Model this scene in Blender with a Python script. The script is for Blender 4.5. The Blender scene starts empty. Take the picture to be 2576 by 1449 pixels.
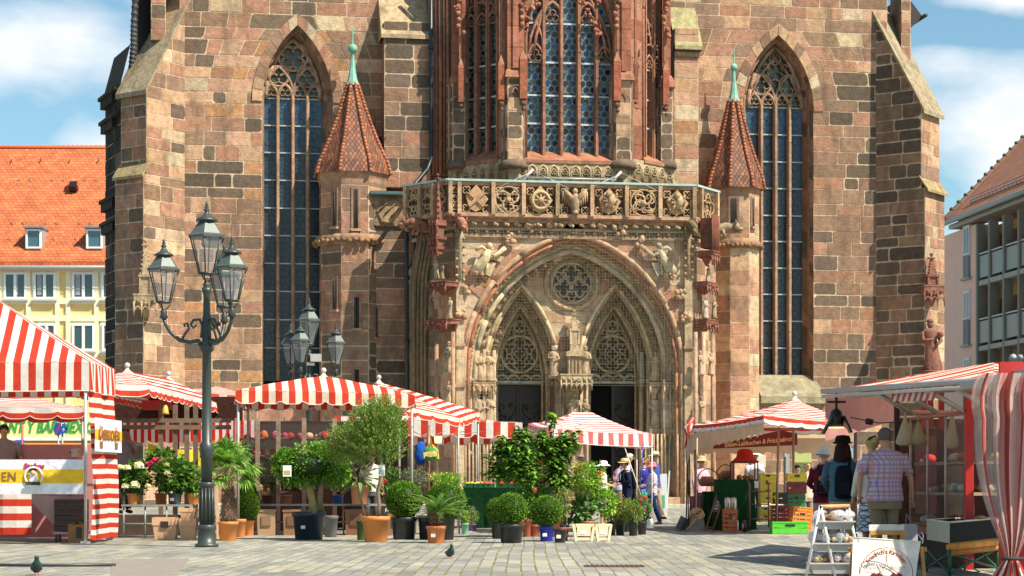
import bpy, bmesh, math, random
from mathutils import Vector, Matrix
from math import sin, cos, pi, radians as R, sqrt, atan2
C = bpy.context.scene.collection
sc = bpy.context.scene
# ---------------- camera, world, sun ----------------
F, CX, HY, CH = 5000.0, 1288.0, 1213.0, 1.1      # focal length in photo units, principal column, horizon row, eye height
cam = bpy.data.objects.new('camera', bpy.data.cameras.new('camera')); C.objects.link(cam)
cam.location = (0, 0, CH); cam.rotation_euler = (R(90), 0, 0)
cam.data.lens = F/2576*36; cam.data.sensor_width = 36; cam.data.shift_y = (HY-724.5)/2576
cam.data.clip_start = .5; cam.data.clip_end = 3000
sc.camera = cam
SE, SA = R(52), R(34)
sundir = Vector((cos(SE)*cos(SA), -cos(SE)*sin(SA), sin(SE)))
W = bpy.data.worlds.new("World"); sc.world = W; W.use_nodes = True
nt = W.node_tree; N = nt.nodes; L = nt.links
bg = N['Background']; sky = N.new('ShaderNodeTexSky'); sky.sky_type = 'NISHITA'; sky.sun_disc = False
sky.sun_elevation = SE; sky.sun_rotation = R(90)+SA; sky.air_density = 1.0; sky.dust_density = .6; sky.ozone_density = 2.5
tc = N.new('ShaderNodeTexCoord')
no = N.new('ShaderNodeTexNoise'); no.inputs['Scale'].default_value = 15; no.inputs['Detail'].default_value = 9; no.inputs['Roughness'].default_value = .56
mp = N.new('ShaderNodeMapping'); mp.inputs['Scale'].default_value = (.8, .8, 1.5); mp.inputs['Location'].default_value = (.3, 0, .1)
L.new(tc.outputs['Generated'], mp.inputs[0]); L.new(mp.outputs[0], no.inputs[0])
def mth(op, a, b=None, nt=nt):
    n = nt.nodes.new('ShaderNodeMath'); n.operation = op
    for i, x in enumerate((a, b)):
        if x is None: continue
        if isinstance(x, (int, float)): n.inputs[i].default_value = x
        else: nt.links.new(x, n.inputs[i])
    return n.outputs[0]
acc = mth('MULTIPLY', mth('SUBTRACT', no.outputs[0], .5), 2.6)
# cloud banks as directions (x, z) with y = 1 : centre, radius x, radius z, weight
sep = N.new('ShaderNodeSeparateXYZ'); L.new(tc.outputs['Generated'], sep.inputs[0])
dx = mth('DIVIDE', sep.outputs[0], mth('MAXIMUM', sep.outputs[1], .05)); dz = mth('DIVIDE', sep.outputs[2], mth('MAXIMUM', sep.outputs[1], .05))
for cx_, cz_, rx, rz, wt in ((-.245, .222, .06, .022, 1.1), (-.20, .166, .028, .011, .9), (.258, .166, .045, .05, .95), (.215, .212, .02, .01, .5), (.25, .243, .05, .006, 1.0), (-.257, .176, .02, .012, -.9), (.235, .226, .03, .006, -.9), (.21,.14,.03,.014,-.7)):
    a = mth('POWER', mth('DIVIDE', mth('SUBTRACT', dx, cx_), rx), 2); b = mth('POWER', mth('DIVIDE', mth('SUBTRACT', dz, cz_), rz), 2)
    g = mth('MULTIPLY', mth('EXPONENT', mth('MULTIPLY', mth('ADD', a, b), -1)), wt)
    acc = mth('ADD', acc, g)
rp = N.new('ShaderNodeValToRGB'); rp.color_ramp.elements[0].position = -.0; rp.color_ramp.elements[1].position = .95
L.new(acc, rp.inputs[0])
mx = N.new('ShaderNodeMix'); mx.data_type = 'RGBA'
tint = N.new('ShaderNodeMix'); tint.data_type = 'RGBA'; tint.blend_type = 'MULTIPLY'; tint.inputs[0].default_value = 1
L.new(sky.outputs[0], tint.inputs[6]); tint.inputs[7].default_value = (1.25, 1.5, 1.38, 1)
L.new(rp.outputs[0], mx.inputs[0]); L.new(tint.outputs[2], mx.inputs[6]); mx.inputs[7].default_value = (9.2, 9.6, 10.0, 1)
L.new(mx.outputs[2], bg.inputs[0]); bg.inputs[1].default_value = .062
sl = bpy.data.lights.new('sun', 'SUN'); sl.energy = 5.0; sl.angle = R(.55); sl.color = (1, .90, .74)
so = bpy.data.objects.new('sun', sl); C.objects.link(so); so.rotation_euler = sundir.to_track_quat('Z', 'Y').to_euler(); so.location = (60, -20, 80)
sc.view_settings.view_transform = 'Standard'; sc.view_settings.look = 'None'; sc.view_settings.exposure = .8; sc.view_settings.gamma = 1
sc.cycles.max_bounces = 6; sc.cycles.transparent_max_bounces = 16

rnd = random.Random(7)
def U(a, b): return rnd.uniform(a, b)
# ---------------- helpers ----------------
def P(px, py, Y): return Vector(((px-CX)/F*Y, Y, CH-(py-HY)/F*Y))
def gz(Y):
    if Y < 48: return 0.0
    return min(.26, (Y-48)/16*.26)
def X(px, Y): return (px-CX)/F*Y
def G(px, py):                                       # ground point seen at a photo position
    lo, hi = 15, 90
    for _ in range(40):
        m = (lo+hi)/2
        if CH-(py-HY)/F*m > gz(m): lo = m
        else: hi = m
    return Vector((X(px, lo), lo, gz(lo)))
def S(Y): return F/Y                                 # photo units per metre

class MB:
    def __init__(s, T=None): s.v = []; s.f = []; s.m = []; s.c = []; s.uv = []; s.T = T; s.sm = []
    def add(s, vs, fs, mi=0, col=(1, 1, 1), uvs=None, smooth=False, T=None):
        o = len(s.v)
        T = T or s.T
        for p in vs:
            p = Vector(p)
            s.v.append(T @ p if T else p)
        for k, f in enumerate(fs):
            s.f.append([o+i for i in f]); s.m.append(mi)
            s.c.append(col[k] if isinstance(col, list) else col)
            s.uv.append(uvs[k] if uvs else None); s.sm.append(smooth)
    def box(s, c, d, rz=0, mi=0, col=(1, 1, 1), T=None, taper=1.0, rx=0, ry=0):
        M = Matrix.Translation(c) @ Matrix.Rotation(rz, 4, 'Z') @ Matrix.Rotation(rx, 4, 'X') @ Matrix.Rotation(ry, 4, 'Y')
        if T: M = T @ M
        elif s.T: M = s.T @ M
        x, y, z = d[0]/2, d[1]/2, d[2]/2; t = taper
        vs = [(-x*t, -y*t, -z), (x*t, -y*t, -z), (x*t, y*t, -z), (-x*t, y*t, -z), (-x, -y, z), (x, -y, z), (x, y, z), (-x, y, z)]
        s.add(vs, [(0, 3, 2, 1), (4, 5, 6, 7), (0, 1, 5, 4), (1, 2, 6, 5), (2, 3, 7, 6), (3, 0, 4, 7)], mi, col, T=M)
    def tube(s, pts, r, n=8, mi=0, col=(1, 1, 1), cap=True, smooth=True, T=None, closed=False):
        pts = [Vector(p) for p in pts]; k = len(pts)
        rs = r if isinstance(r, (list, tuple)) else [r]*k
        vs = []; up = None
        for i, p in enumerate(pts):
            if closed: d = pts[(i+1) % k]-pts[i-1]
            else: d = pts[min(i+1, k-1)]-pts[max(i-1, 0)]
            if d.length < 1e-9: d = Vector((0, 0, 1))
            d.normalize()
            if up is None:
                up = Vector((0, 0, 1)) if abs(d.z) < .9 else Vector((1, 0, 0))
            a = d.cross(up)
            if a.length < 1e-6: a = d.orthogonal()
            a.normalize(); b = a.cross(d); up = b
            for j in range(n):
                t = 2*pi*j/n + pi/n
                vs.append(p+(a*cos(t)+b*sin(t))*rs[i])
        fs = []
        for i in range(k if closed else k-1):
            i2 = (i+1) % k
            for j in range(n):
                fs.append((i*n+j, i*n+(j+1) % n, i2*n+(j+1) % n, i2*n+j))
        if cap and not closed: fs += [tuple(range(n))[::-1], tuple(range((k-1)*n, k*n))]
        s.add(vs, fs, mi, col, smooth=smooth, T=T)
    def lathe(s, prof, c=(0, 0, 0), n=16, mi=0, col=(1, 1, 1), smooth=True, rot=0, T=None, sx=1, sy=1, cap=True):
        vs = []
        for r, z in prof:
            for j in range(n):
                t = 2*pi*j/n+rot; vs.append((c[0]+r*cos(t)*sx, c[1]+r*sin(t)*sy, c[2]+z))
        fs = [(i*n+j, i*n+(j+1) % n, (i+1)*n+(j+1) % n, (i+1)*n+j) for i in range(len(prof)-1) for j in range(n)]
        if cap: fs += [tuple(range(n))[::-1], tuple(range((len(prof)-1)*n, len(prof)*n))]
        s.add(vs, fs, mi, col, smooth=smooth, T=T)
    def ball(s, c, r, n=8, mi=0, col=(1, 1, 1), sz=1, T=None, sx=1, sy=1):
        k = max(4, n//2+1)
        s.lathe([(max(r*sin(pi*i/k), 1e-4), -r*sz*cos(pi*i/k)) for i in range(k+1)], c, n, mi, col, T=T, sx=sx, sy=sy)
    def prism(s, poly, T0, depth, mi=0, col=(1, 1, 1)):      # poly in (x,z) of T0, extruded from y=0 to y=depth
        n = len(poly); vs = [(a, 0, b) for a, b in poly]+[(a, depth, b) for a, b in poly]
        fs = [tuple(range(n)), tuple(range(n, 2*n))[::-1]]+[(i, i+n, (i+1) % n+n, (i+1) % n) for i in range(n)]
        s.add(vs, fs, mi, col, T=(s.T @ T0) if s.T else T0)
    def build(s, name, mats, parent=None, loc=None, **tags):
        me = bpy.data.meshes.new(name)
        v = s.v
        if loc is not None: v = [p-Vector(loc) for p in v]
        me.from_pydata([tuple(p) for p in v], [], s.f)
        ca = me.color_attributes.new('Col', 'FLOAT_COLOR', 'CORNER'); cd = []
        for f, c in zip(s.f, s.c): cd += list((c[0], c[1], c[2], 1.0))*len(f)
        ca.data.foreach_set('color', cd)
        if any(u for u in s.uv):
            ul = me.uv_layers.new(name='UVMap'); ud = []
            for f, u in zip(s.f, s.uv):
                if u:
                    for q in u: ud += [q[0], q[1]]
                else: ud += [0, 0]*len(f)
            ul.data.foreach_set('uv', ud)
        me.polygons.foreach_set('material_index', s.m); me.polygons.foreach_set('use_smooth', s.sm)
        if not isinstance(mats, (list, tuple)): mats = [mats]
        for m in mats: me.materials.append(m)
        me.update()
        o = bpy.data.objects.new(name, me); C.objects.link(o)
        if loc is not None: o.location = loc
        if parent: o.parent = parent
        for k, x in tags.items(): o[k] = x
        return o
def thing(name, label, cat, loc, rz=0, group=None):
    o = bpy.data.objects.new(name, None); C.objects.link(o); o.location = loc; o.rotation_euler = (0, 0, rz)
    o.empty_display_size = .3; o['label'] = label; o['category'] = cat
    if group: o['group'] = group
    return o
def tag(o, label, cat, group=None):
    o['label'] = label; o['category'] = cat
    if group: o['group'] = group
    return o
def rel(t): bpy.context.view_layer.update(); return t.matrix_world.inverted()   # world -> thing space
def WB(t): return MB(T=rel(t))                                                    # builder taking world coordinates
def clone(o, loc, rz, label, group=None, sc_=1):
    r = o.copy(); C.objects.link(r); r.location = loc; r.rotation_euler = (0, 0, rz); r.scale = (sc_,)*3
    r['label'] = label
    if group: r['group'] = group
    for ch in list(o.children):
        c = ch.copy(); C.objects.link(c); c.parent = r
        for g in ch.children:
            d = g.copy(); C.objects.link(d); d.parent = c
    return r

# ---------------- materials ----------------
MATS = {}
def mat(name, col, rough=.8, metal=0, noise=.25, ns=3, bump=0, bs=30, transl=0, alpha=1, spec=.5, coat=0, emit=0, dirt=0):
    if name in MATS: return MATS[name]
    m = bpy.data.materials.new(name); MATS[name] = m; m.use_nodes = True
    nt = m.node_tree; N = nt.nodes; L = nt.links; b = N['Principled BSDF']
    at = N.new('ShaderNodeAttribute'); at.attribute_name = 'Col'
    tc = N.new('ShaderNodeTexCoord')
    n1 = N.new('ShaderNodeTexNoise'); n1.inputs['Scale'].default_value = ns; n1.inputs['Detail'].default_value = 6; L.new(tc.outputs['Object'], n1.inputs[0])
    mr = N.new('ShaderNodeMapRange'); mr.inputs[1].default_value = .25; mr.inputs[2].default_value = .75; mr.inputs[3].default_value = 1-noise; mr.inputs[4].default_value = 1+noise*.6
    L.new(n1.outputs[0], mr.inputs[0])
    a = N.new('ShaderNodeMix'); a.data_type = 'RGBA'; a.blend_type = 'MULTIPLY'; a.inputs[0].default_value = 1
    L.new(at.outputs[0], a.inputs[6]); a.inputs[7].default_value = (*col, 1)
    c = N.new('ShaderNodeVectorMath'); c.operation = 'SCALE'; L.new(a.outputs[2], c.inputs[0]); L.new(mr.outputs[0], c.inputs['Scale'])
    out = c.outputs[0]
    if dirt:
        n3 = N.new('ShaderNodeTexNoise'); n3.inputs['Scale'].default_value = ns*.35; n3.inputs['Detail'].default_value = 8; mq = N.new('ShaderNodeMapping'); mq.inputs['Scale'].default_value = (1, 1, .35); L.new(tc.outputs['Object'], mq.inputs[0]); L.new(mq.outputs[0], n3.inputs[0])
        m3 = N.new('ShaderNodeMapRange'); m3.inputs[1].default_value = .5; m3.inputs[2].default_value = .68; m3.inputs[3].default_value = 0; m3.inputs[4].default_value = dirt; L.new(n3.outputs[0], m3.inputs[0])
        d = N.new('ShaderNodeMix'); d.data_type = 'RGBA'; L.new(m3.outputs[0], d.inputs[0]); L.new(out, d.inputs[6]); d.inputs[7].default_value = (.085, .065, .048, 1); out = d.outputs[2]
    L.new(out, b.inputs['Base Color'])
    b.inputs['Roughness'].default_value = rough; b.inputs['Metallic'].default_value = metal; b.inputs['Specular IOR Level'].default_value = spec
    b.inputs['Coat Weight'].default_value = coat
    if emit: L.new(out, b.inputs['Emission Color']); b.inputs['Emission Strength'].default_value = emit
    if bump:
        n2 = N.new('ShaderNodeTexNoise'); n2.inputs['Scale'].default_value = bs; n2.inputs['Detail'].default_value = 4; L.new(tc.outputs['Object'], n2.inputs[0])
        bp = N.new('ShaderNodeBump'); bp.inputs['Strength'].default_value = bump; bp.inputs['Distance'].default_value = .03; L.new(n2.outputs[0], bp.inputs['Height']); L.new(bp.outputs[0], b.inputs['Normal'])
    sh = b.outputs[0]; outn = N['Material Output']
    if transl:
        t = N.new('ShaderNodeBsdfTranslucent'); L.new(out, t.inputs[0]); ms = N.new('ShaderNodeMixShader'); ms.inputs[0].default_value = transl
        L.new(sh, ms.inputs[1]); L.new(t.outputs[0], ms.inputs[2]); sh = ms.outputs[0]
    if alpha < 1:
        t = N.new('ShaderNodeBsdfTransparent'); ms = N.new('ShaderNodeMixShader'); ms.inputs[0].default_value = alpha
        L.new(t.outputs[0], ms.inputs[1]); L.new(sh, ms.inputs[2]); sh = ms.outputs[0]
    L.new(sh, outn.inputs[0])
    return m
stone = mat('weathered_sandstone', (1, 1, 1), .92, noise=.34, ns=5, bump=.7, bs=14, spec=.2, dirt=.5)
carve = mat('carved_sandstone', (1, 1, 1), .95, noise=.4, ns=6, bump=.8, bs=22, spec=.15, dirt=.55)
plain = mat('plain', (1, 1, 1), .7, noise=.08, ns=4)
cloth = mat('cloth', (1, 1, 1), .9, noise=.2, ns=7, bump=.7, bs=9, spec=.1)
metal = mat('painted_metal', (1, 1, 1), .42, metal=.15, noise=.12, ns=8)
steel = mat('bare_steel', (.5, .5, .5), .35, metal=.9, noise=.2)
copper = mat('green_copper', (.18, .42, .34), .7, noise=.35, ns=4)
leadgl = mat('leaded_glass', (1, 1, 1), .28, noise=.3, ns=1.2, spec=.55)
glassy = mat('window_glass', (1, 1, 1), .06, noise=.1, spec=1)
dark = mat('dark_void', (.006, .006, .007), .95, noise=0)
leafm = mat('leaf', (1.3, 1.25, 1.0), .5, noise=.2, ns=9, transl=.3, spec=.4)
skin = mat('skin', (1, 1, 1), .55, noise=.08, ns=12)
wood = mat('wood', (1, 1, 1), .75, noise=.35, ns=7)
plast = mat('plastic', (1, 1, 1), .4, noise=.08, ns=5)
clear = mat('clear_film', (.35, .33, .33), .08, noise=.1, alpha=.14, spec=1)
lglass = mat('lantern_glass', (.45, .5, .55), .05, noise=.1, alpha=.22, spec=1)
# sandstone palettes (base colours; the D and K mixes carry shade)
TAN, BRN, PNK, ORG, DRK, DK2, MOR, RED, SAND = (.47, .295, .185), (.265, .165, .11), (.37, .20, .13), (.43, .225, .11), (.11, .084, .062), (.155, .112, .08), (.56, .43, .29), (.33, .16, .105), (.50, .385, .25)
def cj(c, a=.14):
    k = 1+U(-a, a); return (c[0]*k*(1+U(-.04, .04)), c[1]*k, c[2]*k*(1+U(-.06, .06)))
PAL_L = [(TAN, 5), (PNK, 4), (BRN, 5), (ORG, 1.3), (DRK, 3.6), (DK2, 2.8)]
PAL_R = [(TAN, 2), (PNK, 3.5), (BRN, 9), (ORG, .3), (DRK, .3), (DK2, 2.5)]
PAL_D = [(DRK, 3), (DK2, 5), (BRN, 4)]  # shade on the right buttress flank, put into the stone colour
PAL_B = [(BRN, 5), (PNK, 4), (DK2, 2.5)]
PAL_P = [(PNK, 3), (TAN, 4), (SAND, 1.5), (BRN, .6)]
PAL_S = [(SAND, 4), (TAN, 3), (PNK, 1.5)]
PAL_K = [((.02, .018, .016), 8), (DRK, 1)]  # near-black blocks: full shade of the north side put into the colour
def pick(p):
    t = U(0, sum(w for _, w in p))
    for c, w in p:
        t -= w
        if t <= 0: return c
    return p[-1][0]
# ---------------- faces: planes on which walls are laid out ----------------
class Face:
    def __init__(s, base, A, B):
        s.base = base; ax, aw = A; bx, bw = B
        t = Vector((bx-ax, -(bw-aw), 0)); s.L = t.length; t.normalize(); n = t.cross(Vector((0, 0, 1)))
        s.M = Matrix(((t.x, -n.x, 0, ax), (t.y, -n.y, 0, -aw), (0, 0, 1, 0), (0, 0, 0, 1)))
        s.inv = (base @ s.M).inverted()
    def at(s, px, py, d=0):
        o = s.inv @ Vector((0, 0, CH)); q = s.inv @ P(px, py, 10); r = q-o
        t = (-d-o.y)/r.y; p = o+r*t
        return p.x, p.z
    def mb(s): return MB(T=s.M)
A_ = R(9.0)
CO = Vector((X(1443, 71), 71, 0))
CB = Matrix.Translation(CO) @ Matrix.Rotation(A_, 4, 'Z')
def cplane(w): return Face(CB, (0, w), (1, w))
def cu(px, w): return cplane(w).at(px, 1000)[0]
def cz(py, px, w): return cplane(w).at(px, py)[1]

def clip_poly(poly, a, b, c):
    out = []
    for i in range(len(poly)):
        p, q = poly[i-1], poly[i]
        fp, fq = a*p[0]+b*p[1]-c, a*q[0]+b*q[1]-c
        if (fp <= 0) != (fq <= 0):
            t = fp/(fp-fq); out.append((p[0]+(q[0]-p[0])*t, p[1]+(q[1]-p[1])*t))
        if fq <= 0: out.append(q)
    return out
def ashlar(mb, s0, s1, z0, z1, pal, rowh=.46, bw=.82, holes=(), clips=(), d=0.0, proud=.01, mor=MOR, gap=.05, palf=None):
    z = z0; first = True
    while z < z1-.02:
        h = rowh*U(.78, 1.2)
        zt = min(z+h, z1)
        if z1-zt < rowh*.4: zt = z1
        segs = [(s0, s1, s0, s1)]                      # bottom-left, bottom-right, top-left, top-right
        for hf in holes:
            b, t = hf(z), hf(zt)
            if b is None and t is None: continue
            if b is None: b = (sum(t)/2,)*2
            if t is None: t = (sum(b)/2,)*2
            ns = []
            for (a, c, e, g) in segs:
                if t[0] >= g and b[0] >= c or t[1] <= e and b[1] <= a: ns.append((a, c, e, g)); continue
                if b[0] > a and t[0] > e: ns.append((a, min(c, b[0]), e, min(g, t[0])))
                if b[1] < c and t[1] < g: ns.append((max(a, b[1]), c, max(e, t[1]), g))
            segs = ns
        for (a, c, e, g) in segs:
            base = [(a, z), (c, z), (g, zt), (e, zt)]
            for cl in clips:
                base = clip_poly(base, *cl)
                if len(base) < 3: break
            if len(base) >= 3: mb.add([(p[0], -d, p[1]) for p in base], [tuple(range(len(base)))], col=cj(mor, .08))
            Lr = (c-a+g-e)/2
            if Lr < .05: continue
            k = max(1, round(Lr/(bw*U(.85, 1.15)))); cuts = [0]
            ws = [U(.45, 1.5) for _ in range(k)]; tot = sum(ws)
            for w in ws: cuts.append(cuts[-1]+w/tot)
            for i in range(k):
                f0, f1 = cuts[i], cuts[i+1]
                bl, br, tl, tr = a+(c-a)*f0, a+(c-a)*f1, e+(g-e)*f0, e+(g-e)*f1
                cc = pick(palf((bl+br)/2, z) if palf else pal)
                rag = .1 if cc in (DRK, DK2) else .025
                gp = gap*U(.5, 1.0)*(1.5 if rag > .05 else 1)
                x0, x1, y0, y1 = bl+gp/2, br-gp/2, z+gp/2, zt-gp/2
                u0, u1 = tl+gp/2, tr-gp/2
                if x1-x0 < .04 and u1-u0 < .04: continue
                q = [U(.005, rag) for _ in range(8)]
                mw = max(0, min(x1-x0, u1-u0))*.3
                q = [min(v, mw, (y1-y0)*.3) for v in q]
                sl = (u0-x0)/(y1-y0); sr = (u1-x1)/(y1-y0)
                poly = [(x0+q[0], y0), (x1-q[1], y0), (x1+sr*q[2], y0+q[2]), (u1-sr*q[3], y1-q[3]), (u1-q[4], y1), (u0+q[5], y1), (u0-sl*q[6], y1-q[6]), (x0+sl*q[7], y0+q[7])]
                for cl in clips:
                    poly = clip_poly(poly, *cl)
                    if len(poly) < 3: break
                if len(poly) < 3: continue
                pr = proud*U(.6, 1.4); n = len(poly)
                mb.add([(p[0], -d-pr, p[1]) for p in poly]+[(p[0], -d+.004, p[1]) for p in poly],
                       [tuple(range(n))]+[(i, i+n, (i+1) % n+n, (i+1) % n) for i in range(n)], col=cj(cc))
        z = zt
def gothic(uc, hw, zb, zs, za, n=12):
    r = max(za-zs, hw*1.001); Rr = (hw*hw+r*r)/(2*hw); c = Rr-hw; th = math.acos(max(-1, min(1, c/Rr)))
    left = [(uc-hw, zb)] if zb is not None and zb < zs-.01 else []
    for i in range(n+1):
        t = th*i/n; left.append((uc+c-Rr*cos(t), zs+Rr*sin(t)))
    return left+[(2*uc-x, z) for x, z in left[-2::-1]]
def hole(uc, hw, zb, zs, za):
    r = max(za-zs, hw*1.001); Rr = (hw*hw+r*r)/(2*hw); c = Rr-hw
    def f(z):
        if z < zb-.001 or z > zs+r: return None
        if z <= zs: return (uc-hw, uc+hw)
        x = sqrt(max(0, Rr*Rr-(z-zs)**2))-c
        return (uc-x, uc+x) if x > 0 else None
    return f
def loft(mb, o1, d1, o2, d2, col, closed=False, seg=True, mi=0):
    n = len(o1); r = range(n) if closed else range(n-1)
    for i in r:
        j = (i+1) % n
        mb.add([(o1[i][0], -d1, o1[i][1]), (o1[j][0], -d1, o1[j][1]), (o2[j][0], -d2, o2[j][1]), (o2[i][0], -d2, o2[i][1])], [(0, 1, 2, 3)], mi, cj(col) if seg else col)
def rib(mb, o, d, r, col, n=6, jit=True):
    pts = [(x, -d, z) for x, z in o]
    if jit:
        k = 3
        for i in range(0, len(pts)-1, k): mb.tube(pts[i:i+k+1], r, n, col=cj(col, .1))
    else: mb.tube(pts, r, n, col=col)
def circ(uc, zc, r, n=16, a0=0, a1=2*pi): return [(uc+r*cos(a0+(a1-a0)*i/n), zc+r*sin(a0+(a1-a0)*i/n)) for i in range(n+1)]
def foil(mb, uc, zc, r, k, d, t, col, rot=pi/2):
    rr = r*.44 if k >= 4 else r*.5
    for i in range(k):
        a = rot+2*pi*i/k; x, z = uc+cos(a)*(r-rr), zc+sin(a)*(r-rr)
        w = pi*(.5+1.0/k)*1.02
        mb.tube([(p, -d, q) for p, q in circ(x, z, rr, 9, a-w, a+w)], t, 4, col=col, cap=False)
def voussoir(mb, uc, hw, t, zs, za, d, pal, n=9):
    a = gothic(uc, hw, None, zs, za, n); b = gothic(uc, hw+t, None, zs, za+t*1.12, n)
    for i in range(len(a)-1):
        g = .04
        def lp(p, q, k): return (p[0]+(q[0]-p[0])*k, p[1]+(q[1]-p[1])*k)
        q = [lp(a[i], a[i+1], g), lp(a[i], a[i+1], 1-g), lp(b[i], b[i+1], 1-g), lp(b[i], b[i+1], g)]
        vs = [(p[0], -d, p[1]) for p in q]+[(p[0], 0.0, p[1]) for p in q]
        mb.add(vs, [(0, 1, 2, 3), (0, 4, 5, 1), (1, 5, 6, 2), (2, 6, 7, 3), (3, 7, 4, 0)], col=cj(pick(pal)))
    for i in range(len(a)-1):
        mb.add([(a[i][0], -d+.02, a[i][1]), (a[i+1][0], -d+.02, a[i+1][1]), (b[i+1][0], -d+.02, b[i+1][1]), (b[i][0], -d+.02, b[i][1])], [(0, 1, 2, 3)], col=MOR)
def figure(mb, p, h, T=None, col=SAND, lean=0, turn=0, arms=1, base=True, seed=0, wing=False):
    """robed stone figure standing at p (face coords: x, y into wall, z)"""
    r = random.Random(seed); M = Matrix.Translation(p) @ Matrix.Rotation(lean, 4, 'Y') @ Matrix.Rotation(turn, 4, 'Z')
    if mb.T: M = mb.T @ M
    n = 14; prof = [(.16, 0), (.17, .06), (.145, .25), (.13, .42), (.12, .55), (.135, .68), (.15, .78), (.12, .83), (.05, .855)]
    vs = []; ph = r.uniform(0, 6)
    for rr, z in prof:
        for j in range(n):
            t = 2*pi*j/n; k = 1+(.16*sin(t*5+ph+z*3) if z < .6 else .04*sin(t*3))
            vs.append((rr*k*h*cos(t)*1.05+.03*h*sin(z*4+ph), rr*k*h*sin(t)*.8, z*h))
    fs = [(i*n+j, i*n+(j+1) % n, (i+1)*n+(j+1) % n, (i+1)*n+j) for i in range(len(prof)-1) for j in range(n)]
    mb.add(vs, fs, col=col, smooth=True, T=M)
    hx = .03*h*sin(.9*4+ph)
    mb.ball((hx, -.01*h, .93*h), .066*h, 8, col=col, sz=1.2, T=M)
    if r.random() < .6: mb.lathe([(.07*h, 0), (.075*h, .03*h), (.05*h, .06*h), (.01, .085*h)], (hx, 0, .97*h), 8, col=col, T=M)
    for sx in (-1, 1):
        e = (sx*.19*h, -.04*h, .6*h); hd = (sx*r.uniform(-.02, .1)*h, -.16*h, r.uniform(.5, .7)*h)
        mb.tube([(sx*.13*h+hx, 0, .78*h), e, hd], [.05*h, .045*h, .03*h], 6, col=col, T=M)
    if base: mb.lathe([(.11*h, -.1*h), (.2*h, -.03*h), (.2*h, 0)], (0, 0, 0), 8, col=col, T=M)
def canopy_box(mb, x, z, w, h, d0, d1, col, n=3):
    """carved hanging canopy / console shelf with little arches below"""
    mb.box(((x), -(d0+d1)/2, z+h*.78), (w, d1-d0, h*.32), col=col)
    mb.box((x, -(d0+d1)/2, z+h*.98), (w*1.06, (d1-d0)*1.06, h*.08), col=cj(col))
    for i in range(n):
        u = x-w/2+w*(i+.5)/n
        o = gothic(u, w/n*.42, None, z+h*.25, z+h*.25+w/n*.6, 4)
        mb.tube([(a, -d1, b) for a, b in o], .03, 4, col=cj(col))
        mb.tube([(u-w/n*.5, -d1, z+h*.65), (u-w/n*.5, -d1-.01, z)], [.04, .015], 5, col=cj(col))
        mb.ball((u, -d1-.02, z+h*.72), .05, 6, col=cj(col))
    mb.tube([(x+w/2, -d1, z+h*.65), (x+w/2, -d1-.01, z)], [.04, .015], 5, col=cj(col))
    mb.lathe([(.03, 0), (w*.3, h*.5), (w*.45, h*.66)], (x, -(d0+d1)/2, z), 8, col=col)
def pinnacle(mb, x, y, z0, z1, w, col, cr=True):
    mb.box((x, y, z0+(z1-z0)*.2), (w, w, (z1-z0)*.4), col=col)
    for k in (-1, 1): mb.box((x+k*w*.5, y-w*.5, z0+(z1-z0)*.2), (w*.22, w*.22, (z1-z0)*.46), col=cj(col))
    mb.box((x, y, z0+(z1-z0)*.41), (w*1.35, w*1.35, (z1-z0)*.04), col=cj(col))
    mb.lathe([(w*.52, 0), (w*.12, (z1-z0)*.5), (w*.06, (z1-z0)*.57)], (x, y, z0+(z1-z0)*.42), 4, col=col, smooth=False, rot=pi/4)
    if cr:
        for i in range(6):
            zz = z0+(z1-z0)*(.45+.075*i); q = w*(.5-.07*i)
            for k in (-1, 1): mb.ball((x+k*q, y-q*.4, zz), w*.13, 5, col=cj(col))
    mb.ball((x, y, z1), w*.2, 6, col=col)
    mb.box((x, y, z1-w*.4), (w*.7, w*.5, w*.14), col=col)

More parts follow.
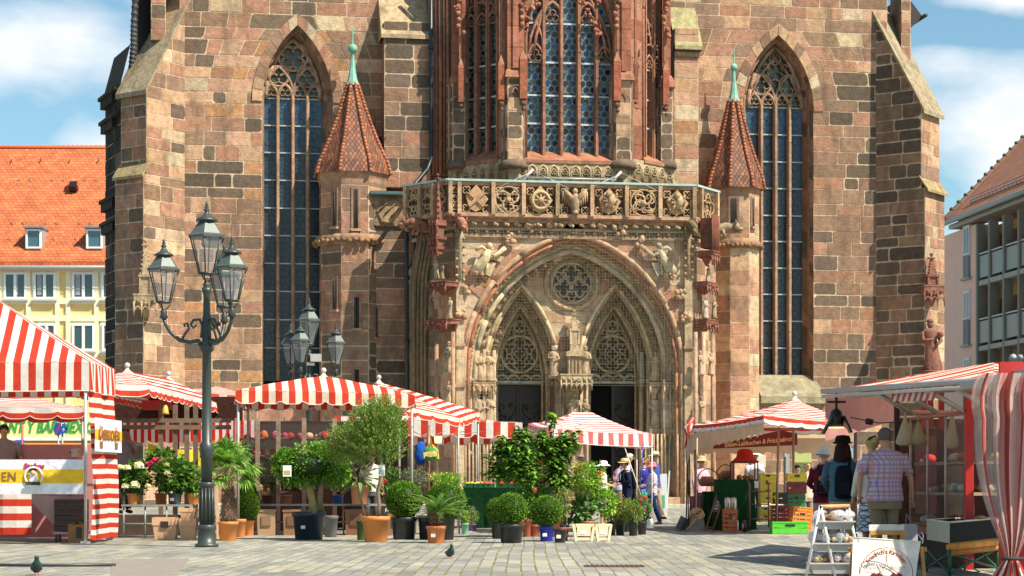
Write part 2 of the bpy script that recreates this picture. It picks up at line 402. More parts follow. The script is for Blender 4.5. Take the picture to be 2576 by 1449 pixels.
# ================= the setting =================
def paving_mat():
    m = bpy.data.materials.new('stone_setts'); m.use_nodes = True; nt = m.node_tree; N = nt.nodes; L = nt.links; b = N['Principled BSDF']
    tc = N.new('ShaderNodeTexCoord'); mp = N.new('ShaderNodeMapping'); mp.inputs['Rotation'].default_value = (0, 0, R(90+1.5)); mp.inputs['Scale'].default_value = (1, .3, 1); L.new(tc.outputs['Object'], mp.inputs[0])
    nz = N.new('ShaderNodeTexNoise'); nz.inputs['Scale'].default_value = .5; nz.inputs['Detail'].default_value = 3; L.new(mp.outputs[0], nz.inputs[0])
    ad = N.new('ShaderNodeMix'); ad.data_type = 'VECTOR'; ad.inputs[0].default_value = .18
    vs = N.new('ShaderNodeVectorMath'); vs.operation = 'ADD'
    sc_ = N.new('ShaderNodeVectorMath'); sc_.operation = 'SCALE'; sc_.inputs['Scale'].default_value = .12; L.new(nz.outputs['Color'], sc_.inputs[0]); L.new(mp.outputs[0], vs.inputs[0]); L.new(sc_.outputs[0], vs.inputs[1])
    n0 = N.new('ShaderNodeTexNoise'); n0.inputs['Scale'].default_value = 7; n0.inputs['Detail'].default_value = 3; L.new(mp.outputs[0], n0.inputs[0])
    s2 = N.new('ShaderNodeVectorMath'); s2.operation = 'SCALE'; s2.inputs['Scale'].default_value = .03; L.new(n0.outputs['Color'], s2.inputs[0])
    v2 = N.new('ShaderNodeVectorMath'); v2.operation = 'ADD'; L.new(vs.outputs[0], v2.inputs[0]); L.new(s2.outputs[0], v2.inputs[1])
    br = N.new('ShaderNodeTexBrick'); br.offset = .37; br.squash = 1; L.new(v2.outputs[0], br.inputs[0])
    for k, v in (('Scale', 1), ('Mortar Size', .013), ('Mortar Smooth', .3), ('Brick Width', .42), ('Row Height', .185), ('Bias', 0)): br.inputs[k].default_value = v
    br.inputs['Color1'].default_value = (0, 0, 0, 1); br.inputs['Color2'].default_value = (1, 1, 1, 1); br.inputs['Mortar'].default_value = (.5, .5, .5, 1)
    cr = N.new('ShaderNodeValToRGB'); e = cr.color_ramp.elements
    e[0].position = 0; e[0].color = (.24, .25, .235, 1); e[1].position = 1; e[1].color = (.45, .41, .33, 1)
    for p, c in ((.25, (.31, .315, .29, 1)), (.5, (.34, .345, .315, 1)), (.72, (.40, .385, .32, 1)), (.88, (.41, .395, .34, 1))):
        q = e.new(p); q.color = c
    L.new(br.outputs['Color'], cr.inputs[0])
    # worn streaks inside a sett
    m3 = N.new('ShaderNodeMapping'); m3.inputs['Scale'].default_value = (9, 1.2, 1); L.new(mp.outputs[0], m3.inputs[0])
    n3 = N.new('ShaderNodeTexNoise'); n3.inputs['Scale'].default_value = 2.2; n3.inputs['Detail'].default_value = 7; n3.inputs['Roughness'].default_value = .65; L.new(m3.outputs[0], n3.inputs[0])
    r3 = N.new('ShaderNodeMapRange'); r3.inputs[1].default_value = .3; r3.inputs[2].default_value = .7; r3.inputs[3].default_value = .6; r3.inputs[4].default_value = 1.35; L.new(n3.outputs[0], r3.inputs[0])
    n5 = N.new('ShaderNodeTexNoise'); n5.inputs['Scale'].default_value = .35; n5.inputs['Detail'].default_value = 4; L.new(tc.outputs['Object'], n5.inputs[0])
    r5 = N.new('ShaderNodeMapRange'); r5.inputs[1].default_value = .35; r5.inputs[2].default_value = .65; r5.inputs[3].default_value = .62; r5.inputs[4].default_value = .86; L.new(n5.outputs[0], r5.inputs[0])
    k1 = N.new('ShaderNodeMath'); k1.operation = 'MULTIPLY'; L.new(r3.outputs[0], k1.inputs[0]); L.new(r5.outputs[0], k1.inputs[1])
    c3 = N.new('ShaderNodeVectorMath'); c3.operation = 'SCALE'; L.new(cr.outputs[0], c3.inputs[0]); L.new(k1.outputs[0], c3.inputs['Scale'])
    # moss in joints
    n4 = N.new('ShaderNodeTexNoise'); n4.inputs['Scale'].default_value = 1.6; n4.inputs['Detail'].default_value = 5; L.new(tc.outputs['Object'], n4.inputs[0])
    r4 = N.new('ShaderNodeValToRGB'); r4.color_ramp.elements[0].position = .4; r4.color_ramp.elements[0].color = (.12, .10, .07, 1); r4.color_ramp.elements[1].position = .62; r4.color_ramp.elements[1].color = (.26, .235, .06, 1); L.new(n4.outputs[0], r4.inputs[0])
    mx = N.new('ShaderNodeMix'); mx.data_type = 'RGBA'; L.new(br.outputs['Fac'], mx.inputs[0]); L.new(c3.outputs[0], mx.inputs[6]); L.new(r4.outputs[0], mx.inputs[7]); L.new(mx.outputs[2], b.inputs['Base Color'])
    b.inputs['Roughness'].default_value = .8; b.inputs['Specular IOR Level'].default_value = .3
    h = N.new('ShaderNodeMath'); h.operation = 'SUBTRACT'; L.new(n3.outputs[0], h.inputs[0]); L.new(br.outputs['Fac'], h.inputs[1])
    bp = N.new('ShaderNodeBump'); bp.inputs['Strength'].default_value = .55; bp.inputs['Distance'].default_value = .02; L.new(h.outputs[0], bp.inputs['Height']); L.new(bp.outputs[0], b.inputs['Normal'])
    return m
mb = MB(); ys = [-60, 0, 15, 22, 28, 33, 36, 38, 40, 44, 48, 52, 56, 60, 64, 90, 300, 1500]
for y in ys: mb.v += [Vector((-900, y, gz(max(y, 10)))), Vector((900, y, gz(max(y, 10))))]
for i in range(len(ys)-1): mb.f.append([2*i, 2*i+1, 2*i+3, 2*i+2]); mb.m.append(0); mb.c.append((1, 1, 1)); mb.uv.append(None); mb.sm.append(False)
ground = mb.build('ground', paving_mat(), kind='structure')
asph = mat('asphalt', (.24, .215, .18), .9, noise=.2, ns=6, bump=.5, bs=60)
q = [G(275, 1449+30), G(425, 1449+30), G(475, 1407), G(283, 1407)]
mb = MB(); mb.add([p+Vector((0, 0, .006)) for p in q], [(0, 1, 2, 3)]); mb.build('asphalt_patch', asph, kind='structure')
# limestone kerb step in front of the porch
def step(pxs, Y0, depth, h, name, col):
    mb = MB(); x0, x1 = X(pxs[0], Y0), X(pxs[1], Y0)
    T = Matrix.Translation((0, 0, 0))
    mb.box(((x0+x1)/2, Y0+depth/2+(0), gz(Y0)+h/2-.15), (x1-x0, depth, h+.3), rz=0, col=col)
    return mb.build(name, plain, kind='structure')
mb = MB(T=CB)
mb.box((cu(1500, 5.6), 0, .12), (26, 12.4, .5), col=(.62, .58, .50)); mb.build('porch_step', stone, kind='structure')

# ================= yellow building at the left, behind =================
LB = thing('yellow_town_house', 'yellow and white plastered town house under a bright orange tiled roof left of the church', 'building', (X(100, 108), 108, 0))
bi = rel(LB)
LF = Face(Matrix.Identity(4), (X(-260, 108), -108), (X(420, 108), -108))
YEL, CRM, WHT = (.82, .60, .26), (.80, .73, .52), (.8, .8, .78)
T0 = bi @ LF.M
def lmb(): return MB(T=T0)
wm = mat('plaster', (1, 1, 1), .9, noise=.07, ns=1.5)
x0, ze = LF.at(-260, 672); x1, _ = LF.at(420, 672)
mb = lmb(); mb.box(((x0+x1)/2, 3, ze/2), (x1-x0, 6, ze), col=YEL)
zz = lambda py: LF.at(0, py)[1]
xx = lambda px: LF.at(px, 0)[0]
mb.build('wall', wm, LB)
mb = lmb()
for py0, py1 in ((672, 683), (750, 765), (793, 808), (885, 895), (668, 674)): mb.box(((x0+x1)/2, -.04, (zz(py0)+zz(py1))/2), (x1-x0, .12, zz(py0)-zz(py1)), col=CRM)
for px in (-150, -52, 0, 72, 145, 172, 243, 320): mb.box((xx(px), -.05, (zz(1040)+ze)/2), (.24, .11, ze-zz(1040)), col=CRM)
mb.build('trim_band', wm, LB)
tile = bpy.data.materials.new('roof_tile'); tile.use_nodes = True
def tile_mat(m, c1, c2, s, w=.22, h=.2):
    nt = m.node_tree; N = nt.nodes; L = nt.links; b = N['Principled BSDF']
    uv = N.new('ShaderNodeUVMap'); br = N.new('ShaderNodeTexBrick'); L.new(uv.outputs[0], br.inputs[0]); br.offset = .5
    for k, v in (('Scale', s), ('Mortar Size', .016), ('Mortar Smooth', .2), ('Brick Width', w), ('Row Height', h), ('Bias', 0)): br.inputs[k].default_value = v
    br.inputs['Color1'].default_value = (*c1, 1); br.inputs['Color2'].default_value = (*c2, 1); br.inputs['Mortar'].default_value = (c1[0]*.35, c1[1]*.3, c1[2]*.3, 1)
    n = N.new('ShaderNodeTexNoise'); n.inputs['Scale'].default_value = 1.2; n.inputs['Detail'].default_value = 6; L.new(uv.outputs[0], n.inputs[0])
    r = N.new('ShaderNodeMapRange'); r.inputs[1].default_value = .3; r.inputs[2].default_value = .7; r.inputs[3].default_value = .75; r.inputs[4].default_value = 1.15; L.new(n.outputs[0], r.inputs[0])
    c = N.new('ShaderNodeVectorMath'); c.operation = 'SCALE'; L.new(br.outputs['Color'], c.inputs[0]); L.new(r.outputs[0], c.inputs['Scale']); L.new(c.outputs[0], b.inputs['Base Color'])
    b.inputs['Roughness'].default_value = .8
    # tile rows as small steps
    sp = N.new('ShaderNodeSeparateXYZ'); L.new(uv.outputs[0], sp.inputs[0])
    a = N.new('ShaderNodeMath'); a.operation = 'DIVIDE'; L.new(sp.outputs[1], a.inputs[0]); a.inputs[1].default_value = h/s
    f = N.new('ShaderNodeMath'); f.operation = 'FRACT'; L.new(a.outputs[0], f.inputs[0]); i = N.new('ShaderNodeMath'); i.operation = 'SUBTRACT'; i.inputs[0].default_value = 1; L.new(f.outputs[0], i.inputs[1])
    bp = N.new('ShaderNodeBump'); bp.inputs['Strength'].default_value = .9; bp.inputs['Distance'].default_value = .05; L.new(i.outputs[0], bp.inputs['Height']); L.new(bp.outputs[0], b.inputs['Normal'])
    return m
tile_mat(tile, (.42, .10, .034), (.58, .16, .052), 1, .3, .26)
# roof: eave at py 668, ridge at py 372 set back
Yr = 108+7.5; zr = CH+(HY-372)/F*Yr; ev = Vector((0, 0, 0))
mb = WB(LB)
ye = 108-.35; zev = CH+(HY-668)/F*ye
xa, xb = X(-300, 108), X(440, 108); sl_ = sqrt((Yr-ye)**2+(zr-zev)**2)
mb.add([(xa, ye, zev), (xb, ye, zev), (xb, Yr, zr), (xa, Yr, zr)], [(0, 1, 2, 3)], uvs=[((0, 0), (xb-xa, 0), (xb-xa, sl_), (0, sl_))])
mb.add([(xa, ye, zev-.12), (xb, ye, zev-.12), (xb, ye, zev), (xa, ye, zev)], [(0, 1, 2, 3)], uvs=[((0, 0), (1, 0), (1, .1), (0, .1))])
mb.add([(xa, Yr+7.5, zev), (xb, Yr+7.5, zev), (xb, Yr, zr), (xa, Yr, zr)], [(3, 2, 1, 0)], uvs=[((0, 0), (1, 0), (1, 1), (0, 1))])
roof = mb.build('roof', tile, LB)
mb = WB(LB); mb.tube([(xa, Yr, zr+.02), (xb, Yr, zr+.02)], .13, 8, col=(.60, .14, .05))
for i in range(60): mb.ball((xa+(xb-xa)*i/60, Yr, zr+.1), .09, 6, col=(.6, .14, .05))
mb.build('ridge', plain, roof)
mb = WB(LB); mb.tube([(xa, ye-.1, zev-.1), (xb, ye-.1, zev-.1)], .1, 8, col=(.42, .44, .45)); mb.build('gutter', metal, roof)
def onroof(px, py, off=0):
    # point on the roof plane seen at px,py
    o = Vector((0, 0, CH)); d = P(px, py, 1)-o; n = Vector((0, -(zr-zev), (Yr-ye))).normalized(); p0 = Vector((0, ye, zev))+n*off
    return o+d*((p0-o).dot(n)/d.dot(n))
mb = WB(LB)
for k in range(3):
    p = onroof(-60, 655-k*6, .06+.12*0); mb.tube([onroof(-60, 657, .15+.13*k), onroof(420, 657, .15+.13*k)], .018, 4, col=(.25, .10, .06))
for i in range(90): mb.tube([onroof(-60+i*5.4, 657, .0), onroof(-60+i*5.4, 657, .45)], .018, 4, col=(.25, .1, .06))
mb.build('snow_guard', metal, roof)
mb = WB(LB)
for px in range(-80, 300, 28):
    for py in (452, 560, 600): mb.box(onroof(px+py % 7*4, py, .05), (.1, .1, .16), col=(.5, .25, .16)) if (px+py) % 3 else None
for px in (30, 103, 176, 248): mb.tube([onroof(px, 402, 0), onroof(px, 402, .2), onroof(px, 397, .25)], .03, 4, col=(.6, .5, .45))
mb.build('roof_hook', metal, roof)
for (px, py, w, h) in ((85, 601, 44, 54), (238, 601, 46, 54)):
    dm = MB(T=bi); c = onroof(px, py+h/2); c2 = P(px, py-h/2, c.y); w_ = w/F*c.y; z0, z1 = c.z, c2.z; dep = (z1-z0)/(zr-zev)*(Yr-ye)+.2
    dm.box((c.x, c.y+dep/2, (z0+z1)/2), (w_, dep, z1-z0), col=(.30, .36, .36))
    dm.box((c.x, c.y+dep/2-.1, z1+.04), (w_*1.12, dep+.3, .1), col=(.2, .24, .25))
    do = dm.build('dormer', metal, roof)
    fm = MB(T=bi); fw = w_*.78; fh = (z1-z0)*.82; zc_ = (z0+z1)/2
    for k in (-1, 1):
        fm.box((c.x+k*fw/2, c.y-.05, zc_), (.1, .1, fh), col=WHT); fm.box((c.x, c.y-.05, zc_+k*fh/2), (fw+.1, .104, .1), col=WHT)
    fm.box((c.x, c.y-.02, zc_), (fw, .03, fh), mi=1, col=(.05, .12, .16)); fm.build('dormer_window', [plain, glassy], roof)
mb = MB(T=bi); c = onroof(185, 471, .06); mb.box(c, (.62, .5, .62), rx=R(40), col=(.45, .13, .06)); mb.box(onroof(185, 470, .22), (.42, .5, .42), rx=R(45), col=(.01, .01, .01)); mb.build('skylight', metal, roof)
def lwin(px0, px1, py0, py1):
    xa, zb = LF.at(px0, py1); xb, zt = LF.at(px1, py0); w, h = xb-xa, zt-zb; cx_, cz_ = (xa+xb)/2, (zb+zt)/2
    m = lmb(); m.box((cx_, .0, cz_), (w+.34, .1, h+.4), col=CRM)
    for k in (-1, 0, 1): m.box((cx_+k*w/2, -.08, cz_), (.12 if k else .15, .08, h), col=WHT)
    for k in (-1, 1): m.box((cx_, -.081, cz_+k*h/2), (w+.1, .08, .12), col=WHT)
    m.box((cx_, -.14, zb-.12), (w+.3, .22, .07), col=(.5, .5, .48)); f = m.build('window', wm, LB)
    g = lmb(); g.box((cx_, -.058, cz_), (w, .02, h), col=(.025, .06, .07))
    g.build('pane', glassy, f)
    c = lmb()
    if rnd.random() < .6: c.box((cx_+U(-.3, .3)*w, -.071, cz_+h*.05), (w*.22, .008, h*.85), col=(.35, .38, .4)); c.build('curtain', cloth, f)
for px0, px1 in ((-140, -90), (-62, -14), (13, 65), (88, 138), (185, 236), (259, 309)): lwin(px0, px1, 688, 750)
for px0, px1 in ((-62, -14), (13, 65), (98, 139), (185, 236), (260, 309)): lwin(px0, px1, 817, 880)
m = lmb(); xa, zt = LF.at(-100, 1046); xb, zb = LF.at(330, 1105)
m.box(((xa+xb)/2, -.25, (zt+zb)/2), (xb-xa, .3, zt-zb), col=(.86, .78, .30)); m.box(((xa+xb)/2, -.35, zb), (xb-xa, .5, .16), col=(.8, .8, .75)); sign = m.build('shop_sign', plain, LB)
def text(body, size, T, mat_, name, parent, ext=.01, shear=0, bold=0, align='CENTER', col=(1, 1, 1), sx=1, depth_mats=None, space=1):
    cu_ = bpy.data.curves.new('t', 'FONT'); cu_.body = body; cu_.size = size; cu_.extrude = ext; cu_.align_x = align; cu_.align_y = 'CENTER'; cu_.shear = shear; cu_.offset = bold; cu_.resolution_u = 2; cu_.space_character = space
    o = bpy.data.objects.new('t', cu_); C.objects.link(o); bpy.context.view_layer.update()
    me = bpy.data.meshes.new_from_object(o.evaluated_get(bpy.context.evaluated_depsgraph_get())); C.objects.unlink(o); bpy.data.objects.remove(o)
    M = T @ Matrix.Rotation(pi/2, 4, 'X') @ Matrix.Diagonal((sx, 1, 1, 1)); me.transform(M)
    ca = me.color_attributes.new('Col', 'FLOAT_COLOR', 'CORNER'); ca.data.foreach_set('color', list((*col, 1))*len(me.loops))
    me.materials.clear(); me.materials.append(mat_); o = bpy.data.objects.new(name, me); C.objects.link(o); o.parent = parent; return o
sgn = plain
tx, tz = LF.at(100, 1076)
text('RESTAURANT Y BAR MEXICANO', .92, T0 @ Matrix.Translation((tx-.1, -.42, tz)), plain, 'sign_lettering', sign, .02, .3, .03, col=(.03, .30, .05), sx=.66)
m = lmb(); xa, zt = LF.at(-100, 1112); xb, zb = LF.at(330, 1180)
m.box(((xa+xb)/2, -.9, (zt+zb)/2), (xb-xa, .1, zt-zb), rx=R(-30), col=(.78, .27, .05)); m.build('shop_awning', cloth, LB)

# ================= pink building at the right =================
RBt = thing('pink_apartment_house', 'pink rendered apartment house with grey concrete loggias and brown tiled roof right of the church', 'building', (X(2450, 92), 92, 0))
bi = rel(RBt)
RF = Face(Matrix.Identity(4), (X(2345, 98), -98), (X(2760, 78), -78))
T0 = bi @ RF.M
def rmb(): return MB(T=T0)
PK = (.85, .55, .45); GRY = (.25, .26, .22)
xl, ze = RF.at(2345, 590); _, ze = RF.at(2460, 562)
xc, _ = RF.at(2455, 600)
mb = rmb(); mb.box(((xl+xc)/2, 4, ze/2), (xc-xl, 8, ze), col=PK); mb.box(((xc+RF.L)/2, 3.6, ze/2), (RF.L-xc, 5, ze), col=(.60, .30, .08)); mb.build('wall', wm, RBt)
# loggia slabs, fins, balcony panels
for k, py in enumerate((705, 872, 1040, 1180)):
    _, z = RF.at(2490, py-0); mb = rmb(); mb.box(((xc+RF.L)/2+.2, 1.3, z), (RF.L-xc-.4, 2.6, .22), col=(.42, .40, .36)); mb.build('loggia_slab', wm, RBt)
fins = [2457, 2488, 2524, 2562, 2604, 2650, 2700]
for i, px in enumerate(fins):
    x, _ = RF.at(px, 700); mb = rmb(); mb.box((x, .2, ze/2), (.22, .42, ze-.1), col=GRY); mb.build('loggia_column', wm, RBt)
for i in range(len(fins)-1):
    xa = RF.at(fins[i], 700)[0]+.2; xb = RF.at(fins[i+1], 700)[0]-.2
    for py in (705, 872, 1040):
        _, z = RF.at(2490, py); mb = rmb(); mb.box(((xa+xb)/2, .1, z+.75), (xb-xa, .07, 1.0), col=(.26, .25, .23)); mb.box(((xa+xb)/2, .1, z+1.36), (xb-xa+.1, .1, .06), col=(.5, .5, .5)); mb.build('balcony_panel', metal, RBt)
        mb = rmb(); mb.box((xa+.3, 1.06, z+1.25), (.55, .1, 2.1), col=(.16, .05, .02)); mb.build('balcony_door', wood, RBt)
for (py0, py1, py2) in ((573, 640, 697), (735, 802, 866), (903, 970, 1030)):
    xa, zt = RF.at(2427, py0); xb, zm = RF.at(2441, py1); _, zb = RF.at(2441, py2)
    mb = rmb(); mb.box(((xa+xb)/2, 0, (zt+zm)/2), (xb-xa+.1, .16, zt-zm+.1), col=(.75, .75, .75)); mb.box(((xa+xb)/2, -.02, (zb+zm)/2), (xb-xa, .14, zm-zb), col=(.22, .24, .26)); mb.box(((xa+xb)/2, -.06, zb-.05), (xb-xa+.4, .25, .1), col=(.4, .38, .36)); w = mb.build('window', wm, RBt)
    mb = rmb(); mb.box(((xa+xb)/2-(xb-xa)*.25, -.09, (zt+zm)/2), ((xb-xa)*.32, .02, (zt-zm)*.85), col=(.05, .04, .05)); mb.box(((xa+xb)/2+(xb-xa)*.25, -.09, (zt+zm)/2), ((xb-xa)*.32, .02, (zt-zm)*.85), col=(.05, .04, .05)); mb.build('pane', glassy, w)
rt2 = bpy.data.materials.new('brown_roof_tile'); rt2.use_nodes = True; tile_mat(rt2, (.17, .065, .028), (.27, .10, .038), 1, .34, .3)
mb = rmb(); e0, e1 = xl-.6, RF.L+3; dr = 9.0
def rr(px, py, d): s_, z_ = RF.at(px, py, -d); return (s_, d, z_)
hipb = Vector(rr(2376, 556, -.5)); hipt = Vector(rr(2600, 325, dr))
eR = Vector((e1, -.5, hipb.z)); tR = Vector((e1+4, dr, hipt.z)); back = Vector((hipb.x, 2*dr, hipb.z))
ll = (hipt-Vector((hipt.x, -.5, hipb.z))).length
mb.add([hipb, eR, tR, hipt], [(0, 1, 2, 3)], uvs=[((0, 0), (eR.x-hipb.x, 0), (tR.x-hipb.x, ll), (hipt.x-hipb.x, ll))])
mb.add([hipb, hipt, back], [(0, 1, 2)], uvs=[((0, 0), (8, 9), (16, 0))])
roof2 = mb.build('roof', rt2, RBt)
mb = rmb(); mb.tube([hipb+Vector((0, 0, .05)), hipt+Vector((0, 0, .05))], .13, 6, col=(.10, .05, .03))
for i in range(14): mb.ball(hipb.lerp(hipt, i/14)+Vector((0, 0, .2)), .12, 6, col=(.1, .05, .03))
mb.build('hip_ridge', plain, roof2)
mb = rmb(); mb.tube([hipb+Vector((0, -.05, -.12)), eR+Vector((0, -.05, -.12))], .13, 8, col=(.22, .27, .26)); mb.box(((hipb.x+eR.x)/2, .2, hipb.z-.3), (eR.x-hipb.x, 1.0, .2), col=(.35, .32, .28)); mb.build('gutter', metal, roof2)
mb = rmb()
for k in range(3): mb.tube([(hipb.x+.8, .5, hipb.z+.75+.14*k), (eR.x, .5, hipb.z+.75+.14*k)], .02, 4, col=(.12, .08, .07))
for i in range(60): mb.tube([(hipb.x+.8+i*.5, .5, hipb.z+.5), (hipb.x+.8+i*.5, .5, hipb.z+1.1)], .02, 4, col=(.12, .08, .07))
mb.build('snow_guard', metal, roof2)
# ================= the church =================
CT = thing('gothic_church', 'tall gothic sandstone church front with carved arched portal, oriel choir and two tile-capped stair turrets', 'church', CO, A_)
def cz2(px, py, w=0): return cplane(w).at(px, py)[1]
def part(mb, name, m=stone, parent=CT, **k): return mb.build(name, m, parent, **k)
# ---- west wall with two lancet windows
def tall_window(pxc, hw, zap, zsp, gl, gap_, gsp, bottom, name, mull, bars, kind):
    """outer opening centre/half width/apex/spring rows; glass centre gl=(c,hw)"""
    D = -.75
    s, za = FM.at(pxc, zap); _, zs = FM.at(pxc, zsp); zb = FM.at(pxc, bottom)[1]
    h = (FM.at(pxc+hw, 500)[0]-FM.at(pxc-hw, 500)[0])/2
    gs, gza = FM.at(gl[0], gap_, D); _, gzs = FM.at(gl[0], gsp, D); gh = (FM.at(gl[0]+gl[1], 500, D)[0]-FM.at(gl[0]-gl[1], 500, D)[0])/2
    o1 = gothic(s, h, zb-.6, zs, za, 12); o2 = gothic(gs, gh, zb-.1, gzs, gza, 12)
    m = FM.mb(); om = [((a[0]*.5+b[0]*.5), (a[1]*.5+b[1]*.5)) for a, b in zip(o1, o2)]
    om = [(x+(gs-x)*-.02, z) for x, z in om]
    # segment jambs so the masonry courses show
    def seg(oa, da, ob, db):
        n = len(oa)
        for i in range(n-1):
            k = max(1, int(abs(oa[i+1][1]-oa[i][1])/.5)) if i in (0, n-2) else 1
            for j in range(k):
                f = lambda o, q: (o[i][0]+(o[i+1][0]-o[i][0])*q, o[i][1]+(o[i+1][1]-o[i][1])*q)
                a, b, c, d = f(oa, j/k), f(oa, (j+1)/k), f(ob, (j+1)/k), f(ob, j/k)
                m.add([(a[0], -da, a[1]), (b[0], -da, b[1]), (c[0], -db, c[1]), (d[0], -db, d[1])], [(0, 1, 2, 3)], col=cj(pick(PAL_B)))
    seg(o1, 0, om, D*.45); seg(om, D*.45, o2, D)
    rib(m, om, D*.45, .05, BRN)
    part(m, 'window_reveal')
    m = FM.mb(); voussoir(m, s, h, .36, zs, za, .05, PAL_P+[(BRN, 2)], 8); part(m, 'window_arch')
    # glass
    m = FM.mb(); cols = [gs-gh]+[FM.at(q, 500, D)[0] for q in mull]+[gs+gh]; rows = [zb-.1]+[FM.at(gl[0], q, D)[1] for q in bars][::-1]
    for i in range(len(cols)-1):
        for j in range(len(rows)-1):
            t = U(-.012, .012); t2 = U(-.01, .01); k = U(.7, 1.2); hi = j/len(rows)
            c = (.018*k+.02*hi**4, .028*k+.11*hi**4, .042*k+.20*hi**4)  # upper panes bluer: the sky's reflection is put into the glass colour
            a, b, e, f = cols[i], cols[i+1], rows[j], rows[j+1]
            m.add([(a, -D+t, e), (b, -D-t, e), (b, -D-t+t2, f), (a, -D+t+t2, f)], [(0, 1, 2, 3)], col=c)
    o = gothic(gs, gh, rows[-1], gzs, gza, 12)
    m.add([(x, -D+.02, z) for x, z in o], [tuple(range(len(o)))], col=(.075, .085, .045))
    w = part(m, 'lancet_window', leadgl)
    # roundel leading, thin
    m = FM.mb(); rr_ = .14
    zc = rows[0]+rr_; odd = 0
    while zc < rows[-1]:
        for i in range(len(cols)-1):
            x = cols[i]+rr_*(1+odd)
            while x+rr_ < cols[i+1]+.02:
                m.tube([(p, -D-.02, q) for p, q in circ(x, zc, rr_*.93, 6)], .008, 3, col=(.10, .11, .115), cap=False); x += 2*rr_
        zc += rr_*1.74; odd = 1-odd
    part(m, 'roundel_leading', metal, w)
    m = FM.mb()
    for z in rows[1:]:
        m.box((gs, -D-.05, z), (gh*2, .06, .045), col=(.42, .43, .42))
    part(m, 'saddle_bar', metal, w)
    m = FM.mb(); mc = (.44, .27, .17)
    for x in cols[1:-1]:
        z = rows[0]
        while z < rows[-1]+.05:
            z2 = min(z+U(1.2, 2), rows[-1]+.1); m.box((x, -D-.12, (z+z2)/2), (.12, .26, z2-z-.012), col=cj(mc, .12)); m.box((x, -D-.24, (z+z2)/2), (.06, .08, z2-z-.012), col=cj(mc, .12)); z = z2
    part(m, 'mullion', stone, w)
    m = FM.mb(); mc = (.38, .25, .17); dd = D+.12; z0 = rows[-1]; H = gza-z0; cw = (cols[-1]-cols[0])/4
    rib(m, gothic(gs, gh-.05, z0, gzs, gza-.05, 12), dd, .08, mc)
    for i in range(4):
        c = (cols[i]+cols[i+1])/2; o = gothic(c, (cols[i+1]-cols[i])/2, None, z0+.02, z0+.5, 5); m.tube([(a, -dd, b) for a, b in o], .055, 5, col=cj(mc)); foil(m, c, z0+.24, .2, 3, dd, .025, cj(mc))
    for k in (-1, 1):
        c = gs+k*gh*.5; o = gothic(c, gh*.5, None, z0+.12, z0+H*.52, 7); m.tube([(a, -dd, b) for a, b in o], .055, 5, col=cj(mc))
        m.tube([(a, -dd, b) for a, b in circ(c, z0+H*.36, gh*.36, 14)], .045, 5, col=cj(mc)); foil(m, c, z0+H*.36, gh*.33, 4 if kind else 3, dd, .03, cj(mc))
    if kind:
        for (fx, fz, q) in ((0, .57, .30), (-.42, .60, .2), (.42, .60, .2), (0, .82, .20)):
            foil(m, gs+gh*fx, z0+H*fz, gh*q*1.2, 4, dd, .04, cj(mc), rot=pi/4)
        for k in (-1, 1): m.tube([(gs+k*gh*(1-.0), -dd, z0+.1), (gs+k*gh*.55, -dd, z0+H*.5), (gs-k*gh*.2, -dd, z0+H*.92)], .05, 5, col=cj(mc))
    else:
        m.tube([(a, -dd, b) for a, b in circ(gs, z0+H*.70, gh*.52, 18)], .05, 5, col=cj(mc)); foil(m, gs, z0+H*.68, gh*.5, 4, dd, .045, cj(mc), rot=pi/4)
        foil(m, gs, z0+H*.68, gh*.42, 4, dd, .03, cj(mc), rot=pi/4)
    part(m, 'tracery', carve, w)
    return hole(s, h, zb-.6, zs, za)
FM = Face(CB, (cu(452, 0), 0), (cu(2212, 0), 0))
ztop = FM.at(1200, -120)[1]
hl = tall_window(749, 89, 63, 258, (736.5, 71.5), 98, 250, 950, 'left', (698, 736, 773), (250, 318, 386, 455, 525, 594, 664, 734, 805, 876), 0)
hr = tall_window(1957, 90, 88, 278, (1947, 70), 116, 272, 940, 'right', (1911, 1947, 1982), (272, 340, 408, 475, 543, 608, 675, 741, 808, 876), 1)
m = FM.mb(); ashlar(m, 0, FM.at(1120, 600)[0], 0, ztop, PAL_L, holes=[hl], palf=lambda s_, z_: PAL_P+[(BRN, 3), (ORG, 1), (DK2, 1.4)] if z_ > FM.at(600, 235)[1] or FM.at(660, 500)[0] < s_ < FM.at(690, 500)[0] else PAL_L)
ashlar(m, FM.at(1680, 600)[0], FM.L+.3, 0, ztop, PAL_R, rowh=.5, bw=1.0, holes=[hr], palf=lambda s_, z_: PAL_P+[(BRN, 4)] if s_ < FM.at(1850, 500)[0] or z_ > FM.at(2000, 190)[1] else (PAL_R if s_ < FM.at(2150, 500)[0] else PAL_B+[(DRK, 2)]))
m.box((FM.L/2, 1.3, ztop/2), (FM.L-.02, .02, ztop), col=(.02, .02, .02))
part(m, 'west_wall')
LICH = (.36, .33, .13)
m = FM.mb(); s0, z0 = FM.at(1900, 1000); s1, z1 = FM.at(2066, 1000); _, z2 = FM.at(1950, 942)
m.add([(s0, -.75, z0), (s1, -.75, z0), (s1-.25, .3, z2), (s0, .3, z2)], [(0, 1, 2, 3)], col=(.28, .25, .16)); m.box(((s0+s1)/2, -.3, z0-.12), (s1-s0, .9, .22), col=(.3, .27, .17)); part(m, 'window_sill')
m = FM.mb(); ashlar(m, s0, FM.L+.2, 0, z0-.25, PAL_R, d=.5, bw=1.0); m.box(((s0+FM.L)/2, -.25, z0-.2), (FM.L-s0, .5, .1), col=BRN); part(m, 'plinth')
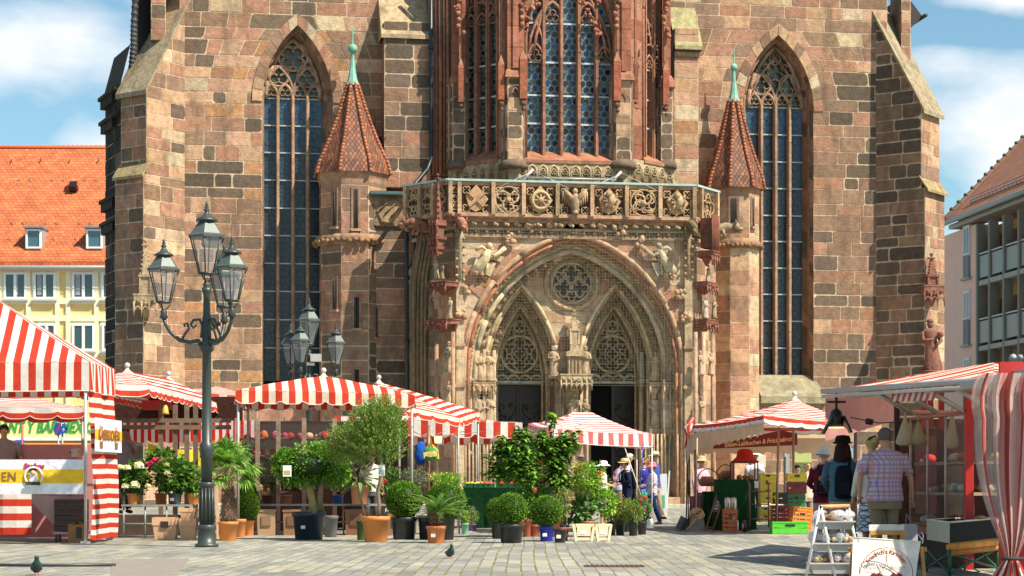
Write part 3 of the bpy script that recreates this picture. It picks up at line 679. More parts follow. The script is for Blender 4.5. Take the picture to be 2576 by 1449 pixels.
m = FM.mb(); s0, z0 = FM.at(452, 1010); s1, z1 = FM.at(800, 1010); ashlar(m, s0, s1, 0, z0, PAL_B, d=.4); m.box(((s0+s1)/2, -.2, z0), (s1-s0, .5, .14), col=(.33, .31, .16)); part(m, 'plinth')

# ---- diagonal corner buttresses
def buttress(pxw, sg, L, Wd, pyend, pytop, pyoff, pal_side, pal_end):
    u0 = cu(pxw, 0); k = .70710678; D = Vector((sg*k, k)); E = Vector((sg*k, -k)) if sg > 0 else Vector((-k, -k))
    b = Vector((u0, 0)); tip = b+D*L; far = tip+E*Wd
    zend = cplane(tip.y).at(pxw, pyend)[1]; ztp = cplane(0).at(pxw, pytop)[1]; zo = cplane(tip.y).at(pxw, pyoff)[1]
    for stage, (ex, za, zb) in enumerate(((0, zo, None), (.14, 0, zo))):
        tp = b+D*(L+ex); fr = tp+E*(Wd+ex)
        side = Face(CB, b, tp) if sg > 0 else Face(CB, tp, b)
        end = Face(CB, tp, fr) if sg > 0 else Face(CB, fr, tp)
        m = side.mb(); LL = side.L
        if stage == 0:
            sl = (ztp-zend)/L                     # coping: z <= zend + sl*(L - q)
            if sg > 0: cl = [(sl, 1, zend+sl*L)]  # q = s
            else: cl = [(-sl, 1, zend)]           # q = L - s -> z <= zend + sl*s
            ashlar(m, 0, LL, za, ztp, pal_side, clips=cl)
        else: ashlar(m, 0, LL, za, zb, pal_side)
        m2 = end.mb(); ashlar(m2, 0, end.L, za, zend if stage == 0 else zb, pal_end, bw=.6)
        n0 = len(m.v); m.v += m2.v; m.f += [[i+n0 for i in f] for f in m2.f]; m.m += m2.m; m.c += m2.c; m.uv += m2.uv; m.sm += m2.sm
        # back side (away from the facade), plain coursed
        bk = fr-D*(L+ex+.6)
        fb = Face(CB, fr, bk) if sg > 0 else Face(CB, bk, fr)
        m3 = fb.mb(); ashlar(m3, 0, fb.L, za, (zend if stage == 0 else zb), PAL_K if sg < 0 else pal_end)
        n0 = len(m.v); m.v += m3.v; m.f += [[i+n0 for i in f] for f in m3.f]; m.m += m3.m; m.c += m3.c; m.uv += m3.uv; m.sm += m3.sm
        part(m, 'corner_buttress')
    def l3(p, z): return (p.x, -p.y, z)
    o = .12; a = b-D*.3; m = MB()
    sl = (ztp-zend)/L
    def slab(pa, pb, za_, zb_, t, col, wd, ov=o):
        q = [pa-E*ov, pa+E*(wd+ov), pb+E*(wd+ov), pb-E*ov]; zz_ = [za_, za_, zb_, zb_]
        m.add([l3(p, z) for p, z in zip(q, zz_)]+[l3(p, z-t) for p, z in zip(q, zz_)], [(0, 1, 2, 3), (7, 6, 5, 4), (0, 4, 5, 1), (1, 5, 6, 2), (2, 6, 7, 3), (3, 7, 4, 0)], col=col)
    slab(tip+D*.15, b-D*.2, zend-.15*sl+.14, ztp+.2*sl+.14, .16, (.32, .26, .17), Wd)
    slab(b+D*(L+.3), b+D*(L-.05), zo-.05, zo+.45, .1, (.34, .26, .14), Wd)
    part(m, 'coping', carve)
    return b, tip, far, D, E, zend, ztp
Lb = buttress(465, -1, 1.8, 1.25, 222, 18, 440, PAL_P+[(BRN, 3), (DK2, 1)], PAL_B)
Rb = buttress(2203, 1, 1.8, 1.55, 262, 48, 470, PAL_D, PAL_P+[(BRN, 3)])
# north side with stepped offsets, far left; its shade is put into the black colour
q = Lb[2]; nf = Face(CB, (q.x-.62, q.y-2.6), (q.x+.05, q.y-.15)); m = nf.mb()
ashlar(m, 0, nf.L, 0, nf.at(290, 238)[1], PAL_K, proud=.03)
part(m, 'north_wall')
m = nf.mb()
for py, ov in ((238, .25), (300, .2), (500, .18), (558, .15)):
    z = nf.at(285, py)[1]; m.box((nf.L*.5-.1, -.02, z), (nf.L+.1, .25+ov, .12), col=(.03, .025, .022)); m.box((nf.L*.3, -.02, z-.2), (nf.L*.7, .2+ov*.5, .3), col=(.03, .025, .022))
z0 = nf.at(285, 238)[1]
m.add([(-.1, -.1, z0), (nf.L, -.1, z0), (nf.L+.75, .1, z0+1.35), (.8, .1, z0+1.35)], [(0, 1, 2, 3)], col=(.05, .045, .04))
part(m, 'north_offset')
# shafts rising beside the copings and the dark roof edge
def lbox(pxa, pxb, pya, pyb, w0, w1, pal, name, m_=stone, bw=.8):
    f = Face(CB, (cu(pxa, w1), w1), (cu(pxb, w1), w1)); m = f.mb(); z0, z1 = f.at(pxa, pyb)[1], f.at(pxa, pya)[1]
    ashlar(m, 0, f.L, z0, z1, pal, bw=bw); t = f.L
    m.box((t/2, (w1-w0)/2+.02, (z0+z1)/2), (t-.01, w1-w0, z1-z0-.01), col=pick(pal))
    return part(m, name, m_), f
lbox(380, 417, -120, 100, -1.0, .35, PAL_B, 'corner_shaft')
lbox(2268, 2291, -120, 150, -1.4, -.2, PAL_P+PAL_B, 'corner_shaft')
m = MB(); w = .0
pts = [(cu(px, 0), 0, cz2(px, py)) for px, py in ((331, 178), (336, 120), (337, 60), (342, -30), (346, -120))]
m.tube(pts, .10, 6, col=(.03, .03, .035)); a = pts[0]
m.add([(p[0], 0, p[2]) for p in pts]+[(cu(383, 0), .4, cz2(0, -120)), (cu(383, 0), .4, cz2(0, 95))], [tuple(range(7))], col=(.012, .012, .014))
for i in range(22):
    t = i/21*3.99; k = int(t); f_ = t-k; p = [pts[k][j]*(1-f_)+pts[k+1][j]*f_ for j in range(3)]; m.ball(p, .13, 6, col=(.05, .05, .055))
part(m, 'roof_edge', plain)
m = MB(); u0 = cu(2288, -.5)
v = [(cu(px, 0), 0, cz2(px, py)) for px, py in ((2286, -20), (2329, 38), (2322, 44), (2296, 68), (2286, 66))]
m.add([(a, .3, c) for a, b, c in v]+[(a, 2.5, c) for a, b, c in v], [(0, 1, 2, 3, 4), (0, 5, 6, 1), (1, 6, 7, 2), (2, 7, 8, 3)], col=(.03, .022, .02)); m.tube([v[1], (v[1][0], 2.4, v[1][2])], .08, 6, col=(.03, .03, .03)); part(m, 'roof_edge', plain)

# ---- straight buttress blocks left and right of the oriel
_, f = lbox(967, 1082, 52, 470, 0, 1.0, PAL_B+[(DRK, 3)], 'inner_buttress')
m = f.mb(); z = f.at(0, 52)[1]; t = f.L
m.add([(-.12, -.12, z), (t, -.12, z), (t, .98, z+1.5), (-.12, .98, z+1.5), (-.12, -.12, z-.14), (t, -.12, z-.14), (-.12, .98, z-.14)], [(0, 1, 2, 3), (4, 5, 1, 0), (4, 0, 3, 6)], col=(.42, .32, .2)); part(m, 'coping', carve)
_, f = lbox(1697, 1757, 70, 640, 0, 1.0, PAL_P+[(ORG, 1)], 'inner_buttress')
m = f.mb(); z = f.at(0, 55)[1]; t = f.L
m.add([(0, -.12, z), (t+.12, -.12, z), (t+.12, .98, z+1.6), (0, .98, z+1.6), (0, -.12, z-.14), (t+.12, -.12, z-.14), (t+.12, .98, z-.14)], [(0, 1, 2, 3), (4, 5, 1, 0), (1, 5, 6, 2)], col=(.34, .31, .16)); m.box((t/2, 0, z-.25), (t+.05, .14, .3), col=(.10, .07, .05)); part(m, 'coping', carve)
lbox(1078, 1150, -120, 470, 0, .8, [((.17, .06, .04), 3), (BRN, 2)], 'chapel_flank')
m = MB()
for px, r_ in ((1090, .07), (1098, .05), (1108, .08), (1118, .05), (1127, .07)): m.tube([(cu(px, .9), -.9, cz2(px, 440, .9)), (cu(px, .9), -.9, cz2(px, -120, .9))], r_, 6, col=cj(RED))
part(m, 'flank_moulding')
m = MB(); PIP = (.015, .022, .028)
m.tube([(cu(px, w), -w-.1, cz2(px, py, w)) for px, py, w in ((1083, -120, 1.1), (1084, 240, 1.1), (1084, 400, 1.1), (1074, 428, 1.3), (1022, 488, 2.6), (1022, 640, 2.7), (1023, 1010, 2.7))], .075, 8, col=PIP)
for px, py, w in ((1083, 120, 1.1), (1084, 330, 1.1), (1022, 560, 2.7), (1023, 700, 2.7), (1023, 860, 2.7)): m.tube([(cu(px, w), -w-.1, cz2(px, py, w)-.06), (cu(px, w), -w-.1, cz2(px, py, w)+.06)], .1, 8, col=PIP)
m.tube([(cu(1024, 2.7), -2.8, cz2(1024, 680, 2.7)), (cu(1040, 2.7), -2.9, cz2(1040, 655, 2.7)), (cu(1044, 2.7), -2.9, cz2(1040, 560, 2.7))], .05, 6, col=PIP)
part(m, 'rain_pipe', metal)

# ---- turrets
def turret(pxc, pyw, r, w, pye, pyt, pyc, pal, slits, pyball, pyspike, ballr, e_r, name):
    uc = cu(pxc, w); zf = lambda py, ww=w: cz2(pxc, py, ww+r*.5)
    ze, zt, zc = zf(pye), zf(pyt), zf(pyc)
    fs = []
    for k in range(8):
        a0 = pi/8+k*pi/4; a1 = a0-pi/4
        fs.append(Face(CB, (uc+r*cos(a1+pi*1.5), w-(-0)+(-r*sin(a1+pi*1.5))), (uc+r*cos(a0+pi*1.5), w-r*sin(a0+pi*1.5))))
    m = MB()
    vis = []
    for f in fs:
        n = f.M.to_3x3() @ Vector((0, -1, 0))
        if n.y > .75: continue                       # built into the wall
        vis.append(f); m.T = f.M; ashlar(m, 0, f.L, 0, ze, pal, bw=.75, rowh=.5)
    m.T = None
    body = part(m, 'turret_body')
    for (px, py0, py1, wpx) in slits:
        for f in vis:
            s_, z_ = f.at(px, py0)
            if .06 < s_ < f.L-.06 and (f.base @ f.M).to_3x3() @ Vector((0, -1, 0)) @ Vector((0, -1, 0)) > .1:
                z1 = f.at(px, py1)[1]; hw = wpx/2/70; m = f.mb()
                m.box((s_, -.03, (z_+z1)/2), (hw*2+.16, .03, z_-z1+.16), col=cj(BRN))
                m.box((s_, -.035, (z_+z1)/2), (hw*2, .035, z_-z1), mi=1)
                m.box((s_, -.05, z1-.05), (hw*2+.2, .14, .08), col=cj(TAN))
                for k in range(int(wpx/7)+1): m.tube([(s_-hw+2*hw*(k+.5)/(int(wpx/7)+1), -.06, z1), (s_-hw+2*hw*(k+.5)/(int(wpx/7)+1), -.06, z_)], .012, 4, col=(.12, .1, .09))
                m.build('slit_window', [stone, dark], CT); break
    m = MB(); zr_ = pi/8
    m.lathe([(r*1.0, -.25), (r*1.07, -.1), (r*1.1, 0), (r*1.04, .06), (r, .12)], (uc, -w, zc), 24, col=(.34, .21, .13), cap=False)
    for i in range(40):
        a = 2*pi*i/40; m.ball((uc+r*1.09*cos(a), -w+r*1.09*sin(a), zc-.13+U(-.03, .03)), .10, 6, col=cj((.27, .16, .09)), sz=.9)
    part(m, 'corbel_ring', carve)
    m = MB(); m.lathe([(r, -.55), (r*1.02, -.3), (r*1.08, -.1), (r*1.08, 0), (.3, .02)], (uc, -w, ze), 8, col=(.36, .22, .14), rot=zr_, smooth=False); part(m, 'cornice')
    # roof
    m = MB(); pr = []
    H = zt-ze
    for i in range(9):
        t = i/8; pr.append((e_r*(1-t)+.16*t+.22*e_r*((1-t)**3)-.22*e_r*(1-t)**1*(1 if i == 0 else 1)*.5, ze-.08+(H+.08)*t))
    pr[0] = (e_r*1.02, ze-.1)
    for k in range(8):
        a0, a1 = zr_+k*pi/4, zr_+(k+1)*pi/4
        for i in range(8):
            (ra, za), (rb, zb) = pr[i], pr[i+1]
            v = [(uc+ra*cos(a0), -w+ra*sin(a0), za), (uc+ra*cos(a1), -w+ra*sin(a1), za), (uc+rb*cos(a1), -w+rb*sin(a1), zb), (uc+rb*cos(a0), -w+rb*sin(a0), zb)]
            ca, cb = ra*.77, rb*.77
            m.add(v, [(0, 1, 2, 3)], uvs=[((-ca/2, za), (ca/2, za), (cb/2, zb), (-cb/2, zb))])
    rf = m.build('turret_roof', diam, CT)
    m = MB()
    for k in range(8):
        a0 = zr_+k*pi/4
        for i in range(26):
            t = i/26; t2 = (i+1.25)/26
            def q(t):
                t = min(t, 1); x = t*8; j = min(int(x), 7); f_ = x-j; return pr[j][0]*(1-f_)+pr[j+1][0]*f_, pr[j][1]*(1-f_)+pr[j+1][1]*f_
            (ra, za), (rb, zb) = q(t), q(t2)
            c = cj((.34, .12, .055), .35)
            m.tube([(uc+(ra+.03)*cos(a0), -w+(ra+.03)*sin(a0), za), (uc+(rb+.0)*cos(a0), -w+(rb+.0)*sin(a0), zb)], [.068, .052], 7, col=c)
    part(m, 'hip_tile', plain, rf)
    m = MB(); zb = zf(pyball); zs = zf(pyspike)
    m.lathe([(.24, -.1), (.16, .15), (.1, .5), (.05, zb-zt-.15), (.07, zb-zt-.1), (ballr, zb-zt), (.03, zb-zt+ballr), (.018, zs-zt)], (uc, -w, zt), 8, smooth=False)
    m.ball((uc, -w, zb), ballr, 12); part(m, 'finial', copper)
def diamond():
    m = bpy.data.materials.new('diamond_tile'); m.use_nodes = True; nt = m.node_tree; N = nt.nodes; L = nt.links; b = N['Principled BSDF']
    uv = N.new('ShaderNodeUVMap'); mp = N.new('ShaderNodeMapping'); mp.inputs['Rotation'].default_value = (0, 0, R(45)); L.new(uv.outputs[0], mp.inputs[0])
    pre = N.new('ShaderNodeMapping'); pre.inputs['Scale'].default_value = (1.5, 1, 1); L.new(uv.outputs[0], pre.inputs[0]); L.new(pre.outputs[0], mp.inputs[0])
    br = N.new('ShaderNodeTexBrick'); br.offset = 0; L.new(mp.outputs[0], br.inputs[0])
    for k, v in (('Scale', 1), ('Mortar Size', .014), ('Mortar Smooth', .1), ('Brick Width', .16), ('Row Height', .16), ('Bias', 0)): br.inputs[k].default_value = v
    br.inputs['Color1'].default_value = (0, 0, 0, 1); br.inputs['Color2'].default_value = (1, 1, 1, 1); br.inputs['Mortar'].default_value = (.3, .3, .3, 1)
    cr = N.new('ShaderNodeValToRGB'); e = cr.color_ramp.elements; e[0].color = (.11, .045, .028, 1); e[1].color = (.34, .11, .04, 1); q = e.new(.5); q.color = (.19, .07, .035, 1)
    L.new(br.outputs[0], cr.inputs[0]); mx = N.new('ShaderNodeMix'); mx.data_type = 'RGBA'; L.new(br.outputs['Fac'], mx.inputs[0]); L.new(cr.outputs[0], mx.inputs[6]); mx.inputs[7].default_value = (.045, .02, .012, 1); L.new(mx.outputs[2], b.inputs['Base Color'])
    bp = N.new('ShaderNodeBump'); bp.inputs['Distance'].default_value = .04; bp.invert = True; L.new(br.outputs['Fac'], bp.inputs['Height']); L.new(bp.outputs[0], b.inputs['Normal']); b.inputs['Roughness'].default_value = .7
    return m
diam = diamond()
turret(887, 0, 1.21, .75, 430, 200, 600, PAL_B+[(PNK, 2), (DK2, 1)], ((843, 478, 570, 9), (895, 476, 575, 11), (843, 702, 778, 9), (897, 748, 825, 11), (947, 776, 848, 9), (897, 930, 1000, 11)), 113, 60, .17, 1.34, 'l')
turret(1846, 0, .90, .8, 468, 245, 610, PAL_P, ((1838, 737, 815, 24), (1886, 780, 880, 9), (1841, 916, 985, 24), (1886, 900, 1000, 9), (1845, 500, 566, 16), (1892, 500, 570, 8)), 162, 115, .13, 1.07, 'r')
# link wall with a relief beside the left turret
_, f = lbox(945, 1026, 490, 1290, 0, 1.6, PAL_B+[(DK2, 2), (DRK, 1)], 'link_wall')
m = f.mb(); x, z = f.at(978, 530); x2, z2 = f.at(975, 488)
m.box((x, -.05, z), (1.05, .1, 1.05), col=(.3, .2, .12)); m.prism([(x-.42, z), (x+.05, z+.45), (x+.45, z+.2), (x+.2, z-.45), (x-.25, z-.4)], Matrix.Translation((0, -.16, 0)), .08, col=(.34, .24, .14))
for k in range(3): m.tube([(x-.35+.2*k, -.2, z-.05-.1*k), (x+.05+.15*k, -.2, z+.38-.15*k)], .03, 5, col=(.2, .13, .08))
part(m, 'coat_of_arms', carve)
m = f.mb(); m.box((x2, -.12, z2), (1.25, .5, .1)); m.tube([(x2-.62, -.3, z2-.03), (x2+.62, -.3, z2-.03)], .07, 6); part(m, 'copper_cap', mat('dark_copper', (.06, .12, .12), .5))

# ---- oriel choir above the porch
WC = 3.0
p0, p1, p2, p3 = (cu(1148, 1.3), 1.3), (cu(1296, WC), WC), (cu(1567, WC), WC), (cu(1684, 1.3), 1.3)
O0, O1, O2 = Face(CB, p0, p1), Face(CB, p1, p2), Face(CB, p2, p3)
def owin(Fc, pxl, pxr, pysill, pysp, pyap, mull, bars, glassc, sill=(381, 405), wall=True):
    D = -.35
    xl, zb = Fc.at(pxl, pysill, D); xr, _ = Fc.at(pxr, pysill, D); xc, hw = (xl+xr)/2, (xr-xl)/2
    zs = Fc.at((pxl+pxr)/2, pysp, D)[1]; za = Fc.at((pxl+pxr)/2, pyap, D)[1]
    zt = Fc.at((pxl+pxr)/2, -130)[1]; zsl = Fc.at((pxl+pxr)/2, sill[1])[1]
    m = Fc.mb(); ashlar(m, 0, Fc.L, zsl, zt, [(RED, 4), ((.28, .11, .065), 2)], bw=1.2, rowh=.6, holes=[hole(xc, hw+.12, zsl-.2, zs, za+.12)], mor=(.40, .2, .12), gap=.018)
    part(m, 'oriel_wall')
    m = Fc.mb(); loft(m, gothic(xc, hw+.12, zsl, zs, za+.12), 0, gothic(xc, hw, zb, zs, za), D, RED)
    for k, q in ((.0, .06), (-.16, .045)): rib(m, gothic(xc, hw+.08+k*.2, zsl, zs, za+.08), k, q, RED)
    m.add([(xl-.2, -.16, zsl), (xr+.2, -.16, zsl), (xr, .35, zb), (xl, .35, zb)], [(0, 1, 2, 3)], col=(.36, .155, .09)); m.box((xc, -.08, zsl-.06), (xr-xl+.4, .22, .12), col=RED)
    part(m, 'oriel_window_frame')
    m = Fc.mb(); cols = [xl]+[Fc.at(q, 250, D)[0] for q in mull]+[xr]; rows = [zb]+[Fc.at((pxl+pxr)/2, q, D)[1] for q in bars][::-1]+[za]
    o = gothic(xc, hw, zb, zs, za, 12); m.add([(x, -D+.03, z) for x, z in o], [tuple(range(len(o)))], col=glassc[0])
    w = part(m, 'oriel_window', leadgl)
    rr_ = .118 if Fc is O1 else .10; zc = zb+rr_*.8; odd = 0
    m = Fc.mb(); hf = hole(xc, hw-.03, zb, zs, za)
    while zc < zt:
        lim = hf(min(zc, za-.3))
        for i in range(len(cols)-1):
            x = cols[i]+rr_*(.55+odd)
            while x < cols[i+1]-.02:
                if lim and lim[0] < x < lim[1]:
                    c = rnd.choice(glassc[1:]); k = U(.6, 1.4); c = (c[0]*k, c[1]*k, c[2]*k); tl = U(-.02, .02); t2 = U(-.02, .02)
                    n = 8; m.add([(x+rr_*.83*cos(2*pi*j/n), -D+.012+tl*cos(2*pi*j/n)+t2*sin(2*pi*j/n), zc+rr_*.83*sin(2*pi*j/n)) for j in range(n)], [tuple(range(n))[::-1]], col=c)
                x += 2*rr_
        zc += rr_*1.76; odd = 1-odd
    part(m, 'bullseye_pane', leadgl, w)
    m = Fc.mb()
    for z in rows[1:-1]: m.box((xc, -D-.05, z), (hw*2-.04, .05, .06), col=(.5, .52, .54))
    part(m, 'saddle_bar', metal, w)
    m = Fc.mb()
    for x in cols[1:-1]:
        z = zb-.15
        while z < zt:
            z2 = z+U(1.3, 1.9); m.box((x, -D-.1, (z+z2)/2), (.14, .22, z2-z-.015), col=cj(RED, .15)); m.box((x, -D-.22, (z+z2)/2), (.07, .06, z2-z-.015), col=cj(RED, .15)); z = z2
    part(m, 'mullion', stone, w)
    return Fc, xc, hw, cols, D, zb, zs, za, w
GC = [(.16, .20, .20), (.015, .035, .07), (.02, .06, .10), (.012, .045, .055), (.008, .01, .016), (.02, .055, .14), (.04, .07, .08), (.03, .022, .035)]
GS = [(.13, .17, .13), (.02, .035, .03), (.015, .03, .045), (.03, .028, .015), (.03, .05, .07), (.01, .01, .01), (.06, .08, .05)]
W1 = owin(O1, 1324, 1537, 381, 110, -95, (1365, 1409.5, 1453, 1498), (62, 160, 243, 314), GC)
W0 = owin(O0, 1180, 1261, 386, 60, -90, (1205, 1234), (62, 167, 247, 322), GS)
W2 = owin(O2, 1600, 1651, 384, 60, -70, (1612, 1633), (66, 177, 253, 324), GC)
Fc, xc, hw, cols, D, zb, zs, za, w = W1
m = Fc.mb(); zh = Fc.at(1345, 160, D)[1]; dd = D+.18
for i in (0, 4):
    c = (cols[i]+cols[i+1])/2; h_ = (cols[i+1]-cols[i])/2; m.tube([(a, -dd, b) for a, b in gothic(c, h_, None, zh+.1, zh+.65, 6)], .05, 5, col=cj(RED)); foil(m, c, zh+.22, h_*.8, 3, dd, .03, cj(RED))
    k = -1 if i == 0 else 1
    for off in (0, .18): m.tube([(a, -dd, b) for a, b in ((xc+k*(hw-.02-off), zh+.3), (xc+k*(hw-.12-off), zh+.9), (xc+k*(hw-.35-off*.6), zh+1.5), (xc+k*(hw-.75), zh+2.2), (xc+k*(hw-1.15), zh+2.8))], .06, 5, col=cj(RED))
    m.tube([(a, -dd, b) for a, b in ((xc+k*(hw-.56), zh+.4), (xc+k*(hw-.5), zh+.9), (xc+k*(hw-.33), zh+1.4))], .045, 5, col=cj(RED))
for i in (1, 3):
    c = (cols[i]+cols[i+1])/2; h_ = (cols[i+1]-cols[i])/2; z = Fc.at(1400, 45, D)[1]; m.tube([(a, -dd, b) for a, b in gothic(c, h_, None, z, z+.5, 6)], .06, 5, col=cj(RED)); foil(m, c, z, h_*.75, 3, dd, .03, cj(RED))
part(m, 'tracery', carve, w)
for Wn, pys in ((W0, 60), (W2, 62)):
    Fc, xc, hw, cols, D, zb, zs, za, w = Wn; m = Fc.mb(); dd = D+.18; z = Fc.at(1220, pys, D)[1]
    for i in range(3):
        c = (cols[i]+cols[i+1])/2; h_ = (cols[i+1]-cols[i])/2; m.tube([(a, -dd, b) for a, b in gothic(c, h_, None, z-.1, z+.35, 5)], .045, 5, col=cj(RED)); foil(m, c, z+.02, h_*.6, 3, dd, .02, cj(RED))
    for k in (-1, 1):
        m.tube([(a, -dd, b) for a, b in circ(xc+k*hw*.33, z+.85, hw*.36, 12, k, k+4.8)], .045, 5, col=cj(RED)); m.tube([(a, -dd, b) for a, b in circ(xc+k*hw*.15, z+1.25, hw*.32, 10, k*2, k*2+4)], .04, 5, col=cj(RED))
        m.tube([(xc+k*hw, -dd, z+.1), (xc+k*hw*.7, -dd, z+.6), (xc, -dd, z+.75), (xc-k*hw*.3, -dd, z+1.6)], .045, 5, col=cj(RED))
    part(m, 'tracery', carve, w)
# piers between the oriel windows
def pier(pa, pb, w, py_top_low, lowpal, upw):
    uc = (cu(pa, w)+cu(pb, w))/2; wd = cu(pb, w)-cu(pa, w); z1 = cz2(pa, py_top_low, w); z0 = cz2(pa, 405, w)
    f = Face(CB, (uc-wd*.3, w+.1), (uc+wd*.3, w+.1)); m = f.mb(); ashlar(m, 0, f.L, z0, z1, lowpal, bw=.6, rowh=.42)
    for k in (-1, 1):
        g = Face(CB, (uc+wd*.3, w+.1), (uc+wd*.5, w-.35)) if k > 0 else Face(CB, (uc-wd*.5, w-.35), (uc-wd*.3, w+.1))
        m.T = g.M; ashlar(m, 0, g.L, z0, z1, lowpal, bw=.5, rowh=.42)
    m.T = None
    m.box((uc, -w+.25, (z0+z1)/2), (wd*.9, .4, z1-z0), col=BRN)
    m.lathe([(wd*.62, -.25), (wd*.62, -.1), (wd*.5, .05)], (uc, -w+.2, z0), 8, col=DK2, rot=pi/8)
    for k in (-1, 1): m.tube([(uc+k*wd*.42, -w+.12, z0), (uc+k*wd*.42, -w+.12, z1)], .045, 6, col=cj(TAN))
    part(m, 'oriel_pier')
    m = MB(); zt = cz2(pa, -130, w)
    m.lathe([(wd*.62, 0), (wd*.56, .2), (wd*.36, .42)], (uc, -w+.12, z1), 4, col=(.36, .17, .11), rot=pi/4, smooth=False)
    z = z1+.3
    while z < zt: m.box((uc, -w+.1, z+.36), (upw, upw, .7), rz=0, col=cj((.33, .13, .08), .15)); m.box((uc, -w+.1-upw*.42, z+.36), (upw*.35, upw*.4, .7), col=cj((.36, .14, .085), .15)); z += .715
    m.tube([(p, -w+.1-upw*.55, q) for p, q in gothic(uc, upw*.25, None, z1+.3-.9, z1-.35, 4)], .02, 4, col=RED)
    part(m, 'pier_shaft')
pier(1264, 1325, WC+.15, 196, [(TAN, 2), (DK2, 2), (DRK, 1), (SAND, 1)], .55)
pier(1537, 1597, WC+.15, 203, [(TAN, 2), (DK2, 2), (BRN, 1), (SAND, 1)], .5)
pier(1127, 1180, 1.6, 210, [(DK2, 2), (DRK, 2), (BRN, 2)], .45)
pier(1652, 1700, 1.6, 220, [(TAN, 1), (DK2, 3), (BRN, 2)], .3)
m = MB()
for pa, pb, t_, b_, w in ((1152, 1165, 172, 258, 2.0), (1252, 1267, 165, 252, 3.1), (1306, 1324, 152, 250, 3.25), (1542, 1560, 157, 255, 3.25), (1594, 1604, 165, 250, 3.0), (1666, 1681, 178, 265, 1.9)):
    u_ = (cu(pa, w)+cu(pb, w))/2; wd = cu(pb, w)-cu(pa, w); zt, zb = cz2(pa, t_, w), cz2(pa, b_, w)
    m.box((u_, -w-.05, (zt+zb)/2), (wd, wd, zt-zb), col=cj((.33, .115, .07), .08)); m.lathe([(wd*.75, 0), (wd*.6, .1), (.02, .35)], (u_, -w-.05, zt), 4, col=cj(RED), rot=pi/4, smooth=False)
    m.ball((u_, -w-.05, zb-.12), wd*.5, 7, col=(.16, .10, .07)); m.ball((u_+.03, -w-.05, zb-.32), wd*.3, 6, col=(.16, .10, .07))
    m.box((u_, -w+.05, zt+2.4), (wd*.5, .12, 4.2), col=cj(RED))
    for i in range(9): m.ball((u_+U(-.1, .1), -w-.12, zt+1.2+i*.22), .10, 5, col=cj(RED)) if pa in (1306, 1542, 1666, 1152) else None
part(m, 'corbelled_pilaster', carve)
# crockets over the middle window arch
m = MB()
for px, py in ((1330, 45), (1342, 22), (1352, 5), (1318, 75), (1478, 30), (1492, 55), (1504, 80), (1505, 8), (1466, 5), (1556, 30), (1556, 60), (1318, 20), (1318, 50), (1300, 10), (1672, 25), (1672, 55), (1150, 20)):
    m = MB()
    for _ in range(5): m.ball((cu(px, 3.2)+U(-.1, .1), -3.2+U(-.06, .06), cz2(px, py, 3.2)+U(-.1, .1)), U(.04, .08), 6, col=cj((.38, .15, .09)))
    part(m, 'crocket', carve)
# blind arcade band below
for Fc, a, b, n in ((O0, 1135, 1262, 7), (O1, 1300, 1567, 10), (O2, 1570, 1690, 6)):
    m = Fc.mb(); z0, z1 = Fc.at((a+b)/2, 462)[1], Fc.at((a+b)/2, 409)[1]; m.box((Fc.L/2, 0, (z0+z1)/2), (Fc.L+.5, .3, z1-z0), col=(.44, .34, .21))
    m.box((Fc.L/2, .2, z0-.7), (Fc.L+.4, .5, 1.6), col=(.44, .34, .21))
    for i in range(n):
        x = Fc.L*(i+.5)/n; o = gothic(x, Fc.L/n*.4, z0, z0+.35, z0+.58, 5); m.tube([(p, -.15, q) for p, q in o], .04, 5, col=cj((.46, .36, .22))); m.prism([(p, q) for p, q in gothic(x, Fc.L/n*.3, z0, z0+.3, z0+.5, 4)], Matrix.Translation((0, -.155, 0)), .006, col=(.2, .14, .08)); foil(m, x, z0+.36, Fc.L/n*.28, 3, .17, .02, (.46, .36, .22))
    part(m, 'blind_arcade', carve)

# ---- balustrade
WB_ = 4.9
BL, BFc, BR = Face(CB, (cu(1022, 3.3), 3.3), (cu(1128, WB_), WB_)), Face(CB, (cu(1128, WB_), WB_), (cu(1747, WB_), WB_)), Face(CB, (cu(1747, WB_), WB_), (cu(1802, 3.6), 3.6))
bz0, bz1 = BFc.at(1400, 546)[1], BFc.at(1400, 462)[1]
CV = (.47, .33, .20)
def fslab(z, h, d, col, name, m_, extra=0):
    m = MB()
    for Fc in (BL, BFc, BR): m.T = Fc.M; m.box((Fc.L/2, d/2-extra, z), (Fc.L+.08, d, h), col=col)
    m.T = None; return part(m, name, m_)
fslab(bz1+.04, .07, .5, (1, 1, 1), 'copper_rail', mat('pale_copper', (.34, .46, .42), .6, noise=.2), .14)
fslab(bz1-.06, .12, .34, (.44, .29, .18), 'top_rail', stone, .05)
fslab(bz0+.03, .12, .4, (.46, .30, .19), 'bottom_rail', stone, .08)
fslab((bz0+bz1)/2, bz1-bz0-.1, .1, (.30, .21, .12), 'balustrade_back', carve, -.2)  # added backing sheet, its darker tone stands for shade behind the tracery
m = MB()
posts = [1155, 1240, 1316, 1401, 1488, 1575, 1659, 1745]
for Fc, pl in ((BFc, posts+[1132]), (BL, [1026, 1062, 1095]), (BR, [1757, 1797])):
    m.T = Fc.M
    for px in pl: m = Fc.mb(); m.box((Fc.at(px, 500)[0], -.04, (bz0+bz1)/2), (.13, .26, bz1-bz0-.05), col=cj((.5, .33, .2), .08)); part(m, 'baluster_post', carve)
zc = (bz0+bz1)/2-.03; hh = (bz1-bz0)/2-.1
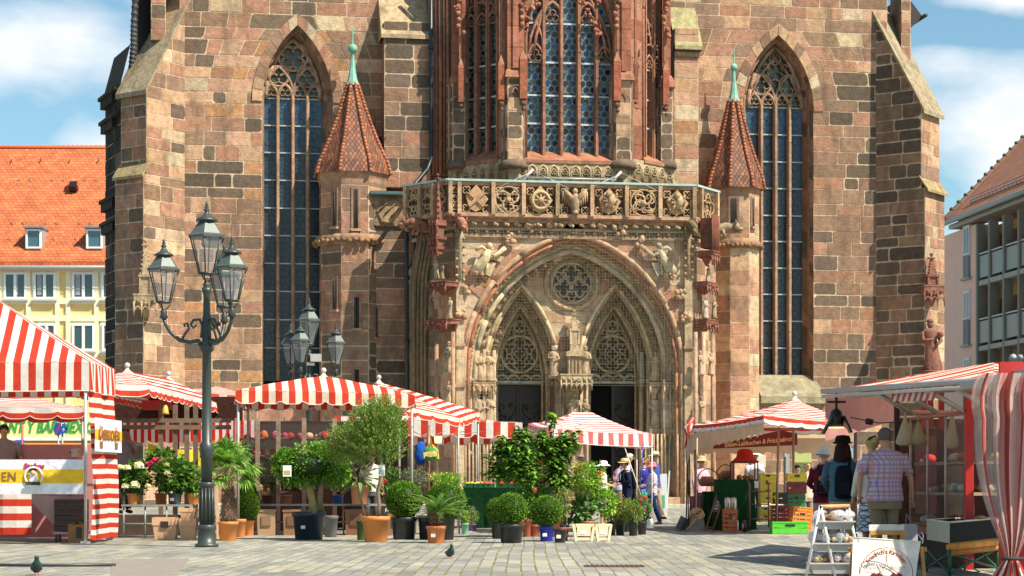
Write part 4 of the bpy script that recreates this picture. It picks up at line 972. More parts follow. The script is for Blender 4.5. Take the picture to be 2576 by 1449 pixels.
def shield(m, x, r, T=0):
    pts = [(x-r*.85, zc+r*.25), (x, zc+r*1.15), (x+r*.95, zc+r*.05), (x+r*.45, zc-r*.75), (x-r*.05, zc-r*1.0), (x-r*.55, zc-r*.75)]
    m.prism(pts, Matrix.Translation((0, -.1, 0)), .22, col=cj((.52, .32, .19)))
for i in range(7):
    m = BFc.mb(); xa = BFc.at(posts[i], 500)[0]+.08; xb = BFc.at(posts[i+1], 500)[0]-.08; x = (xa+xb)/2; r = hh
    for k in (-1, 1):
        for q in (-1, 1):
            foil(m, x+k*(xb-xa)*.34, zc+q*r*.66, r*.3, 4, .05, .025, cj(CV), rot=pi/4)
    nm = 'heraldic_panel'
    if i == 0:
        shield(m, x, r*.92); c = (.44, .26, .15)
        m.box((x, -.13, zc), (r*1.5, .06, .11), ry=R(42), col=c); m.box((x, -.134, zc), (r*1.5, .06, .11), ry=R(-42), col=c)
    elif i in (1, 5):
        nm = 'tracery_panel'
        for a in range(4 if i == 5 else 3):
            t = 2*pi*a/(4 if i == 5 else 3)+.5; foil(m, x+cos(t)*r*.5, zc+sin(t)*r*.5, r*.38, 4 if i == 1 else 3, .06, .035, cj(CV))
            m.tube([(x+cos(t+q*.5)*r*.22*q, -.06, zc+sin(t+q*.5)*r*.22*q) for q in (0, 1, 2, 3, 4)], .04, 5, col=cj(CV))
        m.ball((x, -.08, zc), .1, 6, col=CV)
        m.tube([(a, -.05, b) for a, b in circ(x, zc, r*.97, 18)], .035, 5, col=cj(CV))
    elif i == 2:
        shield(m, x, r*.95); m.tube([(a, -.14, b) for a, b in circ(x, zc, r*.62, 20)], .06, 6, col=cj(CV)); m.ball((x, -.15, zc), .1, 8, col=CV)
        for a in range(4): t = pi*a/4; m.tube([(x-cos(t)*r*.6, -.14, zc-sin(t)*r*.6), (x+cos(t)*r*.6, -.14, zc+sin(t)*r*.6)], .03, 5, col=cj(CV))
    elif i == 3:
        shield(m, x, r*.6)
        for k in (-1, 1):
            m.tube([(x+k*.08, -.14, zc+.05), (x+k*r*.55, -.16, zc+r*.5), (x+k*r*.85, -.14, zc+r*.85)], [.12, .09, .04], 6, col=cj(CV))
            for q in range(5): m.tube([(x+k*r*(.25+.15*q), -.14, zc+r*(.3+.1*q)), (x+k*r*(.3+.16*q), -.12, zc-r*(.45-.1*q))], [.05, .025], 5, col=cj(CV))
            m.tube([(x+k*.05, -.14, zc-.2), (x+k*r*.3, -.14, zc-r*.75)], [.07, .04], 5, col=cj(CV))
        m.lathe([(.02, -.45), (.11, -.3), (.16, 0), (.1, .2), (.06, .3)], (x, -.14, zc), 8, col=CV); m.ball((x, -.16, zc+r*.72), .1, 7, col=CV); m.tube([(x, -.14, zc-.3), (x, -.14, zc-r*.95)], [.1, .14], 6, col=CV)
    else:
        shield(m, x, r*.9)
        r_ = random.Random(i)
        m.tube([(x+r*.1, -.14, zc+r*.5), (x+r*.15, -.16, zc+.05), (x-r*.05, -.14, zc-r*.4)], [.1, .15, .1], 7, col=CV); m.ball((x-r*.05, -.18, zc+r*.55), .12, 7, col=CV)
        for a, b in ((-.5, .3), (-.55, -.1), (-.4, -.65), (.3, -.7), (.6, .1)): m.tube([(x, -.15, zc), (x+a*r*.7, -.16, zc+b*r*.6+.05), (x+a*r, -.14, zc+b*r)], [.06, .05, .03], 5, col=cj(CV))
        m.tube([(x+r*.3, -.14, zc-r*.3), (x+r*.6, -.14, zc+r*.0), (x+r*.4, -.14, zc+r*.4), (x+r*.6, -.14, zc+r*.6)], .035, 5, col=CV)
        for q in range(10): m.ball((x+r_.uniform(-.6, .6)*r, -.1, zc+r_.uniform(-.6, .6)*r), .06, 5, col=cj(CV))
    part(m, nm, carve)
for Fc, pl in ((BL, (1026, 1062, 1095, 1126)), (BR, (1757, 1797)), (BFc, (1132, 1155))):
    for a, b in zip(pl, pl[1:]):
        m = Fc.mb(); xa, xb = Fc.at(a, 500)[0], Fc.at(b, 500)[0]; x = (xa+xb)/2; ww = abs(xb-xa)/2
        foil(m, x, zc, min(ww*.8, hh), 4, .05, .035, cj(CV))
        for q in (-1, 1): foil(m, x, zc+q*hh*.62, min(ww*.7, hh*.4), 3, .05, .03, cj(CV)); m.tube([(p, -.05, z_) for p, z_ in gothic(x, ww*.8, None, zc-q*0, zc+hh*.9, 5)], .025, 4, col=cj(CV))
        part(m, 'tracery_panel', carve)
# floodlight bars resting on the rail
m = BFc.mb()
for pa, pb in ((1300, 1475), ): m.tube([(BFc.at(pa, 448)[0], 0, bz1+.18), (BFc.at(1550, 448)[0], 0, bz1+.18)], .03, 6, col=(.3, .33, .32))
for px in (1326, 1548):
    x = BFc.at(px, 440)[0]; m.tube([(x-.12, 0, bz1+.12), (x+.2, 0, bz1+.45)], .045, 6, col=(.55, .55, .52)); m.tube([(x, 0, bz1+.3), (x-1.1, -.2, bz1-.25)], .008, 4, col=(.6, .6, .6)); m.tube([(x+.2, 0, bz1+.42), (x+1.4, -.2, bz1-.2)], .008, 4, col=(.6, .6, .6))
part(m, 'cable_bar', metal)
# ---- porch front with the great arch
WP = 4.6
PF = Face(CB, (cu(1146, WP), WP), (cu(1738, WP), WP)); PLf = Face(CB, (cu(1026, 2.5), 2.5), (cu(1146, WP), WP)); PR = Face(CB, (cu(1738, WP), WP), (cu(1800, 2.9), 2.9))
pzt = PF.at(1443, 546)[1]
def pxw(px0, px1, d=0): return PF.at(px1, 800, d)[0]-PF.at(px0, 800, d)[0]
mc, za0 = PF.at(1443, 588); _, zs0 = PF.at(1443, 900); K = pxw(1443, 1543)/100
def order(hwpx, appy, d, sp=935):
    s_ = PF.at(1443, 900)[0]; return s_, hwpx*K, PF.at(1443, sp)[1], PF.at(1443, appy)[1]
m = PF.mb(); s_, h_, zs, za = order(276, 585, 0)
ashlar(m, 0, PF.L, 0, pzt, PAL_S, bw=.8, rowh=.5, holes=[hole(s_, h_, -.1, zs, za)], gap=.016); part(m, 'porch_wall')
m = PLf.mb(); ashlar(m, 0, PLf.L, 0, pzt, [(BRN, 3), (TAN, 3), (DK2, 2)], gap=.016); part(m, 'porch_flank')
m = PR.mb(); ashlar(m, 0, PR.L, 0, pzt, [(TAN, 3), (BRN, 3)], gap=.016); part(m, 'porch_flank')
m = MB(); m.add([(cu(1026, 2.5), -2.5, 0), (cu(1026, 2.5), 0, 0), (cu(1026, 2.5), 0, pzt), (cu(1026, 2.5), -2.5, pzt)], [(0, 1, 2, 3)], col=BRN)
m.add([(cu(1800, 2.9), -2.9, 0), (cu(1800, 2.9), 0, 0), (cu(1800, 2.9), 0, pzt), (cu(1800, 2.9), -2.9, pzt)], [(0, 1, 2, 3)], col=TAN)
m.add([(cu(1026, 2.5), -2.5, pzt), (cu(1146, WP), -WP, pzt), (cu(1738, WP), -WP, pzt), (cu(1800, 2.9), -2.9, pzt), (cu(1800, 2.9), 0, pzt), (cu(1026, 2.5), 0, pzt)], [(0, 1, 2, 3, 4, 5)], col=BRN)
part(m, 'porch_roof_slab')
CARV = (.44, .325, .21); CAR2 = (.29, .205, .125); CARD = (.19, .13, .08)
def blobs(mb, pts, d, r, n, col, spread=.05):
    for i in range(n):
        t = (i+U(-.2, .2))/n*(len(pts)-1); t = max(0, min(len(pts)-1.001, t)); k = int(t); f_ = t-k
        x = pts[k][0]*(1-f_)+pts[k+1][0]*f_; z = pts[k][1]*(1-f_)+pts[k+1][1]*f_
        mb.ball((x+U(-spread, spread), -d-U(0, .06), z+U(-spread, spread)), r*U(.6, 1.3), 6, col=cj(col, .2))
# cornice strips
for Fc in (PF, PLf, PR):
    m = Fc.mb(); z = lambda py: PF.at(1443, py)[1]
    m.box((Fc.L/2, -.1, z(551)), (Fc.L+.25, .5, .14), col=(.46, .22, .14)); m.box((Fc.L/2, -.05, z(560)), (Fc.L+.2, .34, .12), col=(.42, .27, .16)); m.box((Fc.L/2, -.03, z(597)), (Fc.L+.05, .16, .12), col=(.36, .24, .15)); m.box((Fc.L/2, -.02, z(580)), (Fc.L+.05, .12, .1), col=(.44, .33, .21))
    n = int(Fc.L/.36)
    for i in range(n):
        x = Fc.L*(i+.5)/n; c = cj((.44, .33, .20), .2)
        m.ball((x, -.22, z(567)), .08, 6, col=c); m.ball((x+.08, -.24, z(571)), .06, 6, col=c); m.tube([(x-.06, -.2, z(563)), (x+.02, -.25, z(572))], .04, 5, col=c)
        m.ball((x+.1, -.1, z(588)), .075, 6, col=cj(CARD, .2)); m.ball((x-.05, -.1, z(589)), .06, 6, col=cj(CARD, .2))
    part(m, 'leaf_cornice', carve)
# recessed orders
orders = [(276, 585, 0), (262, 600, -.08), (254, 608, -.42), (240, 626, -.5), (222, 644, -1.05)]
m = PF.mb(); ol = []
for hwp, ap, d in orders:
    s_, h_, zs, za = order(hwp, ap, d); ol.append(gothic(s_, h_, 0, zs, za, 16))
cols_ = [(.46, .25, .16), (.26, .18, .11), (.52, .42, .27), (.30, .21, .12)]
for i in range(4): loft(m, ol[i], orders[i][2], ol[i+1], orders[i+1][2], cols_[i])
rib(m, ol[0], .02, .09, (.48, .30, .19)); rib(m, ol[1], -.05, .06, (.42, .17, .10)); rib(m, ol[2], -.42, .05, CARV); rib(m, ol[3], -.48, .10, (.55, .43, .29)); rib(m, ol[4], -1.05, .07, CARV)
part(m, 'archivolt', carve)
m = PF.mb(); mid = [((a[0]+b[0])/2, (a[1]+b[1])/2) for a, b in zip(ol[1], ol[2])]; blobs(m, mid, -.22, .085, 150, CAR2, .04)
part(m, 'arch_foliage', carve)
m = PF.mb()   # large crockets climbing the outside of the arch
s_, h_, zs, za = order(288, 572, 0); oc = gothic(s_, h_, None, PF.at(1443, 850)[1], za, 16)
for i in range(2, len(oc)-2, 2):
    if abs(i-len(oc)//2) < 2: continue
    m = PF.mb()
    for _ in range(9): m.ball((oc[i][0]+U(-.15, .15), -.14-U(0, .1), oc[i][1]+U(-.15, .15)), U(.06, .11), 6, col=cj((.47, .30, .19), .15))
    part(m, 'crocket', carve)
# figures seated in the archivolt and standing in the jambs
k = 0
m = PF.mb()
s1_ = [((a[0]+b[0])/2, (a[1]+b[1])/2) for a, b in zip(ol[3], ol[4])]
n = len(s1_)
for i in range(4, n-4):
    if n//2-1 <= i <= n//2+1: continue
    p = s1_[i]; q = s1_[i+1] if i < n//2 else s1_[i-1]
    ang = atan2(q[0]-p[0], q[1]-p[1]); figure(m, (p[0], .78, p[1]), .72, col=cj(CARV if i < n//2 else CAR2, .15), lean=ang*.9, seed=i)
    m.ball((p[0]-.02, .72, p[1]-.1), .14, 6, col=cj(CARD))
part(m, 'archivolt_figure', carve)
ZT = PF.at(1443, 640, -1.0)[1]
TD = -1.05
# tympanum wall with two door arches
subs = []
for pc in (1312, 1548):
    x, za = PF.at(pc, 716, TD); _, zs = PF.at(pc, 950, TD); h = (PF.at(pc+96, 900, TD)[0]-PF.at(pc-96, 900, TD)[0])/2; subs.append((x, h, zs, za))
m = PF.mb(); xa, xb = PF.at(1443, 900)[0]-222*K, PF.at(1443, 900)[0]+222*K
ashlar(m, xa-.1, xb+.1, 0, ZT+.4, PAL_P+[(CAR2, 3), (SAND, 3)], d=TD, holes=[hole(x, h, -.1, zs, za) for x, h, zs, za in subs], bw=.7, rowh=.5, gap=.014)
part(m, 'tympanum_wall')
for si, (pc, (x, h, zs, za)) in enumerate(zip((1312, 1548), subs)):
    sc2 = ((96, 716, TD), (88, 726, TD-.15), (74, 752, TD-.8), (68, 764, TD-.9), (60, 778, TD-1.5))
    oo = []
    for hw, ap, d in sc2:
        cx_ = PF.at(pc, 900, TD)[0]+(0); cx_ = cx_+(PF.at(pc, 900, d)[0]-cx_)*.7
        z_a = PF.at(pc, ap, TD)[1]; hm = (PF.at(pc+hw, 900, TD)[0]-PF.at(pc-hw, 900, TD)[0])/2; oo.append((gothic(cx_, hm, 0, PF.at(pc, 955, TD)[1], z_a, 12), d, cx_, hm, z_a))
    m = PF.mb()
    for i in range(4): loft(m, oo[i][0], oo[i][1], oo[i+1][0], oo[i+1][1], ((.46, .33, .19), CARD, (.46, .35, .21), CARD)[i])
    rib(m, oo[0][0], TD+.02, .07, (.62, .47, .29)); rib(m, oo[1][0], TD-.15, .05, CARV); rib(m, oo[2][0], TD-.8, .05, CARV); rib(m, oo[3][0], TD-.88, .06, (.52, .42, .26)); rib(m, oo[4][0], TD-1.5, .06, CARV)
    part(m, 'door_arch', carve)
    m = PF.mb(); sp = [((a[0]*.5+b[0]*.5), (a[1]*.5+b[1]*.5)) for a, b in zip(oo[1][0], oo[2][0])]; n = len(sp)
    for i in range(2, n-2):
        if i == n//2: continue
        p = sp[i]; q = sp[i+1] if i < n//2 else sp[i-1]; ang = atan2(q[0]-p[0], q[1]-p[1])
        if q[1]-p[1] > .2: figure(m, (p[0], -TD+.42, p[1]), .62, col=cj(CAR2 if (i < n//2) == (si == 1) else CARD, .2), lean=ang*.9, seed=i+40*si)
    blobs(m, sp, TD-.45, .09, 70, CARD, .1)
    part(m, 'archivolt_figure', carve)
    # glazed lunette with tracery, lintel and doors
    o4, d4, cx4, hm4, za4 = oo[4]; zl = PF.at(pc, 959, d4)[1]
    m = PF.mb(); o = gothic(cx4, hm4, zl, PF.at(pc, 955, TD)[1]+.05, za4, 12); m.add([(a, -d4+.12, b) for a, b in o], [tuple(range(len(o)))], col=(.012, .014, .018)); lun = part(m, 'tympanum_window', plain)
    m = PF.mb(); tc_ = (.54, .42, .26); H = za4-zl; dd = d4-.02
    zc2 = zl+H*.40; rr_ = hm4*.78
    m.tube([(a, -dd, b) for a, b in circ(cx4, zc2, rr_, 24)], .05, 6, col=tc_)
    for a in range(6):
        t = pi/2+a*pi/3; foil(m, cx4+cos(t)*rr_*.63, zc2+sin(t)*rr_*.63, rr_*.31, 4 if a % 3 == 0 else 3, dd, .035, cj(tc_), rot=t)
    foil(m, cx4, zc2, rr_*.30, 4, dd, .035, tc_)
    m.tube([(a, -dd, b) for a, b in circ(cx4, zl+H*.80, hm4*.24, 12)], .035, 5, col=tc_); foil(m, cx4, zl+H*.80, hm4*.22, 3, dd, .025, tc_)
    for k in (-1, 1):
        foil(m, cx4+k*hm4*.33, zl+H*.68, hm4*.2, 3, dd, .03, tc_); m.tube([(cx4+k*hm4*.95, -dd, zl+H*.25), (cx4+k*hm4*.72, -dd, zl+H*.6), (cx4+k*hm4*.2, -dd, zl+H*.92)], .04, 5, col=tc_)
        foil(m, cx4+k*hm4*.8, zl+H*.2, hm4*.13, 3, dd, .025, tc_)
    for i in range(4):
        u = cx4-hm4+2*hm4*(i+.5)/4; m.tube([(a, -dd, b) for a, b in circ(u, zl+.02, hm4*.25, 8, 0, pi)], .04, 5, col=tc_); foil(m, u, zl+.14, .11, 3, dd, .02, tc_)
    m.box((cx4, -dd, zl-.04), (hm4*2.1, .2, .1), col=(.42, .42, .36)); part(m, 'tracery', carve, lun)
    zl2 = zl-.1
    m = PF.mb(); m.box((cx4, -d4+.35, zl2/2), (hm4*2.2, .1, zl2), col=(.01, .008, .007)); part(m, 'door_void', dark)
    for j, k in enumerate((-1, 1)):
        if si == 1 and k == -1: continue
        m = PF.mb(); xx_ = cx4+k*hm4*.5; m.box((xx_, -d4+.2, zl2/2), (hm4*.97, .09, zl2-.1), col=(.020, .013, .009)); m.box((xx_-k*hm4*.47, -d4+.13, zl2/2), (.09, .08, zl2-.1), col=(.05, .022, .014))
        do = part(m, 'door', mat('carved_oak', (1, 1, 1), .45, noise=.3))
        m = PF.mb()
        for zi in range(7):
            z0 = .8+zi*.68
            if z0 > zl2-.4: break
            for kk in (-1, 1):
                m.tube([(xx_+kk*a, -d4+.145, z0+b) for a, b in ((.02, -.25), (.2, -.1), (.3, .12), (.22, .28), (.1, .2), (.14, .1))], .022, 5, col=(.035, .03, .03))
                for _ in range(4): m.ball((xx_+kk*U(.05, .34), -d4+.14, z0+U(-.3, .3)), .04, 5, col=(.035, .03, .03))
        part(m, 'door_scrollwork', mat('wrought_iron', (1, 1, 1), .4, metal=.5), do)
# rose between the door arches
x, z = PF.at(1437, 712, TD); m = PF.mb(); r65 = 65*K
m.tube([(a, -TD-.03, b) for a, b in circ(x, z, r65, 28)], .10, 6, col=(.46, .34, .2), smooth=True); m.tube([(a, -TD-.05, b) for a, b in circ(x, z, r65*.87, 28)], .07, 6, col=CAR2); m.tube([(a, -TD-.06, b) for a, b in circ(x, z, r65*.77, 28)], .05, 6, col=CARV)
for i in range(26): t = 2*pi*i/26; m.ball((x+cos(t)*r65*.94, -TD-.08, z+sin(t)*r65*.94), .06, 5, col=cj(CAR2))
m2 = PF.mb(); n = 28; m2.add([(x+r65*.8*cos(2*pi*i/n), -TD-.03, z+r65*.8*sin(2*pi*i/n)) for i in range(n)], [tuple(range(n))[::-1]], col=(.012, .014, .02)); rose = part(m2, 'rose_window', plain)
for a in range(3):
    t = pi/2+a*2*pi/3; foil(m, x+cos(t)*r65*.36, z+sin(t)*r65*.36, r65*.36, 4, -TD*-1+.02, .05, CARV); foil(m, x-cos(t)*r65*.5, z-sin(t)*r65*.5, r65*.22, 3, TD+.06, .035, CARV, rot=-t)
part(m, 'tracery', carve, rose)
# middle post with canopy, pinnacle and the group standing before it
m = PF.mb(); xt, _ = PF.at(1438, 900, TD); zl = PF.at(1438, 962, TD)[1]
m.box((xt, -TD+.55, zl/2), (1.05, 1.2, zl), col=(.46, .34, .2))
for k in (-.5, -.3, .3, .5): m.tube([(xt+k, -TD-.08, 0), (xt+k, -TD-.08, zl)], .06, 6, col=cj(CARV))
part(m, 'middle_post', carve)
m = PF.mb(); zc3 = PF.at(1438, 985, TD)[1]; x3 = PF.at(1444, 900, TD+.3)[0]
canopy_box(m, x3, zc3, 1.05, .55, TD, TD+.75, (.44, .35, .22), 6)
m.box((x3, -TD-.3, PF.at(0, 920, TD)[1]), (.44, .4, 1.3), col=cj(CARV)); 
for i in range(3): m.box((x3-.12+.12*i, -TD-.51, PF.at(0, 925, TD)[1]), (.04, .05, 1.1), col=CARD)
m.box((x3, -TD-.3, PF.at(0, 878, TD)[1]), (.62, .55, .16), col=cj(CARV)); m.box((x3, -TD-.3, PF.at(0, 845, TD)[1]), (.3, .3, .8), col=cj(CARV)); pinnacle(m, x3, -TD-.3, PF.at(0, 850, TD)[1], PF.at(0, 765, TD)[1], .28, (.55, .42, .26))
part(m, 'canopy', carve)
m = PF.mb(); zf = PF.at(1443, 1072, TD)[1]
figure(m, (x3-.02, -TD-.3, zf), 1.1, col=CARV, seed=5); figure(m, (x3+.35, -TD-.35, zf+.1), .8, col=CARV, seed=6); figure(m, (x3+.1, -TD-.5, zf), .5, col=CARV, seed=8)
m.lathe([(.1, -.9), (.35, -.2), (.6, 0)], (x3+.1, -TD-.35, zf), 8, col=CAR2); part(m, 'statue_group', carve)
for px, sd in ((1390, 3), (1470, 9)):
    m = PF.mb(); x, z = PF.at(px, 945, TD); figure(m, (x, -TD-.2, z), .95, col=cj(CARV), seed=sd); part(m, 'statue', carve)
# jamb statues in two rows, each on a console under a canopy
jd = (-.72, -.95)
for px, d, rows_ in ((1205, -.75, 1), (1229, -1.1, 1), (1648, -1.1, 1), (1683, -.75, 1)):
    for py0, py1 in ((955, 885), (1072, 992)):
        d2 = d+.25; x, z0 = PF.at(px, py0, d2); z1 = PF.at(px, py1, d2)[1]
        m = PF.mb(); figure(m, (x, -d2, z0), z1-z0, col=cj(CARV, .1), seed=px+py0); part(m, 'statue', carve)
        m = PF.mb(); canopy_box(m, x, z0-.52, .42, .42, d2-.1, d2+.2, cj((.44, .31, .19)), 2); part(m, 'console', carve)
m = PF.mb()
for px, d in ((1190, -.5), (1218, -.8), (1243, -1.2), (1614, -1.3), (1632, -1.15), (1665, -.8), (1698, -.5), (1172, -.1), (1713, -.1)):
    x, _ = PF.at(px, 900, d); m.tube([(x, -d, 0), (x, -d, zs0+.3)], .07, 7, col=cj(CARV, .12)); m.lathe([(.12, 0), (.12, .5), (.08, .62)], (x, -d, .3), 8, col=cj(CARV)); m.lathe([(.07, 0), (.12, .06), (.07, .14)], (x, -d, PF.at(px, 962, d)[1]), 8, col=CARV)
part(m, 'jamb_shaft', carve)
# blind panelling at the foot of the jambs
m = PF.mb()
for i in range(8):
    for base in (1100, 1700):
        pass
for px in list(range(1170, 1250, 9))+list(range(1612, 1718, 10)):
    d = -.1 if px < 1185 or px > 1700 else -.45; x, z1 = PF.at(px, 1092, d); m.tube([(x, -d-.12, .3), (x, -d-.12, z1)], .035, 5, col=cj(CARV)); 
m.box((PF.at(1208, 0, -.4)[0], .4, .35), (1.1, .9, .5), col=cj(TAN)); m.box((PF.at(1662, 0, -.4)[0], .4, .35), (1.3, .9, .5), col=cj(TAN))
part(m, 'foot_panelling', carve)
# flying angels in the spandrels
for px, py, k in ((1220, 655, 1), (1662, 655, -1)):
    m = PF.mb(); x, z = PF.at(px, py); c = (.60, .49, .30) if k > 0 else (.46, .38, .27)
    m.tube([(x-k*.42, -.12, z-.42), (x-k*.2, -.18, z-.2), (x, -.22, z+.05), (x+k*.08, -.2, z+.32)], [.16, .2, .15, .12], 8, col=c)
    m.ball((x+k*.12, -.24, z+.46), .11, 8, col=c); m.tube([(x+k*.05, -.22, z+.3), (x-k*.15, -.25, z+.42), (x-k*.35, -.2, z+.3)], .06, 6, col=c)
    m.tube([(x+k*.05, -.22, z+.25), (x+k*.3, -.25, z+.12), (x+k*.65, -.15, z+.4)], [.06, .07, .09], 6, col=c)
    m.prism([(x-k*.05, z+.1), (x+k*.5, z-.05), (x+k*.62, z+.1), (x+k*.15, z+.3)][::k], Matrix.Translation((0, -.16, 0)), .06, col=c); m.prism([(x-k*.1, z-.1), (x+k*.35, z-.1), (x+k*.15, z-.55), (x-k*.05, z-.45)][::k], Matrix.Translation((0, -.17, 0)), .1, col=c)
    for q in range(4): m.tube([(x-k*.3+q*.12*k, -.24, z+.02-q*.05), (x-k*.5+q*.16*k, -.2, z-.5)], .035, 5, col=cj(c))
    part(m, 'relief_angel', carve)
m = PF.mb()
for px, py, c in ((1205, 720, PNK), (1225, 705, ORG), (1660, 725, PNK), (1690, 760, (.42, .2, .12)), (1250, 690, PNK)):
    x, z = PF.at(px, py); m.box((x, -.03, z), (.55, .03, .55), ry=R(40 if px < 1443 else -40), col=c)
part(m, 'repair_block')
# ---- corner niches with red canopies and statues
REDC = (.25, .10, .07)
def niche(Fc, px, tiers, w, d):
    for (pyc, wpx) in tiers['can']:
        m = Fc.mb(); x, z = Fc.at(px, pyc+14, d); canopy_box(m, x, z, wpx/70, .42, d-.45, d+.15, cj(REDC), 4); part(m, 'red_canopy', carve)
    for (p, py0, py1, c) in tiers['st']:
        m = Fc.mb(); x, z0 = Fc.at(p, py0, d); z1 = Fc.at(p, py1, d)[1]; figure(m, (x, -d, z0), z1-z0, col=c, seed=int(p+py0)); part(m, 'statue', carve)
niche(PLf, 1106, {'can': ((728, 66), (822, 72)), 'st': ((1098, 700, 655, SAND), (1112, 700, 662, CAR2), (1131, 798, 748, CARV), (1128, 935, 862, CARV), (1128, 1012, 962, CARV), (1085, 798, 750, CAR2))}, 0, .5)
niche(PR, 1782, {'can': ((728, 62), (822, 66)), 'st': ((1782, 712, 668, SAND), (1775, 798, 748, (.6, .48, .36)), (1797, 798, 752, CARV), (1762, 940, 885, CARV), (1788, 940, 890, CARV), (1765, 1060, 1000, CARV))}, 0, .45)
m = PLf.mb(); x, z0 = PLf.at(1101, 640, .75); z1 = PLf.at(1101, 440, .75)[1]
pinnacle(m, x, -.75, z0, z1, .30, REDC); 
for py in (565, 600, 625): zz_ = PLf.at(1101, py, .75)[1]; m.box((x, -.75, zz_), (.45, .4, .09), col=cj(REDC)); [m.tube([(x+k*.19, -.95, zz_-.3), (x+k*.19, -.95, zz_+.1)], .03, 5, col=cj(REDC)) for k in (-1, 0, 1)]
part(m, 'red_pinnacle', carve)
m = PR.mb(); x, z0 = PR.at(1783, 640, .6); z1 = PR.at(1783, 565, .6)[1]
m.box((x, -.6, (z0+z1)/2+.2), (.45, .4, z1-z0), col=(.2, .07, .05))
for k in (-1, -.33, .33, 1): m.tube([(x+k*.26, -.84, z0-.1), (x+k*.26, -.84, z1+.3)], .04, 5, col=cj(REDC))
canopy_box(m, x, z0-.4, .6, .5, .2, .85, REDC, 3); part(m, 'red_pinnacle', carve)
for Fc, px, d, py0, py1, c in ((PF, 1156, .08, 560, 705, (.44, .36, .24)), (PF, 1729, .08, 565, 700, (.36, .25, .15))):
    m = Fc.mb(); x, za = Fc.at(px, py0); zb = Fc.at(px, py1)[1]; m.lathe([(.1, 0), (.07, (za-zb)*.5), (.16, za-zb)], (x, -.14, zb), 6, col=c)
    for i in range(14): m.ball((x+(-1)**i*.12, -.2, zb+(za-zb)*i/14), .055, 5, col=cj(c))
    m.box((x, -.08, zb/2), (.26, .2, zb), col=cj((.52, .38, .25))); m.box((x, -.1, PF.at(0, 856)[1]), (.34, .28, .1), col=TAN); m.box((x, -.1, PF.at(0, 962)[1]), (.36, .3, .1), col=TAN); part(m, 'corner_pilaster', carve)
m = PLf.mb()
for px, r_ in ((1034, .06), (1042, .09), (1052, .06), (1062, .08), (1070, .05)):
    x = PLf.at(px, 800, .1)[0]; x2 = PLf.at(px+22, 600, .1)[0]; m.tube([(x, -.1, .3), (x, -.1, PLf.at(px, 800)[1]), (x+.05, -.1, PLf.at(px, 700)[1]), (x2, -.1, PLf.at(px, 590)[1])], r_, 6, col=cj((.24, .17, .10)))
for px in (1098, 1140): x = PLf.at(px, 800, .6)[0]; m.tube([(x, -.6, .3), (x, -.6, PLf.at(px, 835, .6)[1])], .07, 7, col=cj((.42, .25, .16))); m.lathe([(.14, 0), (.14, .5), (.07, .8)], (x, -.6, .3), 8, col=TAN)
part(m, 'flank_shaft', carve)
m = PR.mb()
for px in (1750, 1770, 1793): x = PR.at(px, 800, .5)[0]; m.tube([(x, -.5, .3), (x, -.5, PR.at(px, 835, .5)[1])], .07, 7, col=cj((.48, .3, .2)))
part(m, 'flank_shaft', carve)
# gargoyles
def gargoyle(p, dirv, c, L=1.1):
    m = MB(); d = Vector(dirv).normalized(); p = Vector(p); up = Vector((0, 0, 1))
    m.tube([p, p+d*L*.3+up*.05, p+d*L*.6+up*.12, p+d*L*.85+up*.08], [.17, .2, .14, .11], 8, col=c); h = p+d*L
    m.ball(h+up*.08, .15, 8, col=c); m.tube([h, h+d*.25-up*.04], [.1, .06], 6, col=c); m.tube([h+d*.02-up*.06, h+d*.2-up*.14], [.07, .04], 6, col=c)
    s_ = d.cross(up)
    for k in (-1, 1):
        m.tube([h+s_*k*.1+up*.15, h+s_*k*.16+up*.3], [.05, .01], 5, col=c); m.tube([p+d*L*.4+s_*k*.15, p+d*L*.5+s_*k*.2-up*.25], [.08, .05], 5, col=c)
    part(m, 'gargoyle', carve)
for px, py, w, d, c in ((1072, 568, 4.0, (-1, -.35, .05), (.34, .15, .11)), (1158, 560, 5.0, (.02, -1, -.25), (.38, .17, .12)), (1738, 566, 5.0, (-.05, -1, -.3), (.22, .16, .08)), (1800, 580, 3.6, (1, -.3, .1), (.33, .26, .16))):
    gargoyle((cu(px, w), -w+.2, cz2(px, py, w)), d, c, .75 if px != 1158 else .7)
# pinnacled statue canopies on the corner buttresses
def corner_saint(px, w, pt, pc, ps0, ps1, c, figs):
    m = MB(); u_ = cu(px, w); zt, zc_ = cz2(px, pt, w), cz2(px, pc, w)
    pinnacle(m, u_, -w, zc_+.55, zt, .34, c)
    m.T = Matrix.Translation((u_, -w, 0)); canopy_box(m, 0, zc_, .75, .75, -.25, .3, c, 3); m.T = None
    part(m, 'saint_canopy', carve)
    if figs:
        m = MB(); z0, z1 = cz2(px, ps0, w), cz2(px, ps1, w); figure(m, (u_, -w, z0), z1-z0, col=c, seed=3); m.lathe([(.15, -.5), (.35, -.1), (.35, 0)], (u_, -w, z0), 8, col=c)
        m.ball((u_+.25, -w-.25, z0+(z1-z0)*.72), .12, 7, col=c); part(m, 'statue', carve)
corner_saint(366, 1.75, 606, 798, 0, 0, (.40, .30, .19), False)
corner_saint(2343, 1.55, 640, 772, 932, 808, (.25, .115, .085), True)
